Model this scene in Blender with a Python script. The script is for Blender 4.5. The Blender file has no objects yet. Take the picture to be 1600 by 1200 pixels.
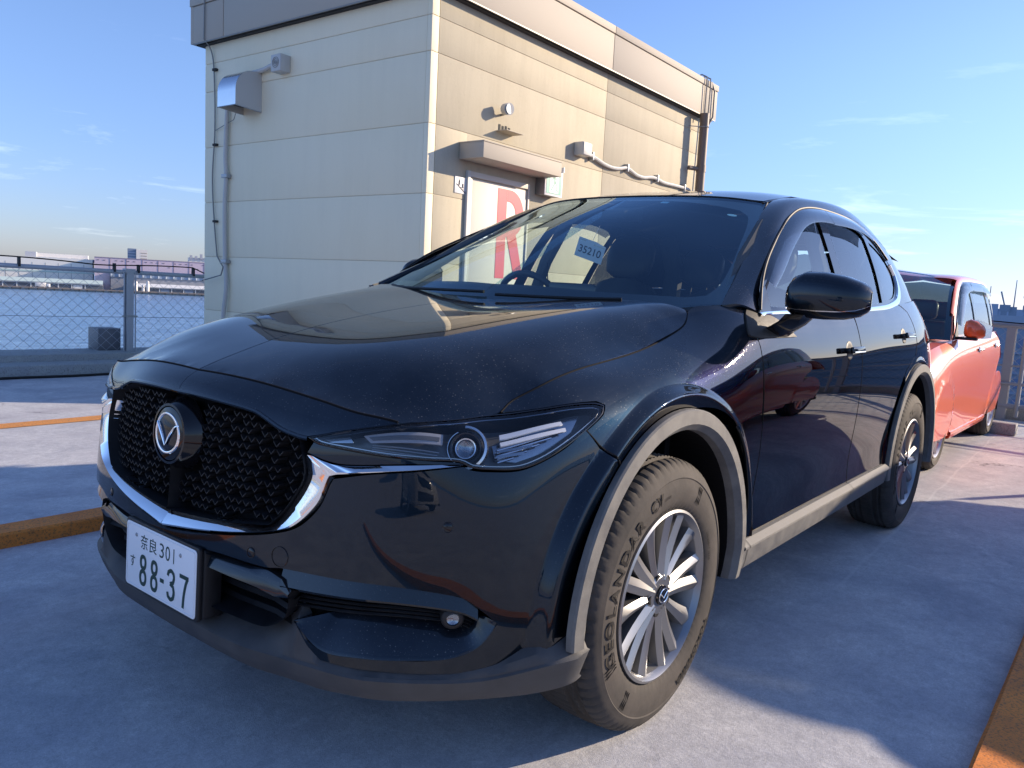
import bpy, bmesh, math, random
import numpy as np
from math import sin, cos, pi, radians, hypot, atan2
from mathutils import Vector, Matrix, Euler
from mathutils.geometry import delaunay_2d_cdt
random.seed(7); rng = np.random.default_rng(7)
SC = bpy.context.scene; COL = SC.collection
# ---------------------------------------------------------------- camera, sky, sun, exposure
cam = bpy.data.cameras.new('camera'); camo = bpy.data.objects.new('camera', cam); COL.objects.link(camo)
cam.sensor_fit = 'HORIZONTAL'; cam.sensor_width = 36; cam.lens = 28.11; cam.clip_start = .05; cam.clip_end = 9000
_r = Vector((-.6174, .7840, .0630)); _f = Vector((-.7802, -.6141, -.1180)); _r = (_r-_f*_r.dot(_f)).normalized(); _f.normalize(); _u = _r.cross(_f)
camo.matrix_world = Matrix(((_r.x, _u.x, -_f.x, 1.8541), (_r.y, _u.y, -_f.y, 1.8105), (_r.z, _u.z, -_f.z, 1.1276), (0, 0, 0, 1)))
SC.camera = camo
SUN = Vector((-1.0, .69, .4225)).normalized()
world = bpy.data.worlds.new('World'); SC.world = world; world.use_nodes = True
_nt = world.node_tree; _bg = _nt.nodes['Background']
_sky = _nt.nodes.new('ShaderNodeTexSky'); _sky.sky_type = 'NISHITA'; _sky.sun_disc = False
_sky.sun_elevation = math.asin(SUN.z); _sky.sun_rotation = atan2(SUN.x, SUN.y)
_sky.air_density = 1.0; _sky.dust_density = .3; _sky.ozone_density = 3.0; _sky.altitude = 0
_bg.inputs[1].default_value = .078
def _wn(t, **k):
    n = _nt.nodes.new(t)
    for a, b in k.items(): setattr(n, a, b)
    return n
# thin cirrus streaks low in the south-west sky, part of the sky itself
_tc = _wn('ShaderNodeTexCoord'); _mp = _wn('ShaderNodeMapping'); _mp.inputs['Scale'].default_value = (2.2, 2.2, 15); _mp.inputs['Rotation'].default_value = (.06, -.03, 0)
_nz = _wn('ShaderNodeTexNoise'); _nz.inputs['Scale'].default_value = 2.1; _nz.inputs['Detail'].default_value = 9; _nz.inputs['Roughness'].default_value = .62; _nz.inputs['Distortion'].default_value = .35
_rp = _wn('ShaderNodeMapRange'); _rp.inputs[1].default_value = .585; _rp.inputs[2].default_value = .80; _rp.clamp = True
_mx = _wn('ShaderNodeMix', data_type='RGBA', blend_type='ADD'); _mx.inputs[7].default_value = (3.1, 3.0, 2.9, 1)
_sx = _wn('ShaderNodeSeparateXYZ'); _hz = _wn('ShaderNodeMapRange'); _hz.inputs[1].default_value = .02; _hz.inputs[2].default_value = .30; _hz.inputs[3].default_value = 1; _hz.inputs[4].default_value = .12
_ml = _wn('ShaderNodeMath', operation='MULTIPLY'); _m2 = _wn('ShaderNodeMath', operation='MULTIPLY'); _m2.inputs[1].default_value = .85
L = _nt.links.new
L(_tc.outputs['Generated'], _mp.inputs[0]); L(_mp.outputs[0], _nz.inputs['Vector']); L(_nz.outputs[0], _rp.inputs[0])
L(_tc.outputs['Generated'], _sx.inputs[0]); L(_sx.outputs[2], _hz.inputs[0]); L(_rp.outputs[0], _ml.inputs[0]); L(_hz.outputs[0], _ml.inputs[1]); L(_ml.outputs[0], _m2.inputs[0])
_tn = _wn('ShaderNodeMix', data_type='RGBA', blend_type='MULTIPLY'); _tn.inputs[0].default_value = 1; _tn.inputs[7].default_value = (.86, .872, 1.07, 1)
_hg = _wn('ShaderNodeMapRange', interpolation_type='SMOOTHSTEP'); _hg.inputs[1].default_value = -.05; _hg.inputs[2].default_value = .30
_hc = _wn('ShaderNodeMix', data_type='RGBA', blend_type='MIX'); _hc.inputs[6].default_value = (.60, .655, .84, 1); _hc.inputs[7].default_value = (1, 1, 1, 1); _hm = _wn('ShaderNodeMix', data_type='RGBA', blend_type='MULTIPLY'); _hm.inputs[0].default_value = 1
L(_sx.outputs[2], _hg.inputs[0]); L(_hg.outputs[0], _hc.inputs[0]); L(_sky.outputs[0], _hm.inputs[6]); L(_hc.outputs[2], _hm.inputs[7]); L(_hm.outputs[2], _tn.inputs[6]); L(_m2.outputs[0], _mx.inputs[0]); L(_tn.outputs[2], _mx.inputs[6]); L(_mx.outputs[2], _bg.inputs[0])
sun = bpy.data.lights.new('sun', 'SUN'); sun.energy = 2.8; sun.angle = radians(.55); sun.color = (1, .81, .60)
suno = bpy.data.objects.new('sun', sun); COL.objects.link(suno); suno.rotation_euler = SUN.to_track_quat('Z', 'Y').to_euler(); suno.location = SUN*40
SC.view_settings.view_transform = 'Standard'; SC.view_settings.look = 'None'; SC.view_settings.exposure = 1.52; SC.view_settings.gamma = 1
SC.view_settings.use_curve_mapping = False
SC.cycles.max_bounces = 10; SC.cycles.glossy_bounces = 5; SC.cycles.transparent_max_bounces = 24; SC.cycles.caustics_reflective = False; SC.cycles.caustics_refractive = False
SC.cycles.sample_clamp_indirect = 6
# the plumb frame: the parking deck (and so the world's axes) lies about half a degree off level
_tx, _ty = .01102, .00551
ENV = (Matrix.Rotation(_tx, 3, 'X') @ Matrix.Rotation(_ty, 3, 'Y')).to_4x4()
# ---------------------------------------------------------------- materials
def mat(name, base=(.5, .5, .5), rough=.5, metal=0., spec=.5, coat=0., coat_rough=.03, **k):
    m = bpy.data.materials.new(name); m.use_nodes = True; b = m.node_tree.nodes['Principled BSDF']
    b.inputs['Base Color'].default_value = (*base, 1); b.inputs['Roughness'].default_value = rough; b.inputs['Metallic'].default_value = metal
    b.inputs['Specular IOR Level'].default_value = spec; b.inputs['Coat Weight'].default_value = coat; b.inputs['Coat Roughness'].default_value = coat_rough
    for a, v in k.items(): b.inputs[a.replace('_', ' ')].default_value = v
    return m
class G:
    """small helper to wire nodes of a material"""
    def __init__(s, m): s.m = m; s.nt = m.node_tree; s.b = s.nt.nodes['Principled BSDF']; s.out = s.nt.nodes['Material Output']
    def n(s, t, ins=None, **k):
        q = s.nt.nodes.new(t)
        for a, b in k.items(): setattr(q, a, b)
        for a, v in (ins or {}).items():
            if isinstance(v, bpy.types.NodeSocket): s.nt.links.new(v, q.inputs[a])
            else: q.inputs[a].default_value = v
        return q
    def pos(s, scale=(1, 1, 1), obj=True, rot=(0, 0, 0)):
        t = s.n('ShaderNodeTexCoord') if obj else s.n('ShaderNodeNewGeometry')
        return s.n('ShaderNodeMapping', {0: t.outputs['Object' if obj else 'Position'], 'Scale': scale, 'Rotation': rot}).outputs[0]
    def noise(s, v, scale, detail=4, rough=.5, dist=0):
        return s.n('ShaderNodeTexNoise', {'Vector': v, 'Scale': scale, 'Detail': detail, 'Roughness': rough, 'Distortion': dist}).outputs[0]
    def rng(s, x, a, b, c=0., d=1.):
        return s.n('ShaderNodeMapRange', {0: x, 1: a, 2: b, 3: c, 4: d}).outputs[0]
    def math(s, op, a, b=0.): return s.n('ShaderNodeMath', {0: a, 1: b}, operation=op).outputs[0]
    def mix(s, f, a, b, blend='MIX'): 
        c = lambda v: v if isinstance(v, bpy.types.NodeSocket) else (*v, 1)
        return s.n('ShaderNodeMix', {0: f, 6: c(a), 7: c(b)}, data_type='RGBA', blend_type=blend).outputs[2]
    def set(s, name, v): s.nt.links.new(v, s.b.inputs[name])
    def bump(s, h, strength=.2, dist=.01): s.set('Normal', s.n('ShaderNodeBump', {'Strength': strength, 'Distance': dist, 'Height': h}).outputs[0])
M = {}
def paint(name, base, flake, dust=0.):
    mica = dust > .9; m = mat(name, base, .42 if mica else .35, 1. if mica else 0, .4, 1., .012); g = G(m); v = g.pos(obj=False)
    if mica: m.node_tree.nodes['Principled BSDF'].inputs['Specular Tint'].default_value = (.03, .05, .10, 1); m.node_tree.nodes['Principled BSDF'].inputs['Coat IOR'].default_value = 1.45
    fl = g.noise(v, 900, 1, .5); c = g.mix(g.rng(fl, .5, .8, .1, .6), base, flake)
    if dust:
        vo = g.n('ShaderNodeTexVoronoi', {'Vector': v, 'Scale': 115, 'Randomness': 1.}); big = g.noise(v, 5, 3)
        sp = g.math('MULTIPLY', g.rng(vo.outputs['Distance'], .10, .20, 1, 0), g.math('GREATER_THAN', g.n('ShaderNodeSeparateColor', {0: vo.outputs['Color']}).outputs[0], .35))
        v3 = g.n('ShaderNodeTexVoronoi', {'Vector': v, 'Scale': 230, 'Randomness': 1.})
        sp2 = g.math('MULTIPLY', g.rng(v3.outputs['Distance'], .12, .24, 1, 0), g.math('GREATER_THAN', g.n('ShaderNodeSeparateColor', {0: v3.outputs['Color']}).outputs[1], .55))
        up = g.rng(g.n('ShaderNodeSeparateXYZ', {0: g.n('ShaderNodeNewGeometry').outputs['True Normal']}).outputs[2], .15, .8, 0, 1)
        sp = g.math('MAXIMUM', sp, g.math('MULTIPLY', sp2, .6))
        f = g.math('MULTIPLY', g.math('MULTIPLY', sp, up), g.rng(big, .3, .65, .35, 1.))
        film = g.math('MULTIPLY', up, g.rng(g.noise(v, 2.3, 6, .65), .35, .7, .02, .085))
        c = g.mix(g.math('MULTIPLY', g.math('MAXIMUM', g.math('MULTIPLY', f, .38), film), dust), c, (.42, .42, .40))
        g.set('Roughness', g.rng(f, 0, 1, .42, .6)); g.set('Metallic', g.math('SUBTRACT', 1., g.math('MAXIMUM', g.math('MULTIPLY', f, .6), g.math('MULTIPLY', film, 4.)))) if mica else None; g.set('Coat Roughness', g.math('ADD', g.rng(film, 0, .085, .012, .035), g.math('MULTIPLY', f, .3)))
        g.set('Coat Weight', g.rng(f, 0, 1, 1, .55))
    g.set('Base Color', c); return m
M['paint'] = paint('black_mica_paint', (.0052, .0105, .018), (.015, .033, .060), 1.)
M['orange_paint'] = paint('coral_orange_paint', (.80, .115, .025), (.88, .22, .06), .4)
M['red_paint'] = paint('dark_red_paint', (.30, .02, .02), (.4, .05, .04))
M['silver_paint'] = paint('silver_paint', (.35, .36, .37), (.5, .5, .5))
M['gloss_black'] = mat('gloss_black_plastic', (.006, .006, .008), .08, 0, .5)
M['chrome'] = mat('chrome', (.86, .88, .90), .06, 1.)
M['satin_chrome'] = mat('satin_chrome', (.75, .76, .78), .2, 1.)
def plastic(name, c1, c2, rough=.6, sc=14):
    m = mat(name, c1, rough, 0, .4); g = G(m); v = g.pos(obj=False)
    n1 = g.noise(v, sc, 6, .65); n2 = g.noise(v, 260, 3)
    g.set('Base Color', g.mix(g.rng(n1, .35, .68), c1, c2)); g.set('Roughness', g.rng(n1, .3, .7, rough-.08, rough+.12)); g.bump(n2, .25, .0008); return m
M['cladding'] = plastic('weathered_grey_cladding', (.10, .10, .10), (.165, .162, .152))
M['cladding_dark'] = plastic('dark_grey_lower_plastic', (.046, .047, .050), (.072, .072, .074))
M['black_plastic'] = plastic('black_grained_plastic', (.010, .010, .012), (.018, .018, .02), .5)
M['sail'] = plastic('dusty_mirror_base', (.014, .0135, .013), (.045, .042, .038), .6, 160)
M['liner'] = mat('wheel_well_black', (.006, .006, .007), .85, 0, .15)
M['interior'] = mat('cabin_dark', (.012, .013, .016), .75, 0, .3)
M['dash'] = mat('dash_soft_black', (.018, .02, .026), .6, 0, .3)
M['headliner'] = mat('cabin_headliner', (.10, .105, .11), .9, 0, .1)
M['seat'] = mat('seat_black_leather', (.014, .014, .017), .5, 0, .4)
M['screen_black'] = mat('black_screen', (.01, .01, .012), .1, 0, .5)
def glass(name, tint, refl=1.0, ior=1.5):
    m = bpy.data.materials.new(name); m.use_nodes = True; nt = m.node_tree; nt.nodes.remove(nt.nodes['Principled BSDF']); out = nt.nodes['Material Output']
    tr = nt.nodes.new('ShaderNodeBsdfTransparent'); tr.inputs[0].default_value = (*tint, 1)
    gl = nt.nodes.new('ShaderNodeBsdfGlossy'); gl.inputs['Roughness'].default_value = .008; gl.inputs[0].default_value = (*refl, 1) if hasattr(refl, '__len__') else (refl, refl, refl, 1)
    fr = nt.nodes.new('ShaderNodeFresnel'); ge = nt.nodes.new('ShaderNodeNewGeometry'); mr = nt.nodes.new('ShaderNodeMapRange'); mr.inputs[3].default_value = ior; mr.inputs[4].default_value = 1/ior
    nt.links.new(ge.outputs['Backfacing'], mr.inputs[0]); nt.links.new(mr.outputs[0], fr.inputs[0]); mx = nt.nodes.new('ShaderNodeMixShader')
    nt.links.new(fr.outputs[0], mx.inputs[0]); nt.links.new(tr.outputs[0], mx.inputs[1]); nt.links.new(gl.outputs[0], mx.inputs[2]); nt.links.new(mx.outputs[0], out.inputs[0]); return m
M['ws_glass'] = glass('windscreen_glass', (.84, .94, .91), (.62, .84, 1.), 1.62)
M['side_glass'] = glass('side_window_glass', (.80, .90, .86), 1., 1.55)
M['dark_glass'] = glass('privacy_glass', (.10, .12, .13), 1., 1.65)
M['lens'] = glass('clear_lamp_lens', (.93, .94, .95), 1., 1.45)
M['visor'] = glass('smoked_window_visor', (.22, .24, .27), 1., 1.75)
M['frit'] = mat('black_glass_border', (.008, .008, .012), .07, 0, .5)
M['rubber'] = mat('black_rubber', (.012, .012, .012), .55, 0, .4)
def tyre_mat():
    m = mat('dusty_tyre_rubber', (.03, .028, .026), .8, 0, .3); g = G(m); v = g.pos(obj=True)
    n = g.noise(v, 7, 7, .65); n2 = g.noise(v, 90, 4)
    g.set('Base Color', g.mix(g.rng(n, .3, .7), (.036, .034, .032), (.082, .072, .064))); g.bump(n2, .3, .0012); return m
M['tyre'] = tyre_mat()
M['tyre_mark'] = mat('raised_tyre_lettering', (.012, .011, .011), .7, 0, .25)
M['alloy'] = mat('grey_alloy_wheel', (.30, .305, .315), .32, .85)
M['alloy_dirty'] = mat('dusty_alloy_barrel', (.30, .30, .30), .4, .7)
M['alloy_silver'] = mat('silver_alloy_wheel', (.62, .62, .62), .35, .6)
M['rust'] = mat('brake_disc_rust', (.13, .075, .05), .7, .3)
M['plate'] = mat('white_number_plate', (.80, .83, .86), .35, 0, .5)
M['plate_green'] = mat('number_plate_dark_green', (.010, .045, .035), .4)
M['steel'] = mat('galvanised_steel', (.36, .38, .40), .42, .6)
M['white'] = mat('white_paint', (.75, .75, .75), .5)
M['lamp_reflector'] = mat('lamp_reflector', (.75, .77, .8), .12, 1.)
M['lamp_dark'] = mat('lamp_dark_housing', (.085, .09, .10), .25, 0, .5)
M['lamp_white'] = mat('frosted_lamp_bar', (.62, .64, .68), .3, 0, .5)
M['drl_grey'] = mat('grey_light_guide', (.26, .27, .30), .25, 0, .5); M['dark_chrome'] = mat('dark_chrome', (.28, .30, .33), .18, 1.)
M['sticker'] = mat('pale_blue_sticker', (.35, .60, .66), .6)
M['paper'] = mat('paper_tag', (.55, .60, .66), .8)
M['ink'] = mat('black_ink', (.02, .022, .03), .7)
# ---------------------------------------------------------------- object helpers
def link(o, parent=None):
    COL.objects.link(o)
    if parent is not None: o.parent = parent
    return o
def thing(name, label, cat, loc=(0, 0, 0), rotz=0, group=None, env=False):
    o = bpy.data.objects.new(name, None); COL.objects.link(o); o.empty_display_size = .2
    if env: o.matrix_world = ENV @ Matrix.Translation(loc) @ Matrix.Rotation(rotz, 4, 'Z')
    else: o.location = loc; o.rotation_euler = (0, 0, rotz)
    return tag(o, label, cat, group)
def tag(o, label=None, cat=None, group=None, kind=None):
    if label: o['label'] = label
    if cat: o['category'] = cat
    if group: o['group'] = group
    if kind: o['kind'] = kind
    return o
def mesh(name, V, F, m, parent=None, smooth=False, normals=None, label=None):
    me = bpy.data.meshes.new(name); me.from_pydata([tuple(map(float, v)) for v in V], [], [tuple(int(i) for i in f) for f in F]); me.update()
    if m is not None: me.materials.append(m)
    if smooth or normals is not None: me.polygons.foreach_set('use_smooth', [True]*len(me.polygons))
    if normals is not None: me.normals_split_custom_set_from_vertices([tuple(map(float, n)) for n in normals])
    o = bpy.data.objects.new(name, me); link(o, parent)
    if label: o['label'] = label
    return o
class MB:
    """collects simple shapes into one mesh"""
    def __init__(s): s.V = []; s.F = []
    def add(s, V, F):
        k = len(s.V); s.V += [tuple(v) for v in V]; s.F += [tuple(i+k for i in f) for f in F]; return s
    def box(s, a, b, mtx=None):
        x0, y0, z0 = a; x1, y1, z1 = b
        V = [(x0,y0,z0),(x1,y0,z0),(x1,y1,z0),(x0,y1,z0),(x0,y0,z1),(x1,y0,z1),(x1,y1,z1),(x0,y1,z1)]
        if mtx is not None: V = [tuple(mtx @ Vector(v)) for v in V]
        return s.add(V, [(0,3,2,1),(4,5,6,7),(0,1,5,4),(1,2,6,5),(2,3,7,6),(3,0,4,7)])
    def tube(s, pts, r, n=10, closed=False, caps=True, flat=1.):
        P = [Vector(p) for p in pts]; k0 = len(s.V); N = len(P); rs = r if hasattr(r, '__len__') else [r]*N; up = None
        for i, p in enumerate(P):
            a = P[(i-1) % N] if (closed or i > 0) else p; b = P[(i+1) % N] if (closed or i < N-1) else p
            t = (b-a).normalized()
            if up is None: up = Vector((0, 0, 1)) if abs(t.z) < .9 else Vector((1, 0, 0))
            x = t.cross(up).normalized(); up = x.cross(t).normalized()
            for j in range(n):
                q = 2*pi*j/n; s.V.append(tuple(p+x*cos(q)*rs[i]+up*sin(q)*rs[i]*flat))
        for i in range(N if closed else N-1):
            for j in range(n):
                a = k0+i*n; b = k0+((i+1) % N)*n; s.F.append((a+j, a+(j+1) % n, b+(j+1) % n, b+j))
        if caps and not closed:
            s.F.append(tuple(k0+j for j in range(n))[::-1]); s.F.append(tuple(k0+(N-1)*n+j for j in range(n)))
        return s
    def lathe(s, prof, c, axis='Y', n=48, a0=0, a1=2*pi):
        """prof: (radius, along) pairs; axis Y or Z or X"""
        full = abs(a1-a0-2*pi) < 1e-6; k0 = len(s.V); m_ = n if full else n+1; P = len(prof)
        for i in range(m_):
            q = a0+(a1-a0)*i/n
            for r, h in prof:
                v = {'Y': (c[0]+r*cos(q), c[1]+h, c[2]+r*sin(q)), 'Z': (c[0]+r*cos(q), c[1]+r*sin(q), c[2]+h), 'X': (c[0]+h, c[1]+r*cos(q), c[2]+r*sin(q))}[axis]; s.V.append(v)
        for i in range(n):
            a = k0+i*P; b = k0+((i+1) % m_)*P
            for j in range(P-1): s.F.append((a+j, a+j+1, b+j+1, b+j))
        return s
    def grid(s, rows):
        k0 = len(s.V); n = len(rows[0])
        for r in rows: s.V += [tuple(v) for v in r]
        for i in range(len(rows)-1):
            for j in range(n-1): s.F.append((k0+i*n+j, k0+i*n+j+1, k0+(i+1)*n+j+1, k0+(i+1)*n+j))
        return s
    def obj(s, name, m, parent=None, smooth=False, bevel=0, label=None, mirror=False, auto=None, seg=2, solid=0):
        V, F = s.V, s.F
        if mirror: V = [(x, -y, z) for x, y, z in V]; F = [f[::-1] for f in F]
        o = mesh(name, V, F, m, parent, smooth, label=label)
        bm = bmesh.new(); bm.from_mesh(o.data); bmesh.ops.remove_doubles(bm, verts=bm.verts, dist=1e-5)
        if solid: bmesh.ops.solidify(bm, geom=bm.faces[:], thickness=solid)
        if bevel:
            ed = [e for e in bm.edges if len(e.link_faces) == 2 and e.calc_face_angle(0) > .6]
            if ed: bmesh.ops.bevel(bm, geom=ed, offset=bevel, segments=seg, affect='EDGES', profile=.5, clamp_overlap=True)
        bmesh.ops.recalc_face_normals(bm, faces=bm.faces)
        if smooth or bevel or auto:
            for f in bm.faces: f.smooth = True
            for e in bm.edges:
                if len(e.link_faces) == 2 and e.calc_face_angle(0) > (auto or .7): e.smooth = False
        bm.to_mesh(o.data); bm.free(); return o
def text_mesh(txt, size, extrude=0., bold=0., font=None, align='LEFT', spacing=1., sx=1.):
    """lettering as plain (verts, faces) in its own XY plane"""
    cu = bpy.data.curves.new('lettering', 'FONT'); cu.body = txt; cu.size = size; cu.extrude = extrude; cu.offset = bold; cu.align_x = align; cu.space_character = spacing; cu.resolution_u = 4
    o = bpy.data.objects.new('lettering', cu); COL.objects.link(o); dg = bpy.context.evaluated_depsgraph_get(); me = o.evaluated_get(dg).to_mesh()
    V = [(v.co.x*sx, v.co.y, v.co.z) for v in me.vertices]; F = [tuple(p.vertices) for p in me.polygons]
    o.evaluated_get(dg).to_mesh_clear(); bpy.data.objects.remove(o); bpy.data.curves.remove(cu); return V, F
def inpoly(P, poly):
    x, y = P[:, 0], P[:, 1]; c = np.zeros(len(P), bool); n = len(poly)
    for i in range(n):
        x0, y0 = poly[i]; x1, y1 = poly[(i+1) % n]
        if y0 == y1: continue
        m_ = ((y0 > y) != (y1 > y)) & (x < (x1-x0)*(y-y0)/(y1-y0)+x0); c ^= m_
    return c
def smooth_loop(p, step, closed=True, corner=38):
    """resample a polyline with Catmull-Rom between corners"""
    p = np.asarray(p, float); n = len(p); out = []
    def d(i): return p[(i+1) % n]-p[i % n]
    def is_c(i):
        if not closed and (i == 0 or i == n-1): return True
        a, b = d(i-1), d(i); c = (a*b).sum()/(np.linalg.norm(a)*np.linalg.norm(b)+1e-12); return c < cos(radians(corner))
    cor = [is_c(i) for i in range(n)]
    for i in range(n if closed else n-1):
        a, b = p[i], p[(i+1) % n]; L_ = np.linalg.norm(b-a); k = max(1, int(np.ceil(L_/step)))
        ta = (b-a) if cor[i] else (b-p[(i-1) % n])*(L_/(np.linalg.norm(b-a)+np.linalg.norm(a-p[(i-1) % n])+1e-12))
        tb = (b-a) if cor[(i+1) % n] else (p[(i+2) % n]-a)*(L_/(np.linalg.norm(b-a)+np.linalg.norm(p[(i+2) % n]-b)+1e-12))
        for j in range(k):
            t = j/k; h = (2*t**3-3*t*t+1)*a+(t**3-2*t*t+t)*ta+(-2*t**3+3*t*t)*b+(t**3-t*t)*tb; out.append(h)
    if not closed: out.append(p[-1])
    return np.array(out)
# ---------------------------------------------------------------- smooth surfaces from control nets
def _nat(t):
    """cardinal matrix of the natural cubic spline with knots t: second derivatives = D @ y"""
    n = len(t); A = np.zeros((n, n)); B = np.zeros((n, n)); A[0, 0] = A[-1, -1] = 1
    for i in range(1, n-1):
        h0 = t[i]-t[i-1]; h1 = t[i+1]-t[i]
        A[i, i-1] = h0/6; A[i, i] = (h0+h1)/3; A[i, i+1] = h1/6
        B[i, i-1] = 1/h0; B[i, i] = -1/h0-1/h1; B[i, i+1] = 1/h1
    return np.linalg.solve(A, B)
def _basis(t, D, x):
    x = np.asarray(x, float); n = len(t)
    i = np.clip(np.searchsorted(t, x, side='right')-1, 0, n-2)
    h = t[i+1]-t[i]; a = (t[i+1]-x)/h; b = 1-a
    W = np.zeros((len(x), n)); r = np.arange(len(x))
    W[r, i] += a; W[r, i+1] += b
    W += ((a**3-a)*h*h/6)[:, None]*D[i] + ((b**3-b)*h*h/6)[:, None]*D[i+1]
    return W
class Surf:
    """tensor spline through a net of points N[row][col]; rows = v, cols = u"""
    def __init__(s, N, disp=None, mirror=False):
        N = np.array(N, float)
        if mirror:
            M = N[:, 1:4][:, ::-1].copy(); M[..., 1] *= -1
            N = np.concatenate([M, N], 1)
        s.N = N; s.disp = disp
        du = np.linalg.norm(np.diff(N, axis=1), axis=2).mean(0); dv = np.linalg.norm(np.diff(N, axis=0), axis=2).mean(1)
        s.tu = np.concatenate([[0], np.cumsum(np.sqrt(du))]); s.tv = np.concatenate([[0], np.cumsum(np.sqrt(dv))])
        s.u0 = s.tu[3] if mirror else 0.0
        s.Du = _nat(s.tu); s.Dv = _nat(s.tv)
        g = 140; U = np.linspace(s.u0, s.tu[-1], g); Vv = np.linspace(0, s.tv[-1], g)
        s.gu, s.gv = [a.ravel() for a in np.meshgrid(U, Vv)]
        s.gp = s.raw(s.gu, s.gv)
    def raw(s, u, v):
        Wu = _basis(s.tu, s.Du, u); Wv = _basis(s.tv, s.Dv, v)
        return np.einsum('pr,pc,rck->pk', Wv, Wu, s.N)
    def ev(s, u, v):
        p = s.raw(u, v)
        return s.disp(p) if s.disp else p
    def norm(s, u, v, e=2e-3):
        a = s.ev(u+e, v)-s.ev(u-e, v); b = s.ev(u, v+e)-s.ev(u, v-e)
        n = np.cross(a, b); n /= np.linalg.norm(n, axis=1)[:, None]+1e-12
        return n
    def inv(s, P, ax=None):
        """nearest (u,v) of points P; ax = the two axes to compare (None: all three)"""
        P = np.atleast_2d(np.asarray(P, float)); axs = [0, 1, 2] if ax is None else list(ax)
        d = ((P[:, None, axs]-s.gp[None][:, :, axs])**2).sum(2); k = d.argmin(1)
        u = s.gu[k].copy(); v = s.gv[k].copy()
        for _ in range(12):
            p = s.raw(u, v); e = 1e-4
            a = (s.raw(u+e, v)-p)[:, axs]/e; b = (s.raw(u, v+e)-p)[:, axs]/e; r = (P-p)[:, axs]
            aa = (a*a).sum(1)+1e-9; bb = (b*b).sum(1)+1e-9; ab = (a*b).sum(1); ar = (a*r).sum(1); br = (b*r).sum(1)
            det = aa*bb-ab*ab+1e-12
            du = np.clip((ar*bb-br*ab)/det, -.3, .3); dv = np.clip((br*aa-ar*ab)/det, -.3, .3)
            u += du*.9; v += dv*.9
        return u, v
# ---- the black SUV: net of the side skin, from the middle of the nose round the corner to the tail
_B = [
 [(.80,0,.883),(.85,0,.838),(.865,0,.74),(.87,0,.66),(.875,0,.57),(.885,0,.48),(.875,0,.39),(.86,0,.30)],
 [(.79,.22,.878),(.84,.22,.825),(.858,.22,.735),(.864,.22,.66),(.868,.22,.57),(.875,.22,.48),(.865,.22,.39),(.853,.22,.30)],
 [(.755,.42,.862),(.80,.42,.80),(.815,.42,.73),(.825,.42,.655),(.832,.42,.57),(.838,.42,.48),(.832,.42,.39),(.82,.42,.30)],
 [(.725,.565,.847),(.75,.58,.795),(.755,.59,.728),(.762,.595,.655),(.77,.598,.57),(.772,.60,.48),(.768,.60,.39),(.757,.60,.30)],
 [(.65,.65,.838),(.665,.68,.792),(.665,.70,.73),(.667,.71,.657),(.672,.715,.57),(.672,.717,.48),(.668,.717,.39),(.658,.712,.30)],
 [(.483,.705,.854),(.53,.76,.81),(.545,.79,.745),(.55,.805,.665),(.553,.812,.575),(.553,.815,.48),(.55,.815,.395),(.54,.806,.31)],
 [(.35,.722,.912),(.375,.795,.873),(.395,.842,.80),(.405,.855,.70),(.41,.862,.60),(.415,.865,.50),(.415,.865,.41),(.41,.86,.33)],
 [(.177,.733,.952),(.18,.80,.927),(.19,.86,.875),(.19,.887,.80),(.19,.893,.71),(.19,.895,.60),(.19,.895,.47),(.19,.89,.36)],
 [(-.056,.74,.99),(-.06,.805,.967),(-.06,.862,.918),(-.06,.89,.85),(-.06,.895,.75),(-.06,.896,.62),(-.06,.895,.48),(-.06,.893,.37)],
 [(-.30,.733,1.062),(-.3,.80,1.03),(-.3,.864,.962),(-.3,.892,.885),(-.3,.90,.78),(-.3,.898,.64),(-.3,.894,.5),(-.3,.895,.38)],
 [(-.53,.80,1.118),(-.53,.848,1.068),(-.53,.882,1.0),(-.53,.899,.92),(-.53,.904,.80),(-.53,.898,.65),(-.53,.89,.5),(-.53,.897,.38)],
 [(-1.05,.845,1.115),(-1.05,.872,1.065),(-1.05,.893,1.0),(-1.05,.905,.92),(-1.05,.908,.80),(-1.05,.900,.65),(-1.05,.890,.5),(-1.05,.897,.385)],
 [(-1.57,.85,1.13),(-1.57,.877,1.075),(-1.57,.897,1.0),(-1.57,.908,.92),(-1.57,.91,.80),(-1.57,.902,.65),(-1.57,.892,.5),(-1.57,.898,.39)],
 [(-2.15,.838,1.155),(-2.15,.871,1.09),(-2.15,.896,1.01),(-2.15,.907,.92),(-2.15,.91,.80),(-2.15,.903,.65),(-2.15,.895,.5),(-2.15,.90,.40)],
 [(-2.7,.805,1.185),(-2.7,.85,1.11),(-2.7,.883,1.02),(-2.7,.898,.92),(-2.7,.902,.80),(-2.7,.90,.65),(-2.7,.895,.5),(-2.7,.90,.40)],
 [(-3.15,.74,1.20),(-3.16,.79,1.12),(-3.17,.83,1.02),(-3.17,.85,.92),(-3.18,.86,.80),(-3.18,.865,.65),(-3.18,.87,.5),(-3.17,.86,.4)],
 [(-3.42,.60,1.17),(-3.46,.66,1.10),(-3.48,.71,1.02),(-3.50,.73,.92),(-3.52,.74,.80),(-3.55,.75,.65),(-3.56,.76,.5),(-3.53,.75,.4)],
 [(-3.49,.33,1.16),(-3.53,.36,1.10),(-3.56,.38,1.02),(-3.58,.39,.92),(-3.59,.40,.80),(-3.62,.41,.65),(-3.63,.41,.5),(-3.60,.41,.4)],
 [(-3.50,0,1.15),(-3.54,0,1.10),(-3.57,0,1.02),(-3.59,0,.92),(-3.60,0,.80),(-3.63,0,.65),(-3.64,0,.5),(-3.61,0,.4)]]
NB = np.array(_B, float).transpose(1, 0, 2)
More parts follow.
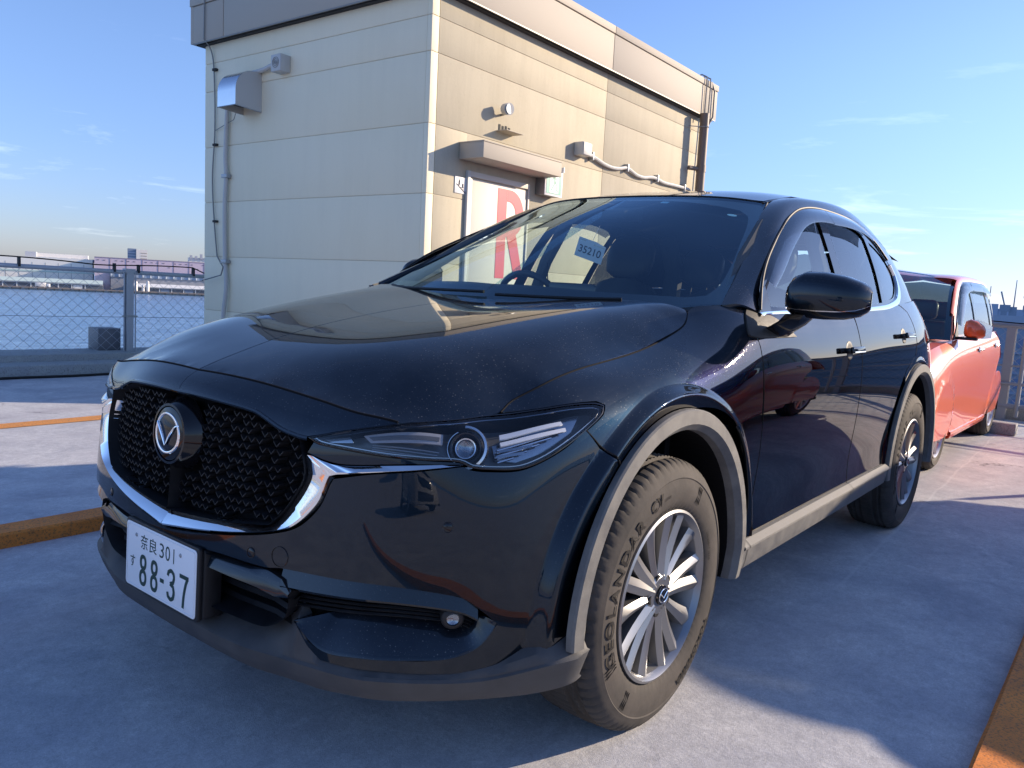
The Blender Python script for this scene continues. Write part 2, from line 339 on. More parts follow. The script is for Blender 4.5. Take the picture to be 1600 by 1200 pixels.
def flare(p):
    """the wheel arches swell outwards: a hard edged band of body colour round each arch"""
    p = p.copy()
    for cx, rx, rz in ((-.040, .555, .550), (-2.70, .548, .555)):
        e = np.hypot((p[:, 0]-cx)/rx, np.where(p[:, 2] > .36, (p[:, 2]-.36)/rz, 0))
        t = np.clip((1.0-e)/.055, 0, 1); t = t*t*(3-2*t)
        t = t*np.where(p[:, 2] < .355, np.clip((p[:, 2]-.20)/.1, 0, 1), 1)
        t = t*np.clip((p[:, 1]-.6)/.15, 0, 1)
        p[:, 1] = p[:, 1]+np.clip(.908-p[:, 1], 0, .036)*t-.013*t*np.clip((.965-e)/.11, 0, 1)*np.clip((p[:, 2]-.30)/.15, 0, 1)
    return p
SIDE = Surf(NB, flare, mirror=True)
# hood: height over (x, y)
_hx = [.95,.80,.65,.45,.20,-.05,-.30,-.45]
_hy = [0,.20,.36,.48,.60,.70,.80]
_hz = [[.80,.80,.79,.78,.76,.74,.72],
       [.883,.882,.876,.866,.848,.82,.79],
       [.938,.938,.934,.918,.885,.838,.795],
       [.990,.991,.990,.976,.944,.889,.848],
       [1.036,1.038,1.040,1.032,1.006,.960,.925],
       [1.070,1.073,1.078,1.076,1.054,1.003,.963],
       [1.096,1.100,1.108,1.110,1.099,1.062,1.010],
       [1.108,1.112,1.120,1.124,1.120,1.100,1.05]]
_hb = np.array([(.800,0,.883),(.786,.221,.881),(.757,.418,.861),(.740,.525,.847),(.700,.616,.835),(.610,.663,.840),(.505,.700,.848),(.433,.697,.876),(.350,.722,.913),(.186,.736,.951),(-.041,.748,.986),(-.235,.750,1.036),(-.300,.744,1.058),(-.348,.726,1.088)])
_hbd = np.stack([np.interp(np.linspace(0, 13, 100), np.arange(14), _hb[:, i]) for i in range(3)], 1); _hbe = None
def hood_fit(p):
    """bring the bonnet's rim to the height of the panels it meets, fading inwards"""
    if _hbe is None: return p
    p = p.copy(); ay = np.abs(p[:, 1]); d2 = (p[:, 0][:, None]-_hbd[:, 0])**2+(ay[:, None]-_hbd[:, 1])**2
    w = 1/(d2+4e-5)**1.5; c = (w*_hbe).sum(1)/w.sum(1); d = np.sqrt(d2.min(1)); p[:, 2] += c*np.exp(-(d/.13)**2); return p
HOOD = Surf([[(x, y, _hz[i][j]) for j, y in enumerate(_hy)] for i, x in enumerate(_hx)], hood_fit, mirror=True)
_u, _v = HOOD.inv(_hbd, (0, 1)); _hbe = _hbd[:, 2]-HOOD.raw(_u, _v)[:, 2]
# windscreen (bottom row first), roof rail + front pillar, roof, side glass
WS = Surf([[(-.20,0,1.075),(-.23,.30,1.075),(-.32,.55,1.085),(-.50,.765,1.118)],
           [(-.53,0,1.272),(-.56,.29,1.268),(-.65,.52,1.258),(-.77,.70,1.255)],
           [(-.88,0,1.435),(-.91,.27,1.430),(-.98,.48,1.412),(-1.04,.628,1.398)],
           [(-1.20,0,1.553),(-1.215,.25,1.551),(-1.25,.43,1.543),(-1.30,.558,1.528)]], mirror=True)
_rail = [[(-.47,.775,1.118),(-.52,.815,1.124),(-.60,.845,1.103)],
         [(-.74,.712,1.247),(-.77,.765,1.247),(-.80,.797,1.225)],
         [(-1.01,.636,1.388),(-1.04,.695,1.397),(-1.09,.722,1.378)],
         [(-1.30,.565,1.527),(-1.33,.625,1.530),(-1.38,.665,1.500)],
         [(-1.60,.545,1.585),(-1.61,.61,1.580),(-1.64,.650,1.545)],
         [(-2.10,.535,1.618),(-2.10,.60,1.606),(-2.10,.655,1.553)],
         [(-2.50,.528,1.598),(-2.50,.590,1.580),(-2.50,.655,1.510)],
         [(-2.90,.512,1.535),(-2.90,.575,1.512),(-2.90,.645,1.435)],
         [(-3.22,.48,1.45),(-3.22,.54,1.420),(-3.22,.615,1.330)],
         [(-3.42,.44,1.37),(-3.42,.50,1.335),(-3.42,.560,1.25)]]
RAIL = Surf(_rail)
_roof = [(-1.215,[1.556,1.555,1.548,1.537]),(-1.60,[1.628,1.626,1.612,1.588]),(-2.10,[1.664,1.661,1.645,1.618]),(-2.60,[1.650,1.646,1.626,1.588]),(-3.05,[1.590,1.585,1.563,1.502]),(-3.42,[1.49,1.484,1.455,1.372])]
ROOF = Surf([[(x-(0,.01,.04,.085)[j]*(1 if i == 0 else 0), (0,.2,.4,.545)[j]*(1-.03*max(0, i-2)), z[j]) for j in range(4)] for i, (x, z) in enumerate(_roof)], mirror=True)
# greenhouse side: from the belt (bottom row) to the rail (top row)
_gx = [(-.60,.845,1.10),(-.80,.842,1.108),(-1.09,.845,1.116),(-1.38,.848,1.124),(-1.64,.85,1.132),(-2.10,.842,1.152),(-2.50,.82,1.172),(-2.90,.782,1.195),(-3.25,.70,1.195),(-3.43,.60,1.17)]
_top = [r[2] for r in _rail]
def _gm(t, bulge):
    out = []
    for a, b in zip(_gx, _top):
        q = np.array(a)*(1-t)+np.array(b)*t; h = b[2]-a[2]; q[1] += bulge*max(h, 0)/.4; out.append(q)
    return out
GLS = Surf([_gm(0, 0), _gm(.35, .013), _gm(.7, .012), _gm(1, 0)])
# ---------------------------------------------------------------- panels cut out of a surface
CEN = np.array([-1.3, 0, .75])
def onto(S, pts, step=.018, closed=True, corner=38, ax=None, half=False):
    """loop of points near the surface -> dense (u, v) loop on it; half: pin the first and last point to the middle"""
    q = smooth_loop(pts, step, closed, corner); u, v = S.inv(q, ax)
    uv = np.stack([u, v], 1)
    if half: uv[np.abs(q[:, 1]) < .0305, 0] = S.u0
    return uv
def inset(uv, d):
    """shrink a closed loop in the (u,v) plane by d"""
    n = len(uv); a = np.roll(uv, 1, 0); b = np.roll(uv, -1, 0); t = b-a; t /= np.linalg.norm(t, axis=1)[:, None]+1e-12
    ar = (uv[:, 0]*b[:, 1]-b[:, 0]*uv[:, 1]).sum(); nn = np.stack([-t[:, 1], t[:, 0]], 1)*(1 if ar > 0 else -1); return uv+nn*d
def orient(S, u, v):
    n = S.norm(u, v); p = S.ev(u, v); s_ = np.sign(((p-CEN)*n).sum(1).mean()); return p, n*s_
def panel(name, S, loop, m, parent, off=0., rim=.012, grid=.03, holes=(), side='L', label=None, half=False, rim_mat=None, shrink=0., gap=0., extra=None):
    """name: part; loop: (u,v) boundary; off: outward offset; rim: depth of the turned-in edge; side L, R or B (both halves as one mesh)"""
    loop = np.asarray(loop); holes = [np.asarray(h) for h in holes]
    if gap: loop = inset(loop, gap)
    allb = [loop]+holes; lo = loop.min(0); hi = loop.max(0)
    pu = S.raw(np.array([lo[0], hi[0]]), np.array([(lo[1]+hi[1])/2]*2)); 
    us = np.linspace(lo[0], hi[0], 9); vm = np.full(9, (lo[1]+hi[1])/2); Lu = np.linalg.norm(np.diff(S.raw(us, vm), axis=0), axis=1).sum()
    vs = np.linspace(lo[1], hi[1], 9); um = np.full(9, (lo[0]+hi[0])/2); Lv = np.linalg.norm(np.diff(S.raw(um, vs), axis=0), axis=1).sum()
    nu = max(3, int(Lu/grid)); nv = max(3, int(Lv/grid)); su = (hi[0]-lo[0])/nu; sv = (hi[1]-lo[1])/nv
    gu, gv = np.meshgrid(lo[0]+su*(np.arange(nu)+.5), lo[1]+sv*(np.arange(nv)+.5)); gp = np.stack([gu.ravel(), gv.ravel()], 1)
    keep = inpoly(gp, loop)
    for h in holes: keep &= ~inpoly(gp, h)
    ball = np.concatenate(allb); gp = gp[keep]
    if len(gp):
        dd = np.array([np.min(((ball-q)/(su, sv))**2 @ np.ones(2)) for q in gp]); gp = gp[dd > .16]
    if extra is not None:
        ke = inpoly(extra, inset(loop, .004))
        for h in holes: ke &= ~inpoly(extra, h)
        ex_ = extra[ke]
        if len(ex_):
            if len(gp): dd = np.array([np.min(((ex_-q)/(su, sv))**2 @ np.ones(2)) for q in gp]); gp = gp[dd > .10]
            gp = np.concatenate([gp, ex_])
    P2 = np.concatenate([ball, gp]); E = []; k = 0
    for b in allb: E += [(k+i, k+(i+1) % len(b)) for i in range(len(b))]; k += len(b)
    sc = 1/np.array([su, sv])
    vo, eo, fo, ov, oe, of = delaunay_2d_cdt([Vector(q*sc) for q in P2], E, [], 0, 1e-6)
    Q = np.array([(q.x, q.y) for q in vo])/sc; T = np.array([f for f in fo]); cen = Q[T].mean(1)
    ok = inpoly(cen, loop)
    for h in holes: ok &= ~inpoly(cen, h)
    T = T[ok]
    p, n = orient(S, Q[:, 0], Q[:, 1]); p = p+n*off
    e1 = p[T[:, 1]]-p[T[:, 0]]; e2 = p[T[:, 2]]-p[T[:, 0]]; fl = (np.cross(e1, e2)*n[T[:, 0]]).sum(1) < 0; T[fl] = T[fl][:, ::-1]
    V = [p]; N = [n]; F = [tuple(t) for t in T]; base = len(p); mi = [0]*len(F)
    if rim:
        for b in allb:
            pb, nb = orient(S, b[:, 0], b[:, 1]); pb = pb+nb*off; kk = len(b)
            if half: # no rim along the middle line
                mid = np.abs(b[:, 0]-S.u0) < 1e-6
            else: mid = np.zeros(kk, bool)
            tn = np.roll(pb, -1, 0)-np.roll(pb, 1, 0); side_n = np.cross(tn, nb); side_n /= np.linalg.norm(side_n, axis=1)[:, None]+1e-12
            c = pb.mean(0); sg = np.sign(((pb-c)*side_n).sum()) or 1; side_n *= sg*(1 if b is loop else -1)
            pin = pb-nb*rim
            r0 = .3; nr = nb*(1-r0)+side_n*r0*1.5; nr /= np.linalg.norm(nr, axis=1)[:, None]
            V += [pb, pin]; N += [side_n*.85+nb*.5, side_n]
            for i in range(kk):
                j = (i+1) % kk
                if mid[i] and mid[j]: continue
                q = (base+i, base+kk+i, base+kk+j, base+j); a_ = np.cross(pin[i]-pb[i], pb[j]-pb[i])@side_n[i]
                F.append(q if a_ > 0 else q[::-1])
            base += 2*kk
    V = np.concatenate(V); N = np.concatenate(N); N /= np.linalg.norm(N, axis=1)[:, None]+1e-12
    def emit(V, N, F, nm): return mesh(nm, V, F, m, parent, normals=N, label=label)
    R = lambda A: A*np.array([1, -1, 1])
    if side == 'L': return emit(V, N, F, name)
    if side == 'R': return emit(R(V), R(N), [f[::-1] for f in F], name)
    zz = np.abs(V[:, 1]) < 2e-3; N[zz, 1] = 0; N /= np.linalg.norm(N, axis=1)[:, None]+1e-12
    k = len(V); return emit(np.concatenate([V, R(V)]), np.concatenate([N, R(N)]), F+[tuple(i+k for i in f[::-1]) for f in F], name)
def both(fn):
    for s in ('L', 'R'): fn(s)
def strip(name, rows, m, parent, smooth=True, side='L', auto=.6, label=None, closed=False, solid=0):
    """loft through rows of points (all rows equally long)"""
    b = MB(); b.grid([list(map(tuple, r))+([tuple(r[0])] if closed else []) for r in rows])
    return b.obj(name, m, parent, smooth=smooth, auto=auto, mirror=(side == 'R'), label=label, solid=solid)
def resample(p, n):
    p = np.asarray(p, float); d = np.concatenate([[0], np.cumsum(np.linalg.norm(np.diff(p, axis=0), axis=1))]); t = np.linspace(0, d[-1], n)
    return np.stack([np.interp(t, d, p[:, k]) for k in range(3)], 1)

# rows of extra vertices along the hard edge of the wheel arch swellings
_ex = []
for cx, rx, rz in ((-.040, .555, .550), (-2.70, .548, .555)):
    for e_ in (1.012, 1.0, .994, .986, .978, .970, .962, .945):
        for a in np.linspace(radians(2), radians(178), 110): _ex.append((cx+rx*e_*cos(a), .89, .36+rz*e_*sin(a)))
        for z_ in np.linspace(.24, .35, 6):
            for sg_ in (1, -1): _ex.append((cx+rx*e_*sg_, .89, z_))
_eu, _ev = SIDE.inv(np.array(_ex), (0, 2)); _q = SIDE.raw(_eu, _ev); _ok = (np.abs(_q[:, 0]-np.array(_ex)[:, 0]) < .004) & (np.abs(_q[:, 2]-np.array(_ex)[:, 2]) < .004) & (_q[:, 1] > .5)
ARCH_PTS = np.stack([_eu, _ev], 1)[_ok]
# outlines of panels and openings, traced on the surfaces above (metres; x ahead of the front axle, y to the left, z up)
OL = {
 'front_panel': [(0.799,-0.013,0.883),(0.786,0.221,0.881),(0.757,0.418,0.861),(0.740,0.525,0.847),(0.720,0.584,0.840),(0.700,0.616,0.835),(0.725,0.590,0.828),(0.766,0.521,0.812),(0.800,0.438,0.789),(0.806,0.415,0.789),(0.816,0.366,0.798),(0.822,0.315,0.816),(0.825,0.283,0.826),(0.841,0.181,0.835),(0.849,0.058,0.838),(0.851,0.011,0.837)],
 'grille': [(0.852,0.013,0.834),(0.850,0.060,0.835),(0.843,0.183,0.832),(0.826,0.284,0.823),(0.823,0.316,0.813),(0.817,0.367,0.795),(0.807,0.414,0.786),(0.810,0.429,0.751),(0.812,0.442,0.710),(0.816,0.438,0.688),(0.830,0.409,0.633),(0.838,0.383,0.603),(0.844,0.362,0.584),(0.861,0.274,0.571),(0.872,0.175,0.561),(0.878,0.029,0.548),(0.878,-0.003,0.544)],
 'chrome_in': [(0.878,-0.003,0.544),(0.872,0.175,0.561),(0.861,0.274,0.571),(0.844,0.362,0.584),(0.830,0.409,0.633),(0.816,0.438,0.688),(0.811,0.441,0.716),(0.810,0.429,0.751),(0.804,0.450,0.752),(0.795,0.484,0.743),(0.781,0.529,0.740),(0.711,0.649,0.753),(0.628,0.726,0.758)],
 'chrome_out': [(0.883,0.002,0.506),(0.876,0.169,0.531),(0.858,0.300,0.555),(0.835,0.403,0.581),(0.822,0.450,0.605),(0.805,0.491,0.652),(0.795,0.505,0.696),(0.791,0.510,0.712),(0.785,0.525,0.718),(0.774,0.552,0.724),(0.755,0.590,0.732),(0.699,0.664,0.743),(0.628,0.727,0.755)],
 'bumper': [(0.884,0.003,0.500),(0.877,0.170,0.525),(0.859,0.301,0.549),(0.836,0.403,0.576),(0.822,0.451,0.600),(0.806,0.492,0.647),(0.794,0.508,0.696),(0.790,0.513,0.709),(0.755,0.590,0.728),(0.699,0.664,0.740),(0.626,0.729,0.753),(0.614,0.740,0.746),(0.588,0.762,0.743),(0.528,0.800,0.744),(0.474,0.823,0.761),(0.411,0.840,0.789),(0.352,0.847,0.823),(0.291,0.908,0.741),(0.335,0.908,0.685),(0.370,0.908,0.650),(0.411,0.908,0.572),(0.429,0.908,0.474),(0.431,0.907,0.372),(0.431,0.904,0.343),(0.472,0.893,0.349),(0.499,0.879,0.344),(0.551,0.799,0.309),(0.639,0.730,0.303),(0.735,0.634,0.307),(0.777,0.561,0.307),(0.799,0.503,0.309),(0.810,0.476,0.331),(0.818,0.459,0.357),(0.826,0.443,0.388),(0.816,0.465,0.349),(0.802,0.505,0.334),(0.741,0.631,0.335),(0.654,0.723,0.337),(0.600,0.775,0.365),(0.572,0.802,0.418),(0.598,0.783,0.445),(0.628,0.757,0.474),(0.665,0.723,0.486),(0.735,0.652,0.499),(0.786,0.573,0.502),(0.839,0.412,0.499),(0.850,0.369,0.492),(0.875,0.215,0.492),(0.885,0.021,0.476)],
 'slot': [(0.839,0.412,0.499),(0.786,0.573,0.502),(0.735,0.652,0.499),(0.665,0.723,0.486),(0.628,0.757,0.474),(0.598,0.783,0.445),(0.587,0.791,0.429),(0.607,0.776,0.433),(0.621,0.763,0.407),(0.639,0.745,0.400),(0.720,0.665,0.402),(0.790,0.558,0.401),(0.826,0.443,0.388),(0.837,0.417,0.439)],
 'blade_top': [(0.826,0.443,0.388),(0.790,0.558,0.401),(0.720,0.665,0.402),(0.639,0.745,0.400),(0.621,0.763,0.407),(0.607,0.776,0.433),(0.572,0.802,0.421)],
 'blade_bot': [(0.826,0.443,0.385),(0.802,0.505,0.334),(0.768,0.589,0.333),(0.702,0.676,0.336),(0.644,0.732,0.339),(0.600,0.775,0.365),(0.572,0.802,0.418)],
 'lip_line': [(0.431,0.904,0.342),(0.471,0.893,0.345),(0.498,0.879,0.341),(0.550,0.799,0.305),(0.638,0.730,0.300),(0.734,0.634,0.303),(0.777,0.561,0.303),(0.799,0.502,0.306),(0.818,0.458,0.354),(0.828,0.437,0.392)],
 'headlight': [(0.800,0.439,0.787),(0.766,0.522,0.811),(0.704,0.614,0.833),(0.613,0.664,0.840),(0.505,0.702,0.848),(0.408,0.777,0.867),(0.293,0.829,0.877),(0.274,0.841,0.872),(0.290,0.849,0.854),(0.349,0.848,0.823),(0.411,0.839,0.792),(0.473,0.823,0.764),(0.527,0.800,0.748),(0.587,0.761,0.748),(0.614,0.739,0.752),(0.632,0.721,0.763),(0.682,0.677,0.765),(0.735,0.615,0.768),(0.775,0.535,0.773),(0.796,0.466,0.777)],
 'fender': [(0.484,0.705,0.854),(0.406,0.775,0.869),(0.286,0.828,0.881),(0.268,0.842,0.873),(0.287,0.851,0.853),(0.348,0.849,0.821),(0.286,0.908,0.740),(0.207,0.908,0.780),(0.088,0.908,0.822),(-0.086,0.908,0.847),(-0.251,0.908,0.827),(-0.387,0.908,0.767),(-0.466,0.908,0.656),(-0.524,0.908,0.507),(-0.514,0.908,0.382),(-0.560,0.908,0.384),(-0.606,0.895,0.615),(-0.560,0.904,0.785),(-0.540,0.879,1.012),(-0.525,0.871,1.027),(-0.483,0.863,1.029),(-0.515,0.837,1.078),(-0.561,0.817,1.111),(-0.597,0.811,1.125),(-0.476,0.775,1.118),(-0.392,0.725,1.109),(-0.355,0.722,1.091),(-0.296,0.742,1.057),(-0.235,0.750,1.034),(-0.041,0.748,0.984),(0.186,0.736,0.950),(0.350,0.722,0.912),(0.433,0.695,0.876)],
 'rear_door_rear': [(-2.391,0.817,1.184),(-2.601,0.836,1.142),(-2.584,0.885,1.035),(-2.619,0.896,0.971)],
 'handle_f': [(-1.425,0.902,0.970)],
 'handle_r': [(-2.321,0.889,1.037)],
 'sens1': [(0.858,0.325,0.516)],
 'sens2': [(0.657,0.723,0.628)],
 'washer': [(0.840,0.405,0.523)],
 'fog': [(0.644,0.743,0.425)],
 'glass_f': [(-0.673,0.841,1.112),(-0.709,0.822,1.166),(-1.030,0.748,1.329),(-1.195,0.715,1.399),(-1.325,0.695,1.445),(-1.443,0.676,1.487),(-1.556,0.677,1.494),(-1.451,0.793,1.267),(-1.435,0.841,1.147)],
 'glass_r': [(-1.657,0.679,1.497),(-1.532,0.793,1.271),(-1.545,0.840,1.155),(-2.071,0.831,1.185),(-2.137,0.704,1.467),(-1.920,0.682,1.505)],
 'glass_q': [(-2.226,0.718,1.439),(-2.198,0.772,1.330),(-2.204,0.826,1.192),(-2.339,0.810,1.223),(-2.525,0.744,1.364),(-2.399,0.724,1.419)],
 'visor_f': [(-0.699,0.807,1.202),(-1.011,0.722,1.373),(-1.232,0.669,1.479),(-1.327,0.658,1.507),(-1.427,0.652,1.527),(-1.643,0.656,1.536),(-1.623,0.696,1.467),(-1.524,0.693,1.465),(-1.311,0.701,1.434),(-1.189,0.718,1.393),(-1.030,0.748,1.329),(-0.709,0.822,1.166)],
 'visor_r': [(-1.643,0.656,1.536),(-1.941,0.674,1.518),(-2.217,0.699,1.474),(-2.192,0.722,1.433),(-2.078,0.717,1.445),(-1.778,0.700,1.468),(-1.636,0.697,1.466)],
 'win_out': [(-0.585,0.845,1.099),(-0.690,0.808,1.202),(-1.016,0.720,1.378),(-1.239,0.666,1.485),(-1.334,0.654,1.513),(-1.435,0.648,1.533),(-1.652,0.652,1.542),(-1.951,0.670,1.525),(-2.230,0.695,1.481),(-2.524,0.721,1.412),(-2.551,0.757,1.334),(-2.431,0.802,1.235),(-2.173,0.832,1.176),(-1.667,0.845,1.148)],
 'ws_glass': [(-0.510,0.759,1.124),(-0.832,0.675,1.291),(-1.268,0.561,1.514)],
 'ws_inner': [(-0.526,0.698,1.147),(-0.605,0.705,1.181),(-0.723,0.681,1.240),(-0.887,0.637,1.327),(-1.173,0.553,1.476),(-1.181,0.509,1.492),(-1.062,0.150,1.500),(-1.094,-0.119,1.514)],
 'paper': [(-0.667,0.115,1.339),(-0.620,0.265,1.302),(-0.479,0.305,1.222),(-0.532,0.176,1.266)],
 'mark': [(-1.152,0.510,1.479)],
 'mark2': [(-1.029,0.190,1.486)],
 'cam': [(-0.908,0.023,1.446)],
 'drl': [(0.756,0.553,0.809),(0.630,0.676,0.823),(0.645,0.688,0.802),(0.753,0.574,0.794)],
 'drl_in': [(0.752,0.566,0.807),(0.641,0.676,0.817),(0.647,0.680,0.809),(0.749,0.577,0.800)],
 'bar1': [(0.528,0.742,0.822),(0.395,0.813,0.848),(0.394,0.820,0.841),(0.535,0.751,0.813)],
 'bar2': [(0.540,0.756,0.807),(0.392,0.826,0.834),(0.393,0.831,0.826),(0.543,0.763,0.799)],
 'bar3': [(0.549,0.765,0.792),(0.477,0.803,0.803),(0.482,0.804,0.797),(0.553,0.767,0.786)],
 'bar4': [(0.558,0.767,0.780),(0.498,0.800,0.788),(0.506,0.799,0.780),(0.563,0.767,0.773)],
 'proj': [(0.598,0.716,0.806)],
 'amber': [(0.796,0.453,0.787),(0.770,0.522,0.804),(0.771,0.535,0.790),(0.795,0.465,0.781)],
 'sail': [(-0.573,0.816,1.115),(-0.539,0.825,1.097),(-0.512,0.841,1.072),(-0.492,0.858,1.040),(-0.494,0.865,1.029),(-0.551,0.875,1.024),(-0.734,0.884,1.025),(-0.839,0.885,1.026),(-0.687,0.853,1.089),(-0.598,0.839,1.095)],
 'opening': [(0.877,0.199,0.480),(0.850,0.370,0.487),(0.840,0.414,0.475),(0.834,0.433,0.450),(0.833,0.428,0.412),(0.832,0.417,0.385),(0.835,0.390,0.365),(0.841,0.351,0.349),(0.857,0.243,0.352),(0.864,0.154,0.345)],
 'rear_arch': [(-2.246,0.908,0.408),(-2.243,0.908,0.518),(-2.283,0.908,0.638),(-2.468,0.908,0.783),(-2.705,0.908,0.871),(-3.128,0.863,0.859),(-3.039,0.908,0.753)],
}
# ---------------------------------------------------------------- wheels (local frame: hub at origin, +Y points out of the car)
def spoke(b, ang, r0, r1, w0, w1, y0, y1, depth=.03, crest=.006):
    rows = []; c, s_ = cos(ang), sin(ang)
    for k in range(7):
        t = k/6; r = r0+(r1-r0)*t; w = w0+(w1-w0)*t*t; y = y0+(y1-y0)*t-.005*sin(pi*t); yb = y-depth*(1-.35*t)
        prof = [(-w, yb), (-w*.9, y-.006), (-w*.35, y), (0, y+crest*(1-.3*t)), (w*.35, y), (w*.9, y-.006), (w, yb)]
        rows.append([(r*c-q*s_, yy, r*s_+q*c) for q, yy in prof])
    b.grid(rows)
_sw = [(.228, -.014), (.238, -.004), (.254, .002), (.281, .006), (.297, .004), (.312, .0025), (.315, .0045), (.326, 0), (.336, -.004)]
def side_y(r): return float(np.interp(r, [q[0] for q in _sw], [q[1] for q in _sw]))
def arc_text(txt, r, a_mid, size, y, b, bold=.002, sx=1., step=None):
    """raised lettering round the sidewall, clockwise as seen from outside (viewer's right is -x)"""
    V, F = text_mesh(txt, size, 0, bold, spacing=1.15, sx=sx)
    if not V: return
    xs = [v[0] for v in V]; mid = (min(xs)+max(xs))/2; k = len(b.V)
    for x, yy, z in V:
        a = a_mid-(x-mid)/(r+size*.35); R_ = r+yy; b.V.append((-R_*cos(a), side_y(R_)+(.0034 if size > .025 else .0014), R_*sin(a)))
    b.F += [tuple(i+k for i in f) for f in F]
def tyre_mesh(name, R=.362, rim=.226, wid=.225, segs=360, treaded=True):
    half = wid/2; prof = []
    side = [(rim+.002, -.014), (rim+.012, -.004), (rim+.028, .002), (rim+.055, .006), (R-.065, .004), (R-.050, .0025), (R-.047, .0045), (R-.036, 0), (R-.026, -.004), (R-.018, -.010), (R-.010, -.017)]
    tread = [(R-.0045, -.028), (R-.002, -.040), (R-.001, -.052), (R-.001, -.056), (R, -.060), (R, -.080), (R, -.084), (R+.001, -.088), (R+.001, -.110)]
    prof = side+tread; back = [(r, -wid+.0-h) for r, h in prof[:-1]][::-1]; prof = prof+back
    b = MB(); rows = []
    for i in range(segs):
        a = 2*pi*i/segs; row = []
        for j, (r, h) in enumerate(prof):
            rr_ = r
            if treaded:
                w_ = -h
                if any(abs(w_-q) < .0035 for q in (.0545, .082, wid-.0545, wid-.082)): rr_ -= .008
                elif .022 < w_ < .054 or wid-.054 < w_ < wid-.022:
                    if i % 5 == 0: rr_ -= .0055
                elif .058 < w_ < .08 or wid-.08 < w_ < wid-.058:
                    if (i+2) % 3 == 0: rr_ -= .003
                elif w_ >= .086 and w_ <= wid-.086:
                    if (i+1) % 4 == 0: rr_ -= .003
                elif .008 < w_ <= .022 and i % 5 == 0: rr_ -= .004
            row.append((rr_*cos(a), h, rr_*sin(a)))
        rows.append(row)
    rows.append(rows[0]); b.grid(rows)
    return b
def make_wheel(root, side, kind, face_y, hub, R=.362, rim=.226, wid=.225, rot=0., cache={}):
    """wheel part with tyre, rim, spokes and disc as its sub-parts"""
    key = (kind,)
    w = bpy.data.objects.new('wheel', None); COL.objects.link(w); w.parent = root
    w.location = (hub[0], face_y*side, hub[1]); w.rotation_euler = (0, 0, 0 if side > 0 else pi)
    if key in cache:
        for nm, me in cache[key]:
            o = bpy.data.objects.new(nm, me); link(o, w)
        return w
    parts = []
    o = tyre_mesh('tyre', R, rim, wid).obj('tyre', M['tyre'], w, auto=.5); parts.append(o)
    if kind == 'grey':
        for args in (('GEOLANDAR', .266, radians(163), .046, .0064, .0012, 1.25), ('CV', .268, radians(110), .042, .0064, .0012, 1.), ('G058', .270, radians(99), .013, .0062, 0, 1.), ('YOKOHAMA', .285, radians(-48), .032, .0062, .0018, 1.1), ('225/65R17 102H', .252, radians(20), .012, .0060, 0, 1.)):
            b = MB(); arc_text(args[0], args[1], args[2], args[3], args[4], b, args[5], args[6]); parts.append(b.obj('sidewall_lettering', M['tyre_mark'], w))
        for a in (62, 205, 232):
            A = radians(a); b = MB()
            for q in (0, .035, .07): b.box((-.0015, 0, 0), (.0015, .0012, .045), Matrix.Translation((-.262*cos(A-q), .0050, .262*sin(A-q))) @ Matrix.Rotation(A-pi/2, 4, 'Y'))
            parts.append(b.obj('sidewall_bars', M['tyre_mark'], w))
    body = M['alloy'] if kind == 'grey' else M['alloy_silver']
    b = MB(); b.lathe([(rim+.004, -.012), (rim+.003, -.002), (rim-.004, .001), (rim-.009, -.006), (rim-.014, -.016)], (0, 0, 0), n=96)
    parts.append(b.obj('rim_lip', body, w, smooth=True, auto=.8))
    b = MB(); b.lathe([(rim-.014, -.016), (rim-.022, -.05), (rim-.034, -.10), (rim-.03, -.18), (rim-.005, -.205)], (0, 0, 0), n=72)
    parts.append(b.obj('barrel', M['alloy_dirty'] if kind == 'grey' else body, w, smooth=True))
    b = MB(); b.lathe([(.0, -.012), (.05, -.013), (.058, -.018), (.062, -.05), (.0, -.055)], (0, 0, 0), n=40)
    parts.append(b.obj('hub', body, w, smooth=True, auto=.5))
    if kind == 'grey':
        for k in range(5):
            for d in (-9, 9):
                b = MB(); spoke(b, radians(180-(4+72*k+d))+rot, .040, rim-.008, .021, .0215, -.014, -.010, .045, .004); parts.append(b.obj('spoke', body, w, smooth=True, auto=.45))
            b = MB(); spoke(b, radians(180-(39+72*k))+rot, .050, rim-.008, .015, .030, -.018, -.012, .045, .003); parts.append(b.obj('spoke', body, w, smooth=True, auto=.45))
        for k in range(5):
            a = radians(180-(39+72*k)); b = MB(); b.lathe([(.0, -.010), (.0125, -.010), (.0135, -.0125), (.0135, -.03)], (.047*cos(a), -.0035, .047*sin(a)), n=16); parts.append(b.obj('nut_recess', M['rubber'], w, smooth=True, auto=.5))
    else:
        for k in range(9):
            b = MB(); spoke(b, 2*pi*k/9+rot+.2, .040, rim-.008, .019, .013, -.004, -.010, .03, .004); parts.append(b.obj('spoke', body, w, smooth=True, auto=.45))
    b = MB(); b.lathe([(.0, .0), (.022, .0), (.026, -.002), (.028, -.012)], (0, -.006, 0), n=32); parts.append(b.obj('centre_cap', M['gloss_black'] if kind == 'grey' else body, w, smooth=True, auto=.6))
    b = MB(); b.tube([(.0235*cos(a), .0003-.006+.0015, .0185*sin(a)) for a in np.linspace(0, 2*pi, 25)[:-1]], .0015, 6, closed=True)
    b.tube([(.019, -.0045, .008), (.010, -.0042, .003), (0, -.0040, -.006), (-.010, -.0042, .003), (-.019, -.0045, .008)], .0018, 6)
    parts.append(b.obj('cap_emblem', M['chrome'], w, smooth=True))
    b = MB(); b.lathe([(.03, -.075), (.148, -.075), (.15, -.078), (.15, -.098), (.03, -.1)], (0, 0, 0), n=64); parts.append(b.obj('brake_disc', M['rust'], w, auto=.5))
